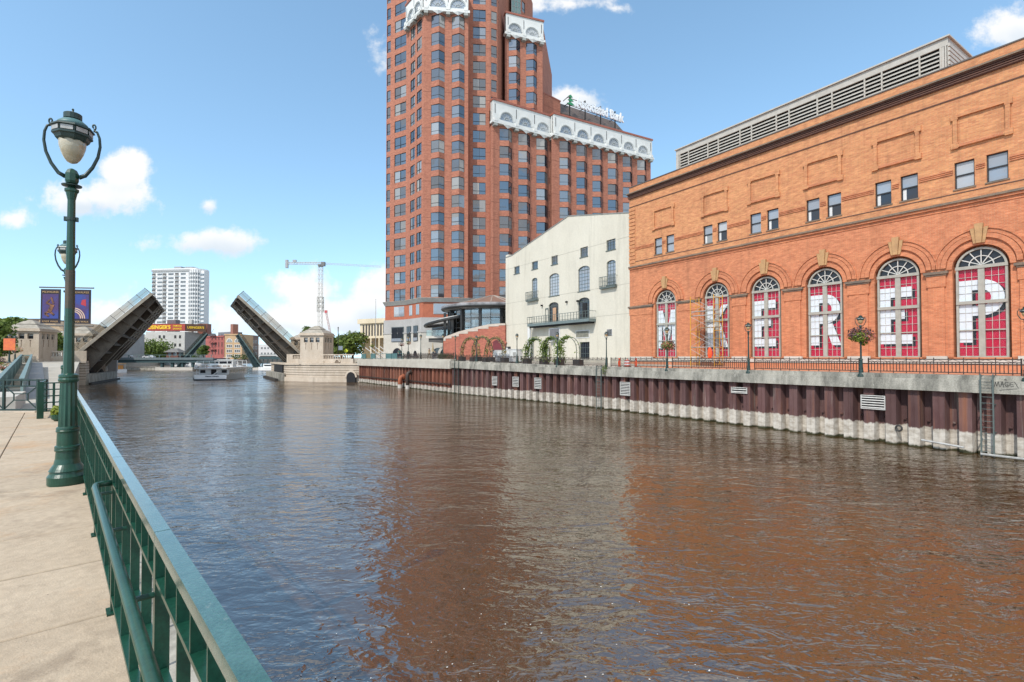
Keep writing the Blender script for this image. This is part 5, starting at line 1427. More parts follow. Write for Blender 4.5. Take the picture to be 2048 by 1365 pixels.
for k in range(4):
    x = l_ * (.1 + .26 * k); part('vent_grille', MB().box(x, x + 1.1, -.06, .0, zp0 + 2.2, zp0 + 2.75), M('pink_grille', (.45, .28, .24), rough=.6), tw, loc(fh))
# rooftop sign: a thing standing on the roof
sf = Frame(pt(1125, 126.2), pt(1243, 137.2)); sg_ = thing('rooftop_sign', 'white rooftop letters with a green leaf emblem on black posts', 'sign', M=sf.M)
zs0 = at(1150, 209, 127.6).z; zs1 = at(1240, 232, 137).z
zmid = (at(1190, 221, 131.5).z)
signw = M('sign_white', (.80, .82, .84), rough=.4)
x0s = sf.X(1147); x1s = sf.X(1243)
text('sign_letters', 'Associated Bank', 2.6, signw, sg_, Matrix.Translation(((x0s + x1s) / 2, -1.0, zmid)) @ Matrix.Rotation(pi / 2, 4, 'X') @ Matrix.Diagonal((1, 1.3, 1, 1)), extrude=.15, bold=.08, fit=x1s - x0s)
gm = M('sign_green', (.02, .20, .08), (.03, .26, .12), rough=.4); xe = sf.X(1139)
for k in range(3):
    for s in (-1, 1):
        e = MB(); z = zmid - 1.0 + k * .95; wd_ = 1.25 - k * .3
        e.slab([(xe, z), (xe + s * wd_, z + .25), (xe + s * wd_ * .5, z + .55), (xe, z + .85)][::(1 if s > 0 else -1)], -.7 + .02 * k, -.5 + .02 * k); part('emblem_leaf', e, gm, sg_)
for px in (1139, 1170, 1201, 1230):
    x = sf.X(px); zt_ = zmid + 1.75
    part('post', MB().bar((x, -.2, zp0 + 2.0), (x, -.2, zt_), .22), black, sg_); b = MB(); b.bar((x, -.2, zt_), (x - 1.0, 1.2, zt_ - 1.2), .14); b.bar((x, -.2, zmid), (x - .6, 1.4, zmid - .6), .14); part('brace', b, black, sg_)
for z in (zmid + .9, zmid - .9): part('sign_rail', MB().box(sf.X(1133), sf.X(1241), -.38, -.28, z - .06, z + .06), black, sg_)

# tower base: flared cornice, brick storey, grey and pale stone
base_line = [P0, P1, P2, P3, P5]
def offset(ps, d):
    out = []
    for i, p in enumerate(ps):
        ns = []
        for a, b in ((i - 1, i), (i, i + 1)):
            if a < 0 or b >= len(ps): continue
            e = (Vector(ps[b]) - Vector(ps[a])).normalized(); ns.append(Vector((e.y, -e.x)))
        n = sum(ns, Vector((0, 0))); n = n.normalized() / max(.6, n.normalized().dot(ns[0])); out.append((p[0] + n.x * d, p[1] + n.y * d))
    return out


def band(d0, d1, z0, z1, mat, name, back=1.0):
    """ring of cladding following the facets; d0 at the bottom, d1 at the top"""
    lo = offset(base_line, d0); hi = offset(base_line, d1); bk_ = offset(base_line, -back); b = MB(); n = len(base_line)
    for i in range(n - 1):
        b.add([(*lo[i], z0), (*lo[i + 1], z0), (*hi[i + 1], z1), (*hi[i], z1), (*bk_[i], z0), (*bk_[i + 1], z0), (*bk_[i + 1], z1), (*bk_[i], z1)], [(0, 1, 2, 3), (3, 2, 6, 7), (0, 4, 5, 1), (0, 3, 7, 4), (1, 5, 6, 2)])
    part(name, b, mat, tw, TWI)


band(.06, .06, Zb - .05, ZC(0) - .55, stone_w, 'stone_sill_band', .05) if False else None
band(.25, .95, 16.9, 17.75, M('pale_cornice', (.50, .50, .47), rough=.7), 'flared_cornice'); band(1.0, 1.0, 17.75, Zb - .0, stone_w, 'cornice_top')
band(.1, .1, 13.55, 16.9, brick_tw if False else M('plain_red_brick', (.40, .125, .065), (.33, .10, .055), rough=.85, scale=1.2, fine=.25), 'brick_storey')
band(.55, .55, 10.6, 13.55, stone_g, 'grey_stone_storey'); band(.7, .7, 10.35, 10.6, stone_g, 'stone_course'); band(.58, .58, 3.5, 10.35, stone_w, 'stone_base')
for fr, cols in ((f1, [(zz(103), zz(187))]), (f2, [(zz(217), zz(245)), (zz(266), zz(296))]), (f3, [(zz(385), zz(600))])):
    Mx = loc(fr)
    for a, b in cols:
        x0_, x1_ = fr.X(a), fr.X(b)
        w = part('lower_window', MB().box(x0_ + .2, x1_ - .2, -.16, -.08, 14.3, 16.6), galv, tw, Mx); part('pane', MB().box(x0_ + .3, (x0_ + x1_) / 2 - .05, -.2, -.165, 14.4, 16.5), glass_b, w); part('pane', MB().box((x0_ + x1_) / 2 + .05, x1_ - .3, -.2, -.165, 14.4, 16.5), glass_b, w)
        w = part('lower_window', MB().box(x0_ - .1, x1_ + .1, -.66, -.58, 8.5, 11.9), M('slate_frame', (.06, .08, .085), rough=.5), tw, Mx); part('pane', MB().box(x0_ + .1, (x0_ + x1_) / 2 - .05, -.71, -.665, 9.3, 11.7), glass_d, w); part('pane', MB().box((x0_ + x1_) / 2 + .05, x1_ - .1, -.71, -.665, 9.3, 11.7), glass_d, w)
        part('balcony_rail', MB().box(x0_, x1_, -.78, -.72, 8.6, 9.3), glass_b, w)
        c = (x0_ + x1_) / 2; R_ = min((x1_ - x0_) * .45, 1.5)
        w = part('base_arch', MB().ring(c, 5.6, R_, R_ + .5, -.72, -.57, 0, pi, 14), stone_w, tw, Mx); part('pane', MB().slab(arch(c - R_, c + R_, 5.3, 5.6, 12), -.64, -.60), glass_d, w); part('arch_sill', MB().box(c - R_ - .5, c + R_ + .5, -.9, -.58, 5.0, 5.3), M('dark_sill', (.10, .10, .11), rough=.6), w)
f3x = f3.X(zz(430)); w = part('base_arch', MB().ring(f3x, 5.7, 1.35, 1.9, -.72, -.57, 0, pi, 14), stone_w, tw, loc(f3)); part('pane', MB().slab(arch(f3x - 1.35, f3x + 1.35, 5.4, 5.7, 12), -.64, -.60), glass_d, w)

# ------------------------------------------------------------------ glazed rotunda with brick stair wall
rc = at(985, 715, 98); ro = thing('glass_rotunda', 'round glazed pavilion with a disc roof, open canopy ring and low cone', 'pavilion', (rc.x, rc.y, 4.0))
nR = 28; Rg = 8.2
for k in range(14):
    t = 2 * pi * k / 14; part('column', MB().box(-.24, .24, -.24, .24, 4.6, 9.9), black, ro, T(Rg * 1.03 * cos(t), Rg * 1.03 * sin(t), 0, t))
me = MB().box(-.015, .015, -Rg * pi / nR + .05, Rg * pi / nR - .05, 5.1, 9.7).mesh('glass_panel', clear_glass('rotunda_glass', (.75, .8, .8), .2))
mb_ = MB()
for z in (5.1, 6.4, 8.1, 9.6): mb_.box(-.06, .06, -Rg * pi / nR, Rg * pi / nR, z - .06, z + .06)
mb_.box(-.06, .06, -Rg * pi / nR - .05, -Rg * pi / nR + .05, 5.0, 9.75); mme = mb_.mesh('glazing_frame', black)
for k in range(nR):
    t = 2 * pi * (k + .5) / nR
    if cos(t - pi * .5) > .75: continue
    Mx = Matrix.Rotation(t, 4, 'Z') @ T(Rg, 0, 0); g = obj('glass_panel', me, ro, Mx); obj('glazing_frame', mme, g)
part('floor', MB().lathe([(Rg + .5, 4.55), (Rg + .6, 4.6), (Rg + .6, 4.95), (.2, 5.0)], 36), concrete_pale, ro)
part('roof_disc', MB().lathe([(Rg - .5, 9.72), (Rg + 1.0, 9.85), (Rg + 1.6, 10.25), (Rg + 1.65, 10.55), (Rg + 1.3, 10.75), (Rg - .2, 10.9)], 40), M('grey_roof_edge', (.33, .33, .34), (.12, .12, .125), rough=.4, scale=.6), ro)
part('soffit', MB().lathe([(Rg + 1.55, 9.90), (Rg + 1.72, 10.05), (Rg + 1.72, 10.2), (Rg + 1.4, 10.24)], 40), black, ro)
part('cone_roof', MB().lathe([(Rg - .1, 10.9), (.6, 12.9), (.1, 13.0)], 32), M('copper_brown_roof', (.24, .14, .10), (.18, .11, .085), rough=.55, scale=.5), ro)
for k in range(16): t = 2 * pi * k / 16; part('roof_seam', MB().bar(((Rg - .2) * cos(t), (Rg - .2) * sin(t), 10.95), (.5 * cos(t), .5 * sin(t), 12.97), .10), louv, ro)
# interior and bar
part('core_wall', MB().lathe([(3.4, 4.9), (3.4, 9.7)], 24), M('warm_interior', (.22, .19, .15), rough=.8), ro)
# canopy ring on the terrace to the left
cr = at(905, 660, 97); hoop = MB(); pts = [(cr.x - rc.x + 5.2 * cos(2 * pi * k / 36), cr.y - rc.y + 5.2 * sin(2 * pi * k / 36), 8.0 + 1.05 * cos(2 * pi * k / 36)) for k in range(37)]
hoop.tube(pts, .30, 8, cap=False); part('canopy_ring', hoop, black, ro); hoop = MB(); hoop.tube([(p[0], p[1], p[2] + .32) for p in pts], .12, 6, cap=False); part('canopy_trim', hoop, galv, ro)
for dx, dy in ((-1.0, -3.4), (.4, -3.6), (2.3, -2.0), (3.9, -3.4)): part('column', MB().box(cr.x - rc.x + dx - .24, cr.x - rc.x + dx + .24, cr.y - rc.y + dy - .2, cr.y - rc.y + dy + .2, 3.2, 9.2), black, ro)
tr = MB(); a0 = at(852, 668, 96); a1 = at(925, 668, 93); ft = Frame(a0.xy, a1.xy)
RI = Matrix.Translation((-rc.x, -rc.y, -4.0))
part('terrace_slab', MB().box(0, ft.len, -.0, 7, 8.6, 9.05), stone_w, ro, RI @ ft.M); part('terrace_soffit', MB().box(.4, ft.len, .3, 7, 7.9, 8.595), M('dark_soffit', (.09, .085, .08), rough=.8), ro, RI @ ft.M)
for k in range(6): x = ft.len * k / 6; part('glass_balustrade', MB().box(x + .04, x + ft.len / 6 - .04, .04, .06, 9.05, 10.15), clear_glass('balustrade_glass', (.78, .88, .86), .16), ro, RI @ ft.M)
part('terrace_furniture', MB().box(1, 2, 1.5, 2.4, 9.7, 9.76).box(1.4, 1.5, 1.9, 2.0, 9.05, 9.7).box(3, 4, 1.6, 2.5, 9.7, 9.76).box(3.4, 3.5, 2, 2.1, 9.05, 9.7).box(4.6, 5.1, 1.5, 2, 9.05, 9.9), black, ro, RI @ ft.M, kind='stuff')
# stepped brick wall
sb0 = at(886, 715, 90.5); sb1 = at(1011, 715, 86.6); fs = Frame(sb0.xy, sb1.xy)
sw = thing('stepped_brick_wall', 'plum red brick stair wall with stepped pale stone coping in front of the rotunda', 'wall', M=fs.M)
st = [(395, 872, 830), (440, 832, 795), (540, 797, 760), (665, 752, 712), (820, 712, 672), (990, 668, 630), (1170, 628, 590), (1345, 608, 575), (1455, 608, 575)]
g4 = lambda zx, zy: fs.px(840 + zx / 8.532, 580 + zy / 8.532)
poly = [(0, 4.0), (fs.len, 4.0)]; stp = []
xs_ = [max(0, g4(s[0], s[1])[0]) for s in st]; zs_ = [g4(s[0], s[1])[1] for s in st]
tops = []
for i in range(len(st) - 1): tops += [(xs_[i], zs_[i]), (xs_[i + 1], zs_[i])]
wl_ = MB()
for i in range(len(st) - 1): wl_.box(xs_[i], xs_[i + 1], 0, .8, 3.9, zs_[i])
part('brick_face', wl_, brick_rot, sw)
for i in range(len(st) - 1):
    zt0 = max(zs_[i] + .12, g4(st[i][0], st[i][2])[1]); zt1 = g4(st[i + 1][0], st[i + 1][2])[1] if i < 7 else zt0
    c = MB(); a, b = xs_[i], xs_[i + 1]; c.slab([(a, zs_[i] + .001), (b, zs_[i] + .001), (b, max(zt1, zs_[i] + .15)), (a, zt0)], -.06, .86); part('coping_stone', c, M('pink_stone', (.50, .43, .37), (.43, .36, .30), rough=.8), sw)
ar0 = g4(1245, 870); ar1 = g4(1430, 1040); w = part('arched_doorway', MB().slab(arch(ar0[0], ar1[0], 4.0, ar0[1], 12, .55), -.03, .0), M('maroon_door', (.16, .02, .03), (.10, .015, .02), rough=.6), sw)
part('brick_arch', MB().ring((ar0[0] + ar1[0]) / 2, ar0[1] - 1.4, (ar1[0] - ar0[0]) * .78, (ar1[0] - ar0[0]) * .95, -.05, .0, .6, pi - .6, 12), brick_rot, sw)
part('plinth', MB().box(0, fs.len, -.1, .0, 3.9, 4.4), concrete, sw)

# ------------------------------------------------------------------ bascule bridge: piers, houses, leaves
bd = Vector((-.53, .848)); bn = Vector((.848, .53))      # along the river / across it


def courses(poly, z0, z1, h, mat, parent, Mx=None, gap=.09, inset=.12, name='stone_course'):
    """rusticated stone: courses with recessed joints"""
    n = max(1, round((z1 - z0) / h)); h = (z1 - z0) / n; c = sum((Vector(p[:2]) for p in poly), Vector((0, 0))) / len(poly)
    ins = []
    for i, p in enumerate(poly):
        a = Vector(poly[i - 1][:2]); b = Vector(p[:2]); d = Vector(poly[(i + 1) % len(poly)][:2])
        n1 = Vector(((b - a).y, -(b - a).x)).normalized(); n2 = Vector(((d - b).y, -(d - b).x)).normalized(); m = (n1 + n2).normalized(); ins.append((b.x - m.x * inset, b.y - m.y * inset))
    part('joint_core', MB().prism(ins, z0, z1 - .01), stone_dk, parent, Mx)
    for k in range(n): part(name, MB().prism(poly, z0 + k * h, z0 + (k + 1) * h - gap), stone, parent, Mx)


stone_dk = M('stone_joint', (.12, .095, .07), rough=.9)


def bridge_house(parent_pt, rot, w, d, z0, zeave, zpeak, label, nwin=3, side=3):
    h = thing('bridge_house', label, 'bridge house', (parent_pt[0], parent_pt[1], z0), rot, 'stone bridge tender houses')
    H = zeave - z0; hw, hd = w / 2, d / 2
    wl = MB(); ww = w * .17; zw0, zw1 = H * .74, H * .92
    for (ox, oy, r_, L_) in ((0, -hd, 0, w), (hw, 0, pi / 2, d), (-hw, 0, -pi / 2, d), (0, hd, pi, w)):
        fm_ = MB(); hs = []; n = 3
        for k in range(n): c = (k - 1) * L_ * .255; hs.append(rect(c - L_ * .085, c + L_ * .085, zw0, zw1))
        fm_.wall([(-L_ / 2, 0), (L_ / 2, 0), (L_ / 2, H), (-L_ / 2, H)], hs, 0, .35)
        Mx = T(ox, oy, 0, r_); wf = part('wall', fm_, stone, h, Mx)
        for k in range(n):
            c = (k - 1) * L_ * .255
            f = part('window', MB().box(c - L_ * .085, c + L_ * .085, .30, .34, zw0, zw1), glass_d, h, Mx)
            part('blind', MB().box(c - L_ * .08, c + L_ * .08, .28, .298, zw0 + (zw1 - zw0) * .55, zw1 - .05), galv, f)
            part('slot', MB().box(c - .035, c + .035, -.02, .01, H * .47, H * .68).box(c - .09, c + .09, -.05, .01, H * .68, H * .70), M('slot_brown', (.13, .08, .05), rough=.8), h, Mx)
    part('base_course', MB().box(-hw - .25, hw + .25, -hd - .25, hd + .25, -.4, H * .06), stone, h)
    part('cornice', MB().box(-hw - .30, hw + .30, -hd - .30, hd + .30, H, H + .22), stone, h); part('cornice', MB().box(-hw - .12, hw + .12, -hd - .12, hd + .12, H + .22, H + .5), stone, h)
    zt = zpeak - z0; r = MB(); z1_ = H + .5; e = .12
    for (s0, s1, za_, zb_) in ((1.02, .62, z1_, z1_ + (zt - z1_) * .45), (.58, .30, z1_ + (zt - z1_) * .5, z1_ + (zt - z1_) * .85), (.25, .12, z1_ + (zt - z1_) * .86, zt)):
        r = MB(); r.add([(x * hw * s, y * hd * s, z) for s, z in ((s0, za_), (s1, zb_)) for x, y in ((-1, -1), (1, -1), (1, 1), (-1, 1))], [(0, 3, 2, 1), (4, 5, 6, 7), (0, 1, 5, 4), (1, 2, 6, 5), (2, 3, 7, 6), (3, 0, 4, 7)]); part('roof_tier', r, M('weathered_stone_roof', (.36, .33, .28), (.24, .22, .18), rough=.85, scale=1.2), h)
    return h


# right pier
ra = gnd(573, 762.3, 0); rb = gnd(706, 764.8, 0); rmid = gnd(618, 764.0, 0)
pr_ = thing('bridge_pier', 'right-hand pale stone bridge abutment with arched niche and storm drain arch', 'bridge pier')
dR = bd * 26
poly = [(ra.x, ra.y), (rmid.x, rmid.y), (rb.x + 1.2, rb.y), (rb.x + dR.x + 6, rb.y + dR.y), (ra.x + dR.x, ra.y + dR.y)]
ztop = at(640, 716, 104).z
courses(poly, .9, ztop - 1.5, .48, stone, pr_)
part('footing', MB().prism([(p[0] + (-.25 if i in (0, 4) else .1), p[1] - .25) for i, p in enumerate(poly)], -2, .88), stone, pr_)
part('ledge', MB().prism([(p[0] + (-.2 if i in (0, 4) else .1), p[1] - .2) for i, p in enumerate(poly)], ztop - 1.5, ztop - 1.1), stone, pr_)
fp = Frame((ra.x, ra.y), (rb.x, rb.y))
par = MB(); par.box(0, 1.6, .0, .5, ztop - 1.1, ztop + .75); par.box(5.0, fp.len * .53, .0, .5, ztop - 1.1, ztop + .75); par.box(1.6, 5.0, 0, .5, ztop - 1.1, ztop - .2); par.box(1.6, 5, 0, .5, ztop + .55, ztop + .75)
par.box(fp.len * .53, fp.len, 0, .5, ztop - 1.1, ztop - .2); par.box(fp.len * .53, fp.len, 0, .5, ztop + .5, ztop + .72)
part('parapet', par, stone, pr_, fp.M)
for k in range(9): part('baluster', MB().lathe([(.1, 0), (.15, .25), (.1, .55), (.12, .75)], 8, c=(1.85 + k * .38, .25, ztop - .2)), stone, pr_, fp.M)
for k in range(12): part('baluster', MB().lathe([(.1, 0), (.15, .25), (.1, .55), (.12, .7)], 8, c=(fp.len * .56 + k * .58, .25, ztop - .2)), stone, pr_, fp.M)
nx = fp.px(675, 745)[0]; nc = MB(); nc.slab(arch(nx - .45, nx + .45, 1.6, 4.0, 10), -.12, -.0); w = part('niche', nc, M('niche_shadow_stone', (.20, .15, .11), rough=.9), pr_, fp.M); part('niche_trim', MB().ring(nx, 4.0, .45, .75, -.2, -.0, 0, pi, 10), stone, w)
dx = fp.px(705, 752)[0]; dn = MB(); dn.slab(arch(dx - 1.05, dx + 1.05, 0, 1.0, 12), -.5, -.22); w = part('drain_arch', dn, dark, pr_, fp.M); part('drain_trim', MB().ring(dx, 1.0, 1.05, 1.4, -.55, -.2, 0, pi, 12), stone, w)
bx_ = fp.px(600, 740)[0]; part('raised_panel', MB().box(bx_ - 2.0, bx_ + 2.0, -.10, .05, 1.6, ztop - 2.2), stone, pr_, fp.M)
hp = at(634, 715, 106.5); bridge_house((hp.x, hp.y), radians(-6), 5.0, 4.6, ztop - .9, at(636, 672, 106).z, at(640, 652, 106).z, 'nearer stone bridge house with stepped pyramid roof on the right abutment')
hp = at(613, 700, 122); bridge_house((hp.x, hp.y), radians(-6), 5.2, 4.8, ztop - .9, at(612, 680, 121).z, at(612, 664, 121).z, 'farther stone bridge house half hidden behind the right abutment house')

# left pier
la = gnd(172, 770, 0); lb_ = gnd(231, 759.5, 0)
pl_ = thing('bridge_pier', 'left-hand stone bridge abutment beside the ramp with dark machinery pit', 'bridge pier')
FLp = Frame((la.x, la.y), (lb_.x, lb_.y))                  # its river face
dn_ = Vector((FLp.n.x, FLp.n.y))
back_ = dn_ * 24
ztl = at(130, 712, 90).z
# near face runs away from the river
n0 = Vector((la.x, la.y)); w_near = [tuple(n0 - bn * 24), tuple(n0), tuple(n0 + bd * 3.0), tuple(n0 + bd * 3.0 - bn * 24)]
courses(w_near, .6, ztl - 1.3, .5, stone, pl_)
part('footing', MB().prism([(p[0], p[1] - .2) for p in w_near], -2, .58), stone, pl_)
part('ledge', MB().prism([(p[0] + .15, p[1] - .25) for p in w_near], ztl - 1.3, ztl - .95), stone, pl_)
fq = Frame(tuple(n0 - bn * 24), tuple(n0)); pb = MB()
pb.box(fq.len - 3.4, fq.len, 0, .5, ztl - .95, ztl + .9); pb.box(6, fq.len - 3.4, 0, .5, ztl - .95, ztl - .1); pb.box(6, fq.len - 3.4, 0, .5, ztl + .6, ztl + .85); part('parapet', pb, stone, pl_, fq.M)
for k in range(12): part('baluster', MB().lathe([(.1, 0), (.15, .25), (.1, .5), (.12, .7)], 8, c=(fq.len - 3.7 - k * .45, .25, ztl - .1)), stone_w, pl_, fq.M)
# pit: low fender wall and dark recess, far pier end
part('fender_wall', MB().box(0.2, FLp.len, -.3, 1.0, -2, 1.9), concrete, pl_, FLp.M)
part('fender_timber', MB().box(0.2, FLp.len + .6, -.75, -.32, -.5, .35), M('wet_timber', (.035, .03, .025), rough=.8), pl_, FLp.M)
part('pit_back', MB().box(3, FLp.len, -7.9, -7.5, -1, ztl - 1).xf(Matrix.Translation((0, 15, 0))), dark, pl_, FLp.M)
part('far_post', MB().box(FLp.len - 1.2, FLp.len, -.4, 1.2, 1.9, ztl - .9), stone_g, pl_, FLp.M); part('pit_deck', MB().box(3, FLp.len, 1.0, 15, ztl - 1.0, ztl - .5), dark, pl_, FLp.M)
mach = MB()
for k in range(5): x = 5 + k * 4; mach.bar((x, 1.5, 1.0), (x + 2.5, 3, ztl - 1.2), .5); mach.bar((x + 2, 1.2, 1.0), (x - 1, 3.5, ztl - 1.2), .35)
part('machinery', mach, M('dark_machinery', (.035, .03, .026), rough=.7), pl_, FLp.M)
part('far_abutment', MB().prism([tuple(n0 + bd * 22 - bn * 20), tuple(n0 + bd * 22), tuple(n0 + bd * 26), tuple(n0 + bd * 26 - bn * 20)], -2, ztl), stone, pl_)
hp = at(62, 715, 88); bridge_house((hp.x, hp.y), radians(14), 5.0, 5.0, ztl - .8, at(60, 663, 86).z, at(58, 640, 87).z, 'large stone bridge house behind the left ramp with stepped pyramid roof')
hp = at(168, 690, 112); bridge_house((hp.x, hp.y), radians(16), 5.0, 4.8, ztl - .8, at(168, 672, 110).z, at(166, 652, 110).z, 'farther left stone bridge house mostly hidden behind the raised leaf')


def leaf_(O, side, ang, L_, wid, label, mats, thick=1.5, nfb=8, ys=(.10, .5, .7, .9)):
    """raised bascule leaf. local X up the leaf, local Y across it (away from the camera), local Z out of its deck"""
    ax = Vector((bn.x * side, bn.y * side, 0)); dirv = ax * cos(ang) + Vector((0, 0, 1)) * sin(ang); acr = Vector((bd.x, bd.y, 0)); up = dirv.cross(acr) if side > 0 else acr.cross(dirv)
    if up.z < 0: up = -up
    Mx = Matrix(((dirv.x, acr.x, up.x, O[0]), (dirv.y, acr.y, up.y, O[1]), (dirv.z, acr.z, up.z, O[2]), (0, 0, 0, 1)))
    r = thing('bridge_leaf', label, 'drawbridge leaf', M=Mx, group='raised drawbridge leaves')
    dk, lt, deckm = mats
    part('deck', MB().box(-1, L_, .2, wid, -.12, .0), deckm, r)
    part('sidewalk', MB().box(-1, L_ + .1, -.3, 2.2, .005, .16), lt, r)
    part('edge_beam', MB().box(-1, L_ + .1, -.42, -.20, -.32, .22), lt, r); part('edge_beam', MB().box(-1, L_ + .1, wid, wid + .22, -.32, .22), lt, r)
    ng = len(ys); yg = [wid * v for v in ys]
    for k in range(ng):
        y = yg[k]
        g = MB(); g.slab([(-4.0, -thick * 1.6), (L_ * .45, -thick), (L_, -thick * .45), (L_, -.13), (-4.0, -.13)], y - .12, y + .12); part('main_girder', g, dk, r)
        fl = MB(); fl.bar((-4, y, -thick * 1.6), (L_ * .45, y, -thick), .55, .1); fl.bar((L_ * .45, y, -thick), (L_, y, -thick * .45), .55, .1); part('bottom_flange', fl, lt if k else dk, r)
    for k in range(nfb):
        x = .6 + (L_ - .9) * k / (nfb - 1); th_ = thick * (1 - .5 * max(0, (x - L_ * .45) / (L_ * .55)))
        f = MB(); f.add([(x - .06, -.2, -.15), (x - .06, wid, -.15), (x - .06, wid - 2.4, -th_), (x - .06, 2.2, -th_), (x + .06, -.2, -.15), (x + .06, wid, -.15), (x + .06, wid - 2.4, -th_), (x + .06, 2.2, -th_)], [(0, 1, 2, 3), (7, 6, 5, 4), (0, 4, 5, 1), (1, 5, 6, 2), (2, 6, 7, 3), (3, 7, 4, 0)])
        f.box(x - .2, x + .2, 2.2, wid - 2.2, -th_ - .08, -th_)
        part('floor_beam', f, dk, r)
        if k < nfb - 1:
            x2 = .6 + (L_ - .9) * (k + 1) / (nfb - 1); th2 = thick * (1 - .5 * max(0, (x2 - L_ * .45) / (L_ * .55)))
            b = MB()
            for j in range(1, ng - 1):
                ya = yg[j]; yb = yg[j + 1]
                b.bar((x, ya, -th_), (x2, yb, -th2), .22, .12); b.bar((x, yb, -th_ - .02), (x2, ya, -th2 - .02), .22, .12)
            part('lateral_brace', b, lt, r)
    for y in (-.3, wid + .1):
        n = 9; rl = MB()
        for z in (1.25, .65): rl.box(-.6, L_ + .05, y - .035, y + .035, .22 + z - .05, .22 + z)
        part('railing', rl, lt, r)
        for k in range(n + 1): x = -.6 + (L_ + .6) * k / n; part('rail_post', MB().box(x - .06, x + .06, y - .05, y + .05, .2, 1.5), dk, r)
        for k in range(n): x = -.6 + (L_ + .6) * k / n; part('mesh_panel', MB().box(x + .08, x + (L_ + .6) / n - .08, y - .008, y + .008, .3, 1.4), meshp, r)
    return r


meshp = clear_glass('wire_mesh_panel', (.74, .73, .70), .0, .12)
wide = 19.5
o = at(150, 711, 92.4); tip = at(303, 588, 98.6)
leaf_((o.x, o.y, o.z), 1, math.atan2(tip.z - o.z, hypot(tip.x - o.x, tip.y - o.y)), (tip - o).length, 33, 'left leaf of the nearer drawbridge raised showing brown steel underside', (steel_dk, steel_lt, steel_dk), 2.2, ys=(.06, .47, .64, .81, .965))
o = at(602, 708, 110.3); tip = at(476, 592, 103.6)
leaf_((o.x, o.y, o.z), -1, math.atan2(tip.z - o.z, hypot(tip.x - o.x, tip.y - o.y)), (tip - o).length, wide, 'right leaf of the nearer drawbridge raised beside the stone abutment', (steel_dk, steel_lt, steel_dk))
part('fender_wall', MB().box(-1.6, -.3, .5, 22, -2, 1.6), concrete, pr_, Frame((ra.x, ra.y), (ra.x + bn.x * 10, ra.y + bn.y * 10)).M)
part('fender_timber', MB().box(-2.2, -1.61, .3, 22.5, -1, .5), M('wet_timber', (.04, .035, .03)), pr_, Frame((ra.x, ra.y), (ra.x + bn.x * 10, ra.y + bn.y * 10)).M)
part('counterweight', MB().box(-.29, 4, 4, 18, 1, ztop - 1.6), dark, pr_, Frame((ra.x, ra.y), (ra.x + bn.x * 10, ra.y + bn.y * 10)).M)

# second bridge upstream
tealm = (M('dark_teal_steel', (.022, .05, .055), (.03, .065, .07), rough=.6), M('pale_teal_steel', (.12, .18, .17), rough=.6), M('dark_teal_steel', (.02, .05, .055)))
o = at(358, 727, 222); tip = at(398, 668, 232)
leaf_((o.x, o.y, o.z), 1, math.atan2(tip.z - o.z, hypot(tip.x - o.x, tip.y - o.y)), (tip - o).length, 14, 'dark teal drawbridge leaf raised in the distance on the left', tealm, 1.6, 6)
o = at(518, 727, 252); tip = at(484, 668, 244)
leaf_((o.x, o.y, o.z), -1, math.atan2(tip.z - o.z, hypot(tip.x - o.x, tip.y - o.y)), (tip - o).length, 14, 'green grey drawbridge leaf raised in the distance on the right', tealm, 1.6, 6)
bp_ = gnd(310, 741, 0)
b2 = thing('bridge_pier', 'low dark approach deck and pale pier of the distant drawbridge, left side', 'bridge pier', (bp_.x, bp_.y, 0))
part('pier', MB().box(0, 14.4, 0, 8, -2, 1.1), stone_w, b2); part('deck', MB().box(-24, 22, 1, 12, 2.9, 4.6), M('dark_teal_steel', (.02, .05, .055)), b2); part('fascia', MB().box(-24, 22, .6, .99, 4.0, 4.9), M('blue_grey_deck', (.12, .15, .16), rough=.6), b2)
for k in range(12): part('rail_post', MB().box(-23 + k * 4, -22.8 + k * 4, .7, .9, 4.9, 5.9), tealm[1], b2)
part('rail', MB().box(-24, 22, .72, .85, 5.8, 5.95), tealm[1], b2)
for x in (1, 5, 9, 13): part('support', MB().box(x, x + .8, 1.5, 2.5, 1.1, 2.9), tealm[0], b2)
part('approach_wall', MB().box(-24, -1, 1.2, 8, -1, .9), concrete, b2)
hs = at(347, 722, 221); h2 = thing('bridge_house', 'small brown brick bridge house with hipped roof by the distant teal leaf', 'bridge house', (hs.x, hs.y - 1, 3.4))
zt_ = at(347, 705, 221).z - 3.4
part('wall', MB().box(-2.6, 2.6, 0, 4.6, 0, 2.2), M('brown_brick', (.17, .07, .05), rough=.85, fine=.3), h2)
part('corner_post', MB().box(-2.5, -1.9, .1, .7, 2.2, zt_).box(1.9, 2.5, .1, .7, 2.2, zt_).box(-.4, .4, .1, .6, 2.2, zt_), M('brown_brick', (.17, .07, .05)), h2)
part('window_band', MB().box(-2.3, 2.3, .3, 4.3, 2.2, zt_), glass_b, h2)
rf2 = MB(); rf2.add([(-3.4, -.8, zt_), (3.4, -.8, zt_), (3.4, 5.4, zt_), (-3.4, 5.4, zt_), (-1, 1.6, zt_ + 1.7), (1, 1.6, zt_ + 1.7), (1, 3, zt_ + 1.7), (-1, 3, zt_ + 1.7)], [(0, 1, 5, 4), (1, 2, 6, 5), (2, 3, 7, 6), (3, 0, 4, 7), (4, 5, 6, 7), (0, 3, 2, 1)]); part('roof', rf2, M('grey_shingle', (.16, .155, .15), rough=.8), h2)
bp2 = gnd(505, 740.5, 0); b3 = thing('bridge_pier', 'low green approach deck and pale pier of the distant drawbridge, right side', 'bridge pier', (bp2.x, bp2.y, 0))
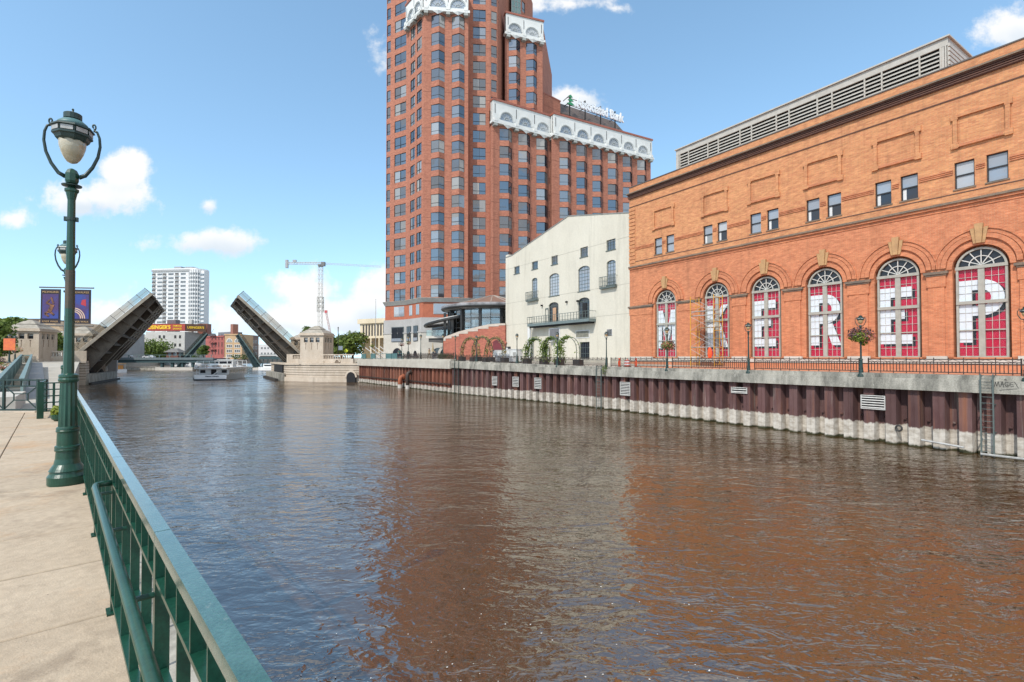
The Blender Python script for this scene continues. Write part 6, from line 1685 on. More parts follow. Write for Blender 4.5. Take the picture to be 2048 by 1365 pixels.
part('pier', MB().box(0, 14, 0, 8, -2, .9), stone_w, b3); part('deck', MB().box(2, 32, 1, 12, 4.2, 5.3), tealm[0], b3); part('rail', MB().box(2, 32, .8, .95, 6.0, 6.15), tealm[1], b3)
for k in range(8): part('support', MB().bar((3 + k * 1.8, 1.4, .9), (3.6 + k * 1.8, 1.4, 4.2), .25), tealm[0], b3)

# ------------------------------------------------------------------ distant buildings


def far_block(name, label, pxl, pxr, ytop, Y, depth, mat, ybase=None, cat='building', Y2=None, side_mat=None):
    A = at(pxl, 715, Y); B = at(pxr, 715, Y2 or Y); fr = Frame(A.xy, B.xy, 3.9)
    r = thing(name, label, cat, M=fr.M)
    zt_ = at((pxl + pxr) / 2, ytop, (Y + (Y2 or Y)) / 2).z - 3.9
    return r, fr, zt_


def win_grid(r, fr, xs, zs_, w, h, gm, frame_m=None, mat_frame=None, name='window', recess=True, head=False):
    me = MB().box(-w / 2, w / 2, -.06, .12, -h / 2, h / 2).mesh(name, mat_frame or white_p)
    pm = MB().box(-w / 2 + .12, -.06, -.10, -.061, -h / 2 + .12, h / 2 - .12).box(.06, w / 2 - .12, -.10, -.061, -h / 2 + .12, h / 2 - .12).mesh('pane', gm)
    for z in zs_:
        for x in xs: o = obj(name, me, r, T(x, 0, z)); obj('pane', pm, o)


# white apartment tower, many storeys
r, fr, zt_ = far_block('apartment_tower', 'tall white apartment tower with a rounded glassy corner in the distance', 302, 384, 540, 430, 40, white_c, Y2=425)
wht = M('apartment_white', (.66, .66, .65), (.6, .6, .6), rough=.6)
dgrey = M('apartment_glass', (.16, .18, .19), (.10, .115, .13), rough=.25, scale=.4)
Lw2 = fr.len; n_fl = 21; h_fl = (zt_ - 4) / n_fl
part('wall', MB().box(0, Lw2, .4, 13, 0, zt_), wht, r); part('roof_band', MB().box(-.4, Lw2 + .3, -.4, 13.2, zt_ - 1.4, zt_ + .2), M('grey_band', (.33, .34, .34)), r); part('roof_slab', MB().box(-.2, Lw2 + 3, .2, 12, zt_ + .201, zt_ + 1.2), wht, r)
wm = MB().box(-1.2, 1.2, .3, .45, -.85, .75).mesh('window', dgrey); bmn = MB().box(-1.9, 1.9, -.9, .39, -1.25, -.95).mesh('balcony', wht)
wm2 = MB().box(-1.7, 1.7, .3, .45, -1.0, .85).mesh('window', M('apartment_dark', (.09, .085, .08), rough=.6))
for k in range(n_fl - 1):
    z = zt_ - 3.6 - k * h_fl
    part('floor_band', MB().box(0, Lw2, .2, .399, z - h_fl * .5 + .05, z - h_fl * .5 + .55), wht, r)
    for f in (.035, .30, .60): o = obj('window', wm2, r, T(f * Lw2, 0, z)); obj('balcony', bmn, o)
    for f in (.155, .215, .425, .49, .725, .785): obj('window', wm, r, T(f * Lw2, 0, z))
cyl = at(391, 540, 428); lc = fr.M.inverted() @ Vector((cyl.x, cyl.y, 3.9)); Rr = 7.4
part('rounded_corner', MB().lathe([(Rr, 0), (Rr, zt_ + .6)], 32, c=(lc.x, lc.y + Rr * .5, 0)), wht, r)
gb = None
for k in range(n_fl - 1):
    z = zt_ - 3.6 - k * h_fl; part('window_band', MB().lathe([(Rr + .12, z - 1.0), (Rr + .12, z + .8)], 32, c=(lc.x, lc.y + Rr * .5, 0)), dgrey, r)
mu_ = MB()
for k in range(26): t = 2 * pi * k / 26; mu_.box(lc.x + (Rr + .2) * cos(t) - .16, lc.x + (Rr + .2) * cos(t) + .16, lc.y + Rr * .5 + (Rr + .2) * sin(t) - .16, lc.y + Rr * .5 + (Rr + .2) * sin(t) + .16, 0, zt_)
part('mullions', mu_, wht, r, kind='stuff')
rw0 = fr.M.inverted() @ Vector((at(403, 715, 432).x, 432, 3.9)); part('side_wall', MB().box(rw0.x - 2, rw0.x + 6.0, 2, 8, 0, zt_ - 1.0), wht, r)
for k in range(n_fl - 1):
    z = zt_ - 3.6 - k * h_fl; part('balcony', MB().box(rw0.x + .6, rw0.x + 5.8, 1.2, 2.0, z - 1.1, z - .1), M('blue_grey_glass', (.22, .27, .31), rough=.2), r)
part('plant_room', MB().box(Lw2 * .45, Lw2 * .62, 4, 10, zt_ + 1.2, zt_ + 3.4).box(Lw2 * .72, Lw2 * .9, 4, 10, zt_ + 1.2, zt_ + 3.0), M('plant_grey', (.3, .31, .32)), r)

# sausage-maker's building with rooftop sign
r, fr, zt_ = far_block('sign_building', 'grey painted brick building carrying a red and yellow rooftop sign', 291, 369, 664, 320, 30, stone_g, Y2=318)
gbk = M('grey_painted_brick', (.47, .46, .43), (.40, .39, .36), rough=.85, scale=.3, fine=.06)
part('wall', MB().box(0, fr.len, 0, 22, 0, zt_), gbk, r)
part('side_wall', MB().prism([(fr.len, .01), (fr.len + 5.2, 11), (fr.len + 5.2, 22), (fr.len, 22)], 0, zt_ - .2), M('grey_dark_brick', (.30, .29, .27), (.25, .24, .22), fine=.1), r)
win_grid(r, fr, [fr.len * f for f in (.36, .47, .76, .88)], [zt_ - 3.2, zt_ - 8.4], 1.5, 2.1, glass_d, mat_frame=grey_frame)
win_grid(r, fr, [fr.len * .62], [zt_ - 12], 1.4, 2.0, glass_d, mat_frame=grey_frame)
part('annex', MB().box(-16, 0, 4, 20, 0, zt_ * .55), cream, r); part('annex_upper', MB().box(-10, 0, 6, 20, zt_ * .55, zt_ * .92), gbk, r)
bx = fr.len * .2
sgn = thing('rooftop_sign', 'red rooftop sign with yellow letters on the grey brick building', 'sign', M=fr.M @ T(0, .4, zt_))
sr = M('sign_red', (.36, .05, .03), (.30, .04, .03), rough=.6); sy = M('sign_yellow', (.80, .52, .03), (.72, .45, .03), rough=.5)
hs_ = 4.6
part('sign_board', MB().box(.4, fr.len - .2, 0, .5, .5, hs_ + .5), sr, sgn); part('sign_edge', MB().box(.4, fr.len - .2, -.08, -.001, .5, .75).box(.4, fr.len - .2, -.08, -.001, hs_ + .25, hs_ + .5), M('sign_brown', (.16, .05, .03)), sgn)
text('sign_letters', "USINGER'S", 3.0, sy, sgn, Matrix.Translation((fr.len * .34, -.12, hs_ * .5 + .5)) @ Matrix.Rotation(pi / 2, 4, 'X'), extrude=.06, bold=.12, fit=fr.len * .57)
text('sign_letters', "FAMOUS", 1.6, sy, sgn, Matrix.Translation((fr.len * .80, -.12, hs_ * .68 + .5)) @ Matrix.Rotation(pi / 2, 4, 'X'), extrude=.06, bold=.03, fit=fr.len * .22)
text('sign_letters', "SAUSAGE", 1.6, sy, sgn, Matrix.Translation((fr.len * .80, -.12, hs_ * .30 + .5)) @ Matrix.Rotation(pi / 2, 4, 'X'), extrude=.06, bold=.03, fit=fr.len * .22)
s2 = Frame((fr.len - .1, .4), (fr.len + 9.5, 6.5)); Mside = Matrix.Translation((0, -.4, 0)) @ s2.M
part('side_board', MB().box(.2, s2.len, 0, .4, .3, hs_ + .4), M('sign_dark', (.10, .05, .03), rough=.7), sgn, Mside)
text('sign_letters', "USINGER'S", 2.0, sy, sgn, Mside @ Matrix.Translation((s2.len / 2, -.1, hs_ * .5 + .4)) @ Matrix.Rotation(pi / 2, 4, 'X'), extrude=.06, bold=.06, fit=s2.len * .8)
part('roof_box', MB().box(fr.len * .36, fr.len * .58, 6, 10, 0, 8), M('purple_grey_box', (.16, .12, .13), (.12, .09, .1)), r, T(0, 0, zt_)); part('chimney', MB().box(fr.len * .92, fr.len * 1.0, 6, 8, 0, 8), gbk, r, T(0, 0, zt_)); part('roof_box', MB().box(fr.len * 1.1, fr.len * 1.35, 8, 12, -1, 5.5), M('red_brick_box', (.24, .08, .05)), r, T(0, 0, zt_))

# red brick building
r, fr, zt_ = far_block('red_building', 'low red brick warehouse with fire escape beside the tan arcaded building', 411, 448, 673, 300, 20, red, Y2=288)
rb_ = M('far_red_brick', (.36, .105, .09), (.28, .08, .07), rough=.85, scale=.4, fine=.12); part('wall', MB().box(0, fr.len, 0, 16, 0, zt_), rb_, r); part('cornice', MB().box(-.2, fr.len + .2, -.35, 0, zt_ - .6, zt_ + .2), rb_, r)
for k in range(4):
    x = fr.len * (.38 + .17 * k)
    for j in range(3):
        w = part('window', MB().slab(arch(x - .6, x + .6, 3 + j * 4.2, 5.2 + j * 4.2, 8), -.06, .0), M('far_red_dark', (.10, .035, .03), rough=.6), r); part('window_sill', MB().box(x - .8, x + .8, -.2, 0, 2.8 + j * 4.2, 2.99 + j * 4.2), rb_, w)
fe = MB()
for j in range(3): fe.box(fr.len * .28, fr.len * .62, -1.2, -.05, 5.4 + j * 4, 5.6 + j * 4); fe.box(fr.len * .28, fr.len * .62, -1.2, -1.1, 6.5 + j * 4, 6.6 + j * 4); fe.bar((fr.len * .32, -1.1, 5.5 + j * 4), (fr.len * .55, -1.1, 9.5 + j * 4), .15)
part('fire_escape', fe, M('rust_red_steel', (.16, .05, .045)), r)
part('chimney', MB().box(fr.len * .86, fr.len * .99, 5, 8, zt_, zt_ + 7), M('chimney_red', (.30, .13, .09), fine=.2), r); part('grey_roof_house', MB().box(fr.len * .2, fr.len * .85, 5, 12, zt_, zt_ + 2.6), M('slate', (.16, .18, .2)), r)
# tan arcaded building
r, fr, zt_ = far_block('tan_building', 'tan brick building with two tall white arches and rows of windows', 449, 484, 669, 285, 20, red, Y2=285)
tb = M('tan_brick', (.52, .35, .20), (.45, .30, .17), rough=.85, scale=.4, fine=.1); wl_ = M('far_white_trim', (.68, .67, .63))
part('wall', MB().box(0, fr.len, 0, 18, 0, zt_), tb, r); part('cornice', MB().box(-.2, fr.len + .1, -.3, -.0, zt_ - .5, zt_ + .2), tb, r)
for k in (0, 1):
    cx = fr.len * (.27 + .46 * k); hw_ = fr.len * .17
    w = part('arched_window', MB().slab(arch(cx - hw_, cx + hw_, zt_ - 4.6, zt_ - 4.0, 12), -.05, 0), wl_, r); part('arch_opening', MB().slab(arch(cx - hw_ * .78, cx + hw_ * .78, zt_ - 4.4, zt_ - 4.1, 12), -.12, -.05), dgrey, w); part('arch_mullion', MB().box(cx - .15, cx + .15, -.2, -.12, zt_ - 4.4, zt_ - 2.0).box(cx - hw_ * .5, cx - hw_ * .4, -.2, -.12, zt_ - 4.4, zt_ - 2.4).box(cx + hw_ * .4, cx + hw_ * .5, -.2, -.12, zt_ - 4.4, zt_ - 2.4), wl_, w)
    for j in range(4):
        z = zt_ - 6.7 - j * 2.75
        if z < 1.2: continue
        w = part('window', MB().box(cx - hw_, cx + hw_, -.05, 0, z - .95, z + .9), wl_, r)
        for q_ in (-.62, 0, .62): part('pane', MB().box(cx + hw_ * (q_ - .22), cx + hw_ * (q_ + .22), -.1, -.051, z - .65, z + .7), M('apartment_dark', (.09, .085, .08)), w)
r, fr, zt_ = far_block('brown_building', 'brown brick building partly hidden behind the distant right leaf', 485, 517, 672, 292, 20, red, Y2=300)
bb = M('far_brown_brick', (.24, .19, .17), (.19, .15, .135), rough=.85, scale=.4, fine=.12); part('wall', MB().box(0, fr.len, 0, 18, 0, zt_), bb, r); part('cornice', MB().box(-.1, fr.len + .2, -.3, -.0, zt_ - .5, zt_ + .1), bb, r)
win_grid(r, fr, [fr.len * f for f in (.12, .3, .48, .66, .84)], [zt_ - 3.5, zt_ - 7, zt_ - 10.5, zt_ - 14], 1.1, 1.7, dgrey, mat_frame=wl_)
r, fr, zt_ = far_block('white_building', 'low white building with small windows behind the raised right leaf', 517, 560, 689, 330, 20, red, Y2=330); part('wall', MB().box(0, fr.len, 0, 18, 0, zt_), wht, r); part('upper_block', MB().box(fr.len * .2, fr.len * .7, 3, 15, zt_, zt_ + 1.6), wht, r)
win_grid(r, fr, [fr.len * f for f in (.15, .3, .45, .6, .75, .9)], [zt_ - 2.5, zt_ - 6], 1.2, 1.4, dgrey, mat_frame=wht)
r, fr, zt_ = far_block('shed', 'small grey roofed shed by the distant right bridge approach', 522, 542, 712, 262, 6, red); part('wall', MB().box(0, fr.len, 0, 5, 0, zt_ - .6), M('shed_grey', (.28, .27, .24)), r); part('roof', MB().box(-.3, fr.len + .3, -.3, 5.3, zt_ - .6, zt_), mansard, r)
# far low grey buildings at the left, theatre roofs behind the bridge house
r, fr, zt_ = far_block('domed_building', 'pale building with tan gabled roof behind the left bridge house', 96, 128, 662, 170, 30, red); part('wall', MB().box(-4, fr.len, 0, 20, 0, zt_), stone_w, r); rg = MB(); rg.slab([(-4, zt_), (fr.len, zt_), (1, zt_ + 3.4), (-3, zt_ + 3.6)], -.2, 20); part('roof', rg, M('tan_roof', (.38, .28, .18)), r)
r, fr, zt_ = far_block('glass_roof_building', 'low building with slate blue roofs behind the raised left leaf', 160, 215, 664, 200, 30, red); part('wall', MB().box(0, fr.len, 0, 20, 0, zt_), stone_g, r); part('roof', MB().box(1, fr.len - 2, 2, 18, zt_, zt_ + 1.0), M('slate', (.16, .18, .2)), r); part('roof_house', MB().box(2, fr.len * .5, 4, 12, zt_ + 1, zt_ + 2.4), M('slate', (.16, .18, .2)), r)
win_grid(r, fr, [fr.len * f for f in (.2, .5, .8)], [zt_ - 2.5], 2, 1.6, glass_d, mat_frame=stone_w)
# beige modernist hall
A = at(742, 715, 165); B = at(790, 715, 160); fr = Frame(A.xy, B.xy, 3.9); r = thing('concrete_hall', 'beige modernist hall with deep overhangs beside the brick tower', 'building', M=fr.M)
bg_ = M('warm_beige_concrete', (.62, .53, .38), (.55, .47, .33), rough=.8, scale=.2, fine=.04)
zA = at(722, 640, 165).z - 3.9; z1 = at(722, 661, 165).z - 3.9; z0_ = at(722, 666, 165).z - 3.9
lx0 = fr.X(721)
part('upper_storey', MB().box(lx0, fr.len, 0, 30, z0_ - 1.8, zA), bg_, r); part('roof_slab', MB().box(lx0 - .6, fr.len, -.6, 30, zA - 1.2, zA + .3), bg_, r)
for k in range(9): x = lx0 + 1.6 + k * 1.28 * 1.0; part('window', MB().box(x - .32, x + .32, -.07, -.0, z0_ - 1.2 + .2, zA - 1.6), M('brown_glass', (.05, .035, .025), rough=.25), r)
part('lower_wall', MB().box(lx0 + 3.0, fr.len, 3, 30, 0, z0_ - 1.8), bg_, r)
for k in range(4): x = lx0 + 1.2 + k * 3.6; part('fin', MB().box(x, x + .5, -.2, 3, 0, z0_ - 1.8), bg_, r)
part('doorway', MB().box(lx0 + 7, lx0 + 8.3, 2.9, 2.99, 3, z0_ - 2.4), dark, r)
lw = MB(); lw.prism([(lx0, .1), (lx0, 30), (lx0 - 12, 60), (lx0 - 14, 58)], z0_ - 1.5, zA - .1); part('side_wing', lw, M('grey_beige_concrete', (.42, .38, .32), (.36, .33, .28)), r)
st_ = thing('staircase', 'pale outdoor stair with slanted white rails by the beige hall', 'stairs', (at(755, 715, 150).x, 150, 4))
for k in range(8): part('step', MB().box(-3 + k * .8, 5, 0, 6, k * .45, k * .45 + .44), stone_w, st_)
for k in range(4): part('rail', MB().bar((-4 + k * 1.6, -.2, 4.2), (1 + k * 1.6, -.2, .4), .2), white_p, st_)
for (px, pxr, yt, Y, lab) in ((0, 30, 650, 260, 'low dark flat-roofed building at the far left edge'),):
    r, fr, zt_ = far_block('flat_building', lab, px - 60, pxr + 50, yt - 10, Y, 20, red); part('wall', MB().box(0, fr.len, 0, 20, 0, zt_), M('far_dark_brick', (.15, .11, .09)), r); part('parapet', MB().box(-.3, fr.len + .3, -.3, 20, zt_, zt_ + .6), mansard, r)
# far tree line and banks
# ------------------------------------------------------------------ tower cranes


def lattice(mb, p, q_, w, n, r_=.1):
    p = Vector(p); q_ = Vector(q_); d = (q_ - p); a = Vector((0, 1, 0)) if abs(d.normalized().y) < .8 else Vector((1, 0, 0)); u = d.cross(a).normalized() * w / 2; v = d.cross(u).normalized() * w / 2
    cs = [u + v, u - v, -u - v, -u + v]
    for c in cs: mb.bar(p + c, q_ + c, r_ * 1.6)
    for k in range(n):
        s0 = p + d * k / n; s1 = p + d * (k + 1) / n
        for j in range(4):
            mb.bar(s0 + cs[j], s1 + cs[(j + 1) % 4], r_); mb.bar(s1 + cs[j], s1 + cs[(j + 1) % 4], r_)


Yc = 300; cb = at(640, 712, Yc); ct = at(640, 531, Yc)
cr_ = thing('tower_crane', 'tall pale lattice tower crane with a long horizontal jib on the skyline', 'crane', (cb.x, Yc, 4))
cw = M('crane_pale_paint', (.52, .50, .46), (.42, .40, .36), rough=.6)
Hc = ct.z - 4; m_ = MB(); lattice(m_, (0, 0, 0), (0, 0, Hc), 2.1, 20, .11); part('mast', m_, cw, cr_)
m_ = MB(); lattice(m_, (0, 0, Hc * .50), (0, 0, Hc * .66), 2.9, 3, .2); part('climbing_frame', m_, cw, cr_)
m_ = MB(); lattice(m_, (2, 0, Hc + 1.2), (-20.5, 0, Hc + 1.2), 1.1, 14, .10); part('counter_jib', m_, cw, cr_)
m_ = MB(); lattice(m_, (2, 0, Hc + 1.0), (34, 8, Hc + .6), .8, 18, .045); part('jib', m_, cw, cr_)
part('slewing_ring', MB().lathe([(1.5, Hc - .8), (1.7, Hc), (1.4, Hc + .6)], 12), M('crane_dark', (.16, .16, .16)), cr_); part('cab', MB().box(.8, 2.8, -1.6, .4, Hc - .6, Hc + 1.8), M('crane_dark', (.16, .16, .16)), cr_)
part('counterweight', MB().box(-20.8, -19.4, -.7, .7, Hc - 1.6, Hc + 3.2), M('crane_grey', (.35, .35, .36)), cr_); part('hoist', MB().box(-16.5, -14.5, -.6, .6, Hc + 1.9, Hc + 3.2), M('crane_grey', (.35, .35, .36)), cr_)
b0 = at(671, 700, 330); b1 = at(652, 624, 330); c2 = thing('crawler_crane', 'small red and white crane boom leaning beside the tower crane mast', 'crane', tuple(b0)); m_ = MB(); lattice(m_, (0, 0, -6), tuple(b1 - b0), .9, 16, .09); part('boom', m_, M('crane_pink', (.50, .32, .30), (.5, .42, .4)), c2)
part('boom_head', MB().box(-.8, .8, -.5, .5, -.8, .9).xf(Matrix.Translation(b1 - b0)), M('crane_red', (.5, .06, .07)), c2); part('carrier', MB().box(-2, 3, -2, 2, -10, -6.5), M('crane_red', (.5, .06, .07)), c2)

# ------------------------------------------------------------------ trees


def tree(P, h, w, label, mats, n=2400, s=.35, group=None, trunk=.3, seed=0):
    random.seed(seed + 11); r = thing('tree', label, 'tree', tuple(P), group=group)
    t = MB(); t.tube([(0, 0, -.3), (.05, 0, h * .25), (.1, .05, h * .6)], [w * .05, w * .035, w * .015], 8)
    cl = []
    for k in range(13):
        a = random.uniform(0, 2 * pi); rr_ = w * .5 * random.uniform(.25, .85); z = h * random.uniform(trunk + .12, .86)
        rr_ *= (1 - .55 * abs((z / h - .55)) * 1.4); c = Vector((rr_ * cos(a), rr_ * sin(a), z)); cl.append((c, w * random.uniform(.17, .27)))
        t.tube([(0, 0, h * random.uniform(.2, .4)), c * .6 + Vector((0, 0, h * .12)), c], [w * .018, w * .012, w * .004], 5)
    cl.append((Vector((0, 0, h * .86)), w * .2))
    part('trunk', t, bark, r)
    tot = sum(x[1] ** 2 for x in cl)
    lbs = [MB() for _ in mats]
    for c, rad in cl:
        for q_ in range(int(n * rad * rad / tot)):
            d = Vector((random.gauss(0, 1), random.gauss(0, 1), random.gauss(0, 1))).normalized(); p = c + Vector((d.x * rad, d.y * rad, d.z * rad * .8)) * random.uniform(.45, 1.12)
            leafq(lbs[0 if random.random() < .6 else random.randrange(len(mats))], p, d, s * random.uniform(.6, 1.3))
    for i, lb in enumerate(lbs): part('crown' if i == 0 else 'inner_leaves', lb, mats[i], r)
    return r


LM = [leaf, leaf_d]
G1 = 'trees behind the left bridge house'; G2 = 'trees along the distant left bank'; G3 = 'trees behind the right bridge house'
for i, (px, yt, Y, wpx, lab, g) in enumerate([(8, 634, 100, 70, 'bright green tree at the far left edge behind the ramp', G1), (-30, 645, 80, 90, 'leafy tree cut by the left edge of the view', G1), (115, 662, 130, 40, 'green tree between the two left bridge houses', G1), (98, 668, 140, 36, 'smaller green tree right behind the large left bridge house', G1),
                                      (300, 684, 236, 74, 'broad green tree under the raised left leaf', G2), (258, 694, 234, 46, 'lower green tree left of the broad one under the raised leaf', G2), (322, 700, 238, 34, 'low green tree beside the brown brick bridge house', G2), (407, 690, 255, 22, 'slim green tree in front of the red brick building', G2),
                                      (705, 664, 128, 62, 'full green tree right of the right bridge houses', G3), (683, 672, 140, 44, 'smaller green tree between the bridge house and the fuller tree', G3), (616, 652, 150, 44, 'green tree top rising behind the farther right bridge house', G3), (594, 680, 145, 24, 'small tree left of the farther right bridge house', G3)]):
    b_ = at(px, 715, Y); z0 = 4.0; h = at(px, yt, Y).z - z0; w = wpx / F * Y
    tree((b_.x, Y, z0), h, w, lab, LM if i not in (8, 9) else [leaf, leaf_d], int(1500 + 900 * (wpx / 50)), .26 + Y / 900, g, seed=i, trunk=.12 if i in (4, 5, 6) else .2)
random.seed(5)
hd = MB()
for k in range(70):
    px = random.uniform(225, 600); b_ = at(px, 715, 262 + random.uniform(0, 20))
    if 392 < px < 470 or px > 520: continue
    leafball(hd, (b_.x, b_.y, 5.2), 2.2, 2, 1.4, 60, .4)
o = solo('shrubs', hd, leaf_d, 'low dark shrubs along the distant river bank', 'shrubs'); o['kind'] = 'stuff'

# ------------------------------------------------------------------ left bank: ramp, lamps, flowers
tl_m = M('sage_steel', (.16, .23, .22), (.12, .18, .175), rough=.55, scale=2)
b0l = at(-18, 792, 40); 
def R_(x, y, Y): return at(x, y, Y)


q0 = R_(-8, 806, 26); q1 = R_(40, 806, 26); t0 = R_(42, 728, 66); t1 = R_(62, 728, 66)
rm = thing('ramp', 'concrete pedestrian ramp with sage green steel side panels climbing to the bridge', 'ramp')
rb2 = MB(); rb2.add([tuple(q0), tuple(q1), tuple(t1), tuple(t0), (q0.x, q0.y, 2.0), (q1.x, q1.y, 2.0), (t1.x, t1.y, 2.0), (t0.x, t0.y, 2.0)], [(0, 1, 2, 3), (0, 4, 5, 1), (1, 5, 6, 2), (2, 6, 7, 3), (3, 7, 4, 0)]); part('ramp_slab', rb2, slab_m, rm)
for a, b_, nm in ((q0, t0, 'side_panel'), (q1, t1, 'side_panel')):
    n = 6
    for k in range(n):
        p = a.lerp(b_, (k + .02) / n); q_ = a.lerp(b_, (k + .98) / n); s = MB(); up = Vector((0, 0, 1.15)); th_ = Vector((.12, .03, 0))
        s.add([p, p + th_, q_ + th_, q_, p + up, p + th_ + up, q_ + th_ + up, q_ + up], [(0, 1, 2, 3), (7, 6, 5, 4), (0, 4, 5, 1), (1, 5, 6, 2), (2, 6, 7, 3), (3, 7, 4, 0)]); part(nm, s, tl_m, rm)
    part('top_rail', MB().bar(a + Vector((.06, 0, 1.2)), b_ + Vector((.06, 0, 1.2)), .2, .1), tl_m, rm)

sw2 = MB(); sw2.add([tuple(q1 + Vector((.15, 0, .1))), tuple(t1 + Vector((.15, 0, .15))), (t1.x + .15, t1.y, -1), (q1.x + .15, q1.y, -1), tuple(q1 + Vector((1.1, .3, .1))), tuple(t1 + Vector((1.2, .3, .15))), (t1.x + 1.2, t1.y + .3, -1), (q1.x + 1.1, q1.y + .3, -1)], [(0, 4, 5, 1), (4, 7, 6, 5), (0, 3, 7, 4), (1, 5, 6, 2)]); part('side_wall', sw2, stone_g, rm)
part('landing_rail', MB().bar(t0 + Vector((0, 0, 1.1)), t1 + Vector((0, 0, 1.1)), .12), tl_m, rm); part('landing_screen', MB().bar(t0 + Vector((0, .1, .55)), t1 + Vector((0, .1, .55)), .05, 1.0), meshp, rm)
pb = gnd(20, 815, 3.0); bx3 = thing('plinth_block', 'pale concrete block behind the gate railing at the ramp foot', 'concrete block', (pb.x, pb.y + 1.5, 0), radians(40))
part('block', MB().box(-3.5, -.9, 0, 4.5, -1, 3.35), stone_w, bx3); part('step', MB().box(-.89, -.5, .5, 3, -1, 2.6), concrete, bx3)
for px, yt, Y, lab in ((18.5, 668, 56, 'lamp post with orange banner near the left ramp top'), (30, 671, 60, 'lamp post with yellow flower basket beside the ramp top')):
    P = at(px, 715, Y); P.z = 4.4; s_top = at(px, yt, Y).z; o = far_lamp(P, lab, s_top, radians(20)); LAMPS[px] = o
ob = at(17, 691, 55.8); bnr = thing('banner', 'bright orange street banner on a lamp post at the far left', 'banner', tuple(ob)); part('cloth', MB().box(-.55, .75, -.02, .02, -.55, .75), M('orange_cloth', (.62, .16, .04), (.5, .1, .05), rough=.7, scale=3), bnr); part('rod', MB().box(-.7, .9, -.03, .03, .76, .82), black, bnr)
for px, py, Y, lab, m1, m2, sc in ((31, 700, 59.8, 'yellow and green flower basket on the lamp by the ramp top', leaf_y, petal, 1.0), (6, 733, 40, 'low red and green flower bowl on a post left of the ramp', leaf, petal, .75), (-2, 722, 42, 'purple flower bowl at the far left edge', leaf_p, leaf_p, .7)):
    basket(at(px, py, Y), sc, lab, [('foliage', m1, (0, 0, 0), (.7, .45), .8), ('flowers', m2, (.2, 0, 0), (.6, .4), .5)], 220)
ps = at(7, 735, 40); solo('basket_post', MB().lathe([(.05, -2.6), (.05, -.2)], 8, c=tuple(ps)), dkgreen, 'thin dark post carrying the red flower bowl left of the ramp', 'post')

# ------------------------------------------------------------------ boats


def boat_hull(Lb, wb, hb, bow=.35):
    m_ = MB(); st_ = [(0, .86), (.12, .97), (.35, 1), (.6, .98), (.8, .75), (.93, .36), (1, .04)]
    n = len(st_)
    for lv, (z, f) in enumerate(((-.4, .82), (.0, .9), (hb, 1.0))):
        for (t, w_) in st_: m_.v.append((-wb / 2 * w_ * f, t * Lb, z + (hb * .25 * max(0, t - .5) if lv == 2 else 0)))
        for (t, w_) in reversed(st_): m_.v.append((wb / 2 * w_ * f, t * Lb, z + (hb * .25 * max(0, t - .5) if lv == 2 else 0)))
    k = 2 * n
    for lv in range(2):
        for i in range(k): j = (i + 1) % k; m_.f.append((lv * k + i, lv * k + j, (lv + 1) * k + j, (lv + 1) * k + i)[::-1])
    m_.f.append(tuple(2 * k + i for i in range(k))[::-1]); return m_


bwh = M('boat_white', (.74, .74, .73), (.66, .66, .65), rough=.4, scale=.8); bdk = M('boat_dark', (.03, .035, .045), rough=.4)
bp0 = gnd(421, 761, 0)
bt = thing('tour_boat', 'white two-deck tour boat seen from the stern with its name in dark letters', 'boat', (bp0.x, bp0.y, 0), radians(14)); bt.scale = (1, 1, .66)
part('hull', boat_hull(22, 6.6, 1.75), bwh, bt); part('boot_stripe', MB().box(-3.02, 3.02, -.06, .3, -.3, .42), bdk, bt); part('transom', MB().box(-3.15, 3.15, -.08, .2, .43, 1.8), bwh, bt)
text('name_letters', 'VISTA KING', .8, bdk, bt, Matrix.Translation((.3, -.12, 1.25)) @ Matrix.Rotation(pi / 2, 4, 'X'), extrude=.02, bold=.02, fit=2.6)
cbn = MB(); cbn.wall(rect(-3.0, 3.0, 1.8, 3.9), [rect(-2.75, -1.7, 2.3, 3.3), rect(-.6, .5, 1.85, 3.5), rect(1.5, 2.75, 2.3, 3.3)], 2.2, .2); part('cabin_wall', cbn, bwh, bt); part('cabin_glass', MB().box(-2.9, 2.9, 2.55, 2.6, 1.8, 3.8), glass_d, bt)
part('cabin_side', MB().box(-3.0, -2.9, 2.4, 17, 1.8, 3.9).box(2.9, 3.0, 2.4, 17, 1.8, 3.9).box(-2.9, 2.9, 16.9, 17, 1.8, 3.9), bwh, bt)
for k in range(6):
    for s in (-1, 1): part('side_window', MB().box(s * 3.03 - .02, s * 3.03 + .02, 3.2 + k * 2.2, 4.9 + k * 2.2, 2.4, 3.4), glass_d, bt)
part('upper_deck', MB().box(-3.15, 3.15, -.1, 18, 3.9, 4.1), bwh, bt)
rl_ = MB()
for y in (0., 17.8): 
    for z in (4.6, 5.1): rl_.box(-3.1, 3.1, y - .03, y + .03, z - .03, z + .03)
for s in (-1, 1):
    for z in (4.6, 5.1): rl_.box(s * 3.1 - .03, s * 3.1 + .03, 0, 17.8, z - .03, z + .03)
part('rail', rl_, bwh, bt)
for k in range(7): part('rail_post', MB().box(-3.1 + k * 6.2 / 6 - .04, -3.1 + k * 6.2 / 6 + .04, -.04, .04, 4.1, 5.15), bwh, bt)
for s in (-1, 1):
    for k in range(5): part('canopy_post', MB().box(s * 3.0 - .05, s * 3.0 + .05, 1 + k * 4 - .05, 1 + k * 4 + .05, 1.8 if k == 0 else 4.1, 6.3), bwh, bt)
cp_ = MB()
for k in range(5): cp_.bar((-3.05, 1 + k * 4, 6.3), (3.05, 1 + k * 4, 6.3), .1); 
part('canopy_frame', cp_, bwh, bt)
part('stair', MB().bar((.4, .8, 1.9), (2.2, .8, 4.0), .7, .12), bwh, bt)
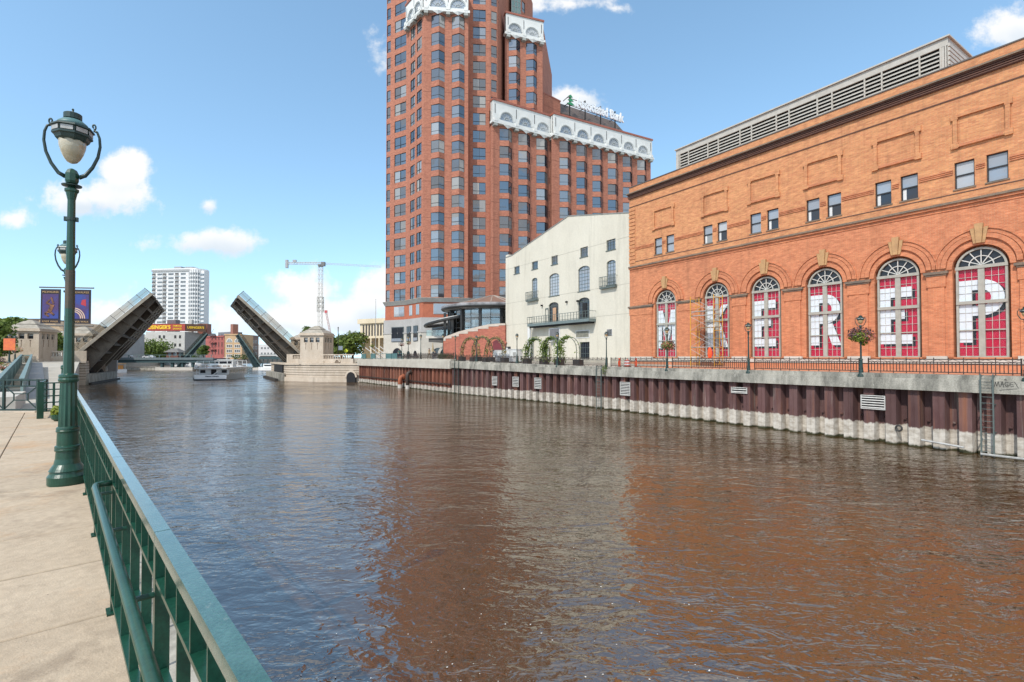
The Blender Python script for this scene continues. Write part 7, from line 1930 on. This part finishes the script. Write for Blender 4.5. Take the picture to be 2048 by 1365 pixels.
part('wheelhouse', MB().box(-1.5, 1.5, 10.5, 13.5, 4.1, 6.6).box(-1.8, 1.8, 10.2, 13.8, 6.61, 6.8), bwh, bt); part('wheelhouse_window', MB().box(-1.3, 1.3, 10.44, 10.49, 5.3, 6.2), glass_d, bt); part('mast', MB().box(-.05, .05, 11.5, 11.6, 6.8, 8.3).box(-.8, .8, 11.5, 11.6, 7.5, 7.58), bwh, bt)
for k in range(6): x = random.uniform(-2.5, 2.5); part('bench', MB().box(x - .4, x + .4, 3 + k * 1.1, 3.5 + k * 1.1, 4.1, 4.8), M('deck_bench', (.35, .30, .26)), bt)
part('fender_tyre', MB().tube([(-3.3, .4 + .28 * cos(t * pi / 6), .45 + .28 * sin(t * pi / 6)) for t in range(13)], .12, 6, cap=False), black, bt)


def small_boat(px, py, rot, L_, w, lab, cabin, awning=None):
    p = gnd(px, py, 0); b_ = thing('moored_boat', lab, 'boat', (p.x, p.y, 0), rot, 'boats moored upstream'); part('hull', boat_hull(L_, w, 1.1), bwh, b_)
    part('cabin', MB().box(-w * .38, w * .38, L_ * .15, L_ * .62, 1.1, 2.4), cabin, b_); part('cabin_window', MB().box(-w * .39, w * .39, L_ * .2, L_ * .58, 1.6, 2.1), glass_d, b_)
    if awning: part('awning', MB().box(-w * .45, w * .45, L_ * .05, L_ * .7, 2.8, 2.95), awning, b_); part('awning_post', MB().box(-w * .42, -w * .40, L_ * .08, L_ * .1, 1.1, 2.8).box(w * .40, w * .42, L_ * .08, L_ * .1, 1.1, 2.8), bwh, b_)
    return b_


oy = M('boat_orange', (.62, .30, .07), (.5, .22, .06), rough=.6)
small_boat(243, 746, radians(80), 8, 4.5, 'small orange-topped tour boat moored under the raised left leaf', oy, oy)
small_boat(467, 734.5, radians(85), 9, 4.6, 'white box-shaped moored boat right of the tour boat', bwh, bwh)
small_boat(487, 735, radians(80), 11, 4, 'grey and white moored cruiser right of the white box-shaped boat', M('boat_grey', (.4, .4, .4)))
small_boat(392, 735, radians(95), 12, 4, 'white moored cruiser half hidden left of the tour boat', bwh)
small_boat(556, 741, radians(75), 9, 3.4, 'small white boat moored beside the right stone abutment', bwh)
small_boat(405, 731, radians(95), 14, 4.5, 'long white cruiser moored behind the tour boat', bwh)
# cars on the far left approach
for i, (px, col_, lab) in enumerate(((243, (.6, .6, .6), 'white parked car under the raised left leaf, left of the other parked car'), (284, (.55, .56, .58), 'silver parked car under the raised left leaf, nearer the brown bridge house'))):
    p = at(px, 723, 208); c = thing('parked_car', lab, 'car', (p.x, 212, 4.55), 0, 'cars parked on the distant bridge approach'); cm = M('car_paint_%s' % ('white' if i == 0 else 'silver'), col_, rough=.3)
    part('body', MB().slab([(-2.3, .3), (2.2, .3), (2.3, .8), (1.3, .95), (.7, 1.45), (-1.0, 1.45), (-1.7, .95), (-2.3, .85)], -.85, .85), cm, c); part('window', MB().slab([(1.1, .95), (.65, 1.36), (-.95, 1.36), (-1.5, .95)], -.87, .87), glass_d, c)
    for x in (-1.4, 1.4):
        for y in (-.8, .8): part('wheel', MB().tube([(x, y - .1, .32), (x, y + .1, .32)], .32, 12), black, c)

# ------------------------------------------------------------------ promenade objects: trellis arches, cabinets, posts, scaffold, people
def wl_at(px, d=2.2, base=715):
    for fr, z0, z1 in ((FA, 4.10, 4.03), (FB, 4.48, 4.10), (FC, 4.66, 4.74)):
        X = fr.X(px, 715, d)
        if 0 <= X <= fr.len: P = fr.w(X, d); P.z = z0 + (z1 - z0) * X / fr.len; return P, fr
    P = FA.w(0, d); P.z = 4.1; return P, FA


vine = M('dry_vine', (.24, .20, .06), (.16, .12, .05), rough=.8, scale=6, fine=.4)
plm = M('planter_black', (.03, .032, .035), rough=.7)


def trellis(pl, pr, ytop, lab, d, leafy, lm, group, full=False):
    A, fr = wl_at(pl, d); B, _ = wl_at(pr, d); w = (B - A).xy.length; f2 = Frame(A.xy, B.xy, min(A.z, B.z)); r = thing('trellis_arch', lab, 'trellis arch', M=f2.M, group=group)
    H = at((pl + pr) / 2, ytop, (A.y + B.y) / 2).z - f2.z; rad = f2.len / 2; zs_ = H - rad
    for dd in (0, .5):
        pts = [(0, dd, .5), (0, dd, zs_)] + [(rad - rad * cos(pi * k / 12), dd, zs_ + rad * sin(pi * k / 12)) for k in range(1, 12)] + [(2 * rad, dd, zs_), (2 * rad, dd, .5)]
        part('hoop', MB().tube(pts, .035, 6), dkgreen, r)
    for k in range(1, 8): a = pi * k / 8; part('rung', MB().bar((rad - rad * cos(a), 0, zs_ + rad * sin(a)), (rad - rad * cos(a), .5, zs_ + rad * sin(a)), .03), dkgreen, r)
    for x in (0, 2 * rad):
        part('planter', MB().prism([(x - .42, -.15), (x + .42, -.15), (x + .42, .65), (x - .42, .65)], 0, .62), plm, r)
    lb = MB()
    for side, amt in enumerate(leafy):
        n = int(520 * amt)
        for _ in range(n):
            t = random.random() ** 1.1
            Lt = zs_ + rad * pi / 2; s_ = t * Lt
            if s_ < zs_: p = Vector((0, .25, .4 + s_))
            else: a = (s_ - zs_) / rad; p = Vector((rad - rad * cos(a), .25, zs_ + rad * sin(a)))
            if side: p.x = 2 * rad - p.x
            wd_ = (.55 if full else .20) * (1 - .75 * t) + .1
            leafq(lb, p + Vector((random.gauss(0, wd_ * .6), random.gauss(0, wd_ * .6), random.gauss(0, .1))), Vector((random.uniform(-1, 1), -1, .3)).normalized(), random.uniform(.07, .15))
    part('vine_leaves', lb, lm, r, kind='stuff')


TG = 'trellis arches on the far promenade'
random.seed(21)
trellis(921, 954, 676, 'thin dry-vined trellis arch leftmost before the stepped brick wall', 2.6, (.5, .4), vine, TG)
trellis(944, 980, 674, 'thin dry-vined trellis arch in the middle before the stepped brick wall', 3.0, (.5, .45), vine, TG)
trellis(969, 1006, 676, 'thin dry-vined trellis arch next to the white cabinets', 2.6, (.45, .4), vine, TG)
trellis(1051, 1085, 678, 'leafy green trellis arch nearest the white cabinets', 2.4, (1.3, .35), leaf, TG, True)
trellis(1086, 1115, 676, 'leafy green trellis arch before the ivory building door', 2.2, (1.3, .3), leaf, TG, True)
trellis(1115, 1153, 674, 'half bare trellis arch with leaves on one side only', 2.0, (1.2, .05), leaf, TG, True)
for pl, pr, yt, lab in ((985, 1003, 702, 'white utility cabinet with vent left of the larger one'), (1006, 1034, 700, 'larger white utility cabinet beside the ivory building')):
    A, fr = wl_at(pl, 5.0); B, _ = wl_at(pr, 5.0); f2 = Frame(A.xy, B.xy, 4.3); r = thing('utility_cabinet', lab, 'cabinet', M=f2.M, group='utility cabinets'); h = at(pl, yt, A.y).z - 4.3
    part('body', MB().box(0, f2.len, 0, 1, .12, h), white_p, r); part('lid', MB().box(-.05, f2.len + .05, -.06, 1.05, h + .002, h + .08), white_p, r); part('base', MB().box(.05, f2.len - .05, .05, .95, -.3, .118), plm, r)
    part('door_gap', MB().box(f2.len / 2 - .015, f2.len / 2 + .015, -.01, .0, .2, h - .05), dark, r); part('grille', MB().box(f2.len * .72, f2.len * .93, -.02, .0, h * .4, h * .8), galv, r)
A, _ = wl_at(1016, 6.2); sb_ = thing('notice_board', 'small dark notice board above the white cabinets', 'notice board', (A.x, A.y, 0), FB.rot); zz_ = at(1016, 698, A.y).z; part('panel', MB().box(-.55, .55, -.03, .03, zz_ - .3, zz_ + .3), black, sb_); part('paper', MB().box(-.35, .0, -.04, -.031, zz_ - .2, zz_ + .15), white_p, sb_); part('post', MB().box(-.04, .04, .031, .09, 4.2, zz_ + .2), galv, sb_)

for px, yt, lab in ((1239, 720, 'orange safety post leftmost of three on the promenade'), (1254.5, 720.5, 'orange and white striped barrel between two safety posts'), (1272, 720, 'orange safety post rightmost of three on the promenade')):
    P, _ = wl_at(px, 2.0); h = at(px, yt, P.y).z - 4.05; r = thing('traffic_barrel' if 'barrel' in lab else 'safety_post', lab, 'traffic barrel' if 'barrel' in lab else 'safety post', (P.x, P.y, 4.05))
    if 'barrel' in lab:
        part('drum', MB().lathe([(.30, .08), (.29, .35), (.26, .36), (.25, .68), (.22, .69), (.2, h - .02)], 16), orange, r); part('base', MB().lathe([(.4, 0), (.4, .07)], 16), black, r)
        part('stripe', MB().lathe([(.296, .2), (.294, .33)], 16), whitef, r); part('stripe', MB().lathe([(.262, .45), (.256, .6)], 16), whitef, r); part('handle', MB().tube([(-.1, 0, h - .02), (0, 0, h + .1), (.1, 0, h - .02)], .025, 6), orange, r)
    else:
        part('post', MB().lathe([(.12, .06), (.11, h * .8), (.08, h * .82), (.08, h)], 14), orange, r); part('base', MB().lathe([(.22, 0), (.2, .06)], 14), black, r); part('knob', MB().lathe([(.06, h), (.12, h + .06), (.08, h + .14), (.02, h + .16)], 12), orange, r)

# scaffold in front of the second arched window
DS = -2.3
sx = [FT.X(v, 650, DS) for v in (1381, 1424)]; sx.append(FT.X(1448, 650, DS + 0))
sc = thing('scaffold', 'yellow tubular scaffold tower in front of the K window', 'scaffold', M=FT.M @ T(0, DS, 4.06))
ztp = FT.px(1400, 592, DS)[1] - 4.06
x0_, x1_ = sx[0], FT.X(1447, 650, DS + 1.4)
for x in (x0_, x1_ - .1):
    for y in (0, 1.4): part('upright', MB().tube([(x, y, 0), (x, y, ztp)], .035, 8), yellow, sc)
    nl = 4
    for k in range(nl + 1):
        z = .25 + (ztp - .5) * k / nl; part('frame_rung', MB().tube([(x, 0, z), (x, 1.4, z)], .03, 6), yellow, sc)
        if k < nl: part('frame_rung', MB().tube([(x, 0, z + .9), (x, 1.4, z + .9)], .025, 6), yellow, sc)
    part('ladder_upright', MB().tube([(x, .9, .2), (x, .9, ztp - .2)], .025, 6), yellow, sc)
nl = 4
for k in range(nl):
    za_ = .25 + (ztp - .5) * k / nl; zb_ = .25 + (ztp - .5) * (k + 1) / nl
    for y in (0, 1.4):
        part('cross_brace', MB().tube([(x0_, y, za_ + .1), (x1_ - .1, y, zb_ - .15)], .02, 6), galv, sc); part('cross_brace', MB().tube([(x1_ - .1, y + .04, za_ + .1), (x0_, y + .04, zb_ - .15)], .02, 6), galv, sc)
for z in (ztp * .27, ztp * .72, ztp * .78): part('plank', MB().box(x0_ - .2, x1_ + .1, .2, .75, z, z + .07), galv, sc)
part('plank', MB().box(x0_ + .3, x1_, .8, 1.3, ztp * .55, ztp * .55 + .06), M('scaffold_wood', (.28, .2, .12)), sc)
X, Z = FT.px(1420, 707, DS - .1); vbg = MB()
vbg.lathe([(.05, -.5), (.20, -.42), (.27, -.1), (.24, .25), (.16, .48), (.06, .58)], 9, flute=.16, sx=1, sy=.6); solo('orange_bag', vbg, orange, 'bright orange bag hung on the scaffold foot', 'bag', M=FT.M @ T(X, DS - .14, Z))

# people on the far promenade


def person(P, facing, pose, label, top, bottom, skin_c, hair_c, h=1.72):
    """one continuous skinned figure"""
    r = thing('person', label, 'person', tuple(P), facing)
    k = h / 1.72
    J = {'pelvis': (0, 0, .93), 'waist': (0, 0, 1.08), 'chest': (0, 0, 1.32), 'neck': (0, 0, 1.47), 'head': (0, -.02, 1.58), 'crown': (0, -.01, 1.70)}
    st_ = pose.get('step', .12); drop = pose.get('sit', 0)
    for s, n in ((-1, 'l'), (1, 'r')):
        f = st_ * s
        J['hip' + n] = (.09 * s, 0, .90); J['knee' + n] = (.10 * s, -f * .9 - .03, .50); J['ank' + n] = (.10 * s, -f * 1.2 + .05, .09); J['toe' + n] = (.11 * s, -f * 1.2 - .12, .04)
        J['sho' + n] = (.18 * s, 0, 1.41); J['elb' + n] = (.24 * s, f * .8 + .02, 1.14); J['hand' + n] = (.23 * s, f * 1.2 - .10, .90 if not pose.get('phone') else 1.12); J['tip' + n] = (.22 * s, f * 1.2 - .16, .83 if not pose.get('phone') else 1.16)
    if drop:
        for n in 'lr':
            s = -1 if n == 'l' else 1; J['knee' + n] = (.13 * s, -.40, .50); J['ank' + n] = (.13 * s, -.36, .09); J['toe' + n] = (.13 * s, -.54, .05)
        for key in list(J):
            if key[:3] not in ('kne', 'ank', 'toe'): x, y, z = J[key]; J[key] = (x, y, z - .43)
    E = [('pelvis', 'waist'), ('waist', 'chest'), ('chest', 'neck'), ('neck', 'head'), ('head', 'crown')]
    for n in 'lr': E += [('pelvis', 'hip' + n), ('hip' + n, 'knee' + n), ('knee' + n, 'ank' + n), ('ank' + n, 'toe' + n), ('chest', 'sho' + n), ('sho' + n, 'elb' + n), ('elb' + n, 'hand' + n), ('hand' + n, 'tip' + n)]
    rad = {'pel': .15, 'wai': .13, 'che': .16, 'nec': .06, 'hea': .10, 'cro': .075, 'hip': .10, 'kne': .065, 'ank': .045, 'toe': .04, 'sho': .07, 'elb': .045, 'han': .035, 'tip': .022}
    ks = list(J); me = bpy.data.meshes.new('body'); me.from_pydata([tuple(c * k for c in J[q_]) for q_ in ks], [(ks.index(a), ks.index(b)) for a, b in E], [])
    o = bpy.data.objects.new('body', me); COL.objects.link(o); o.modifiers.new('s', 'SKIN'); sv = me.skin_vertices[0].data
    for i, q_ in enumerate(ks): sv[i].radius = (rad[q_[:3]] * k,) * 2
    sv[0].use_root = True; o.modifiers.new('u', 'SUBSURF').levels = 1
    bpy.context.view_layer.update(); dg = bpy.context.evaluated_depsgraph_get(); m2 = bpy.data.meshes.new_from_object(o.evaluated_get(dg)); bpy.data.objects.remove(o)
    m2.materials.clear()
    for m_ in (top, bottom, skin_c): m2.materials.append(m_)
    dz = -.43 * k if drop else 0
    for p in m2.polygons:
        c = p.center; z = (c.z - dz) / k; arm = abs(c.x) > .2 * k
        p.material_index = 2 if (z > 1.44 or (arm and z < 1.2)) else (0 if z > .95 else (1 if c.z > .1 * k else 1))
    obj('body', m2, r)
    hb_ = MB(); hb_.lathe([(.02, .10), (.08, .085), (.105, .03), (.10, -.04), (.07, -.07)], 10, c=(0, .015 * k, 1.62 * k + dz)); part('hair', hb_, hair_c, r, smooth=True)
    fc = MB()
    for s in (-1, 1): fc.lathe([(.006, -.008), (.011, 0), (.006, .008)], 6, c=(s * .035 * k, -.105 * k, 1.60 * k + dz))
    fc.lathe([(.004, -.02), (.016, -.015), (.006, .02)], 6, c=(0, -.115 * k, 1.57 * k + dz)); part('face', fc, M('face_detail', (.2, .12, .09)), r)
    return r


sk = M('skin', (.42, .26, .18), rough=.6); hr = M('dark_hair', (.03, .022, .018), rough=.7)
jd = M('dark_jacket', (.03, .04, .05), rough=.8); tan_ = M('tan_shirt', (.35, .27, .17), rough=.8); jeans = M('blue_jeans', (.05, .07, .11), rough=.8); grn = M('green_top', (.05, .12, .10), rough=.8)
P, fr = wl_at(798.5, 1.0); person(P, radians(30), {'step': .1}, 'person in dark green standing by the promenade railing before the stone base', grn, jd, sk, hr)
P, fr = wl_at(858.5, 1.6); person(P, radians(60), {'step': .2}, 'person in tan shirt walking past the pale arched base', tan_, M('khaki', (.2, .17, .1), rough=.8), sk, hr)
P, fr = wl_at(870, 1.6); person(P, radians(-40), {'sit': 1, 'phone': 1}, 'person in dark clothes sitting low behind the promenade fence', jd, jeans, sk, hr)
sp_ = thing('stone_seat', 'low stone block seat beneath the sitting person', 'seat', (P.x, P.y + .1, P.z)); part('block', MB().box(-.4, .4, -.2, .3, 0, .37), stone_g, sp_); part('slab_top', MB().box(-.45, .45, -.24, .34, .37, .42), stone_w, sp_)
P, fr = wl_at(865.5, 2.4); um = thing('parasol', 'folded tan parasol standing behind the promenade fence', 'parasol', (P.x, P.y, P.z)); part('pole', MB().lathe([(.03, 0), (.03, 2.6)], 8), galv, um); part('folded_canopy', MB().lathe([(.30, 1.2), (.22, 1.3), (.12, 1.9), (.04, 2.6)], 8, flute=.2), M('tan_canvas', (.42, .33, .2), rough=.9), um)
for px, lab in ((885, 'low green shrubs before the stepped brick wall, left clump'), (897, 'low green shrubs before the stepped brick wall, right clump')):
    P, fr = wl_at(px, 1.6); sh = thing('shrub', lab, 'shrub', tuple(P)); lb = MB(); leafball(lb, (0, 0, .4), .9, .5, .45, 260, .1); part('foliage', lb, leaf_d, sh); part('stem', MB().lathe([(.05, 0), (.03, .4)], 6), bark, sh)
# flagpole
P = at(751, 715, 118); fp_ = thing('flagpole', 'thin grey flagpole standing in front of the beige hall', 'flagpole', (P.x, 118, 4.4)); zt_ = at(751, 600, 118).z - 4.4; part('pole', MB().tube([(0, 0, 0), (0, 0, zt_)], [.09, .05], 8), galv, fp_); part('finial', MB().lathe([(.03, zt_), (.1, zt_ + .08), (.03, zt_ + .18)], 8), galv, fp_); part('base', MB().lathe([(.25, 0), (.2, .3)], 10), galv, fp_)
P = at(676, 715, 112); lp = thing('street_pole', 'thin dark traffic pole right of the nearer bridge house', 'pole', (P.x, 112, 4.4)); zt_ = at(676, 657, 112).z - 4.4; part('pole', MB().tube([(0, 0, 0), (0, 0, zt_)], .09, 8), black, lp); part('cap', MB().lathe([(.12, zt_), (.16, zt_ + .12), (.05, zt_ + .3)], 8), black, lp); part('sign_plate', MB().box(-.05, 1.0, -.03, .0, 2.2, 3.1), M('blue_grey_sign', (.25, .30, .36)), lp)
P = at(692, 702, 111); ys = thing('yellow_sign', 'yellow-green road sign under the full tree by the bridge', 'sign', tuple(P)); part('plate', MB().slab([(0, -.5), (.5, 0), (0, .5), (-.5, 0)], -.02, .02), M('fluorescent_yellow', (.55, .62, .03), rough=.5), ys); part('post', MB().box(-.04, .04, .021, .08, -2.4, .4), galv, ys)
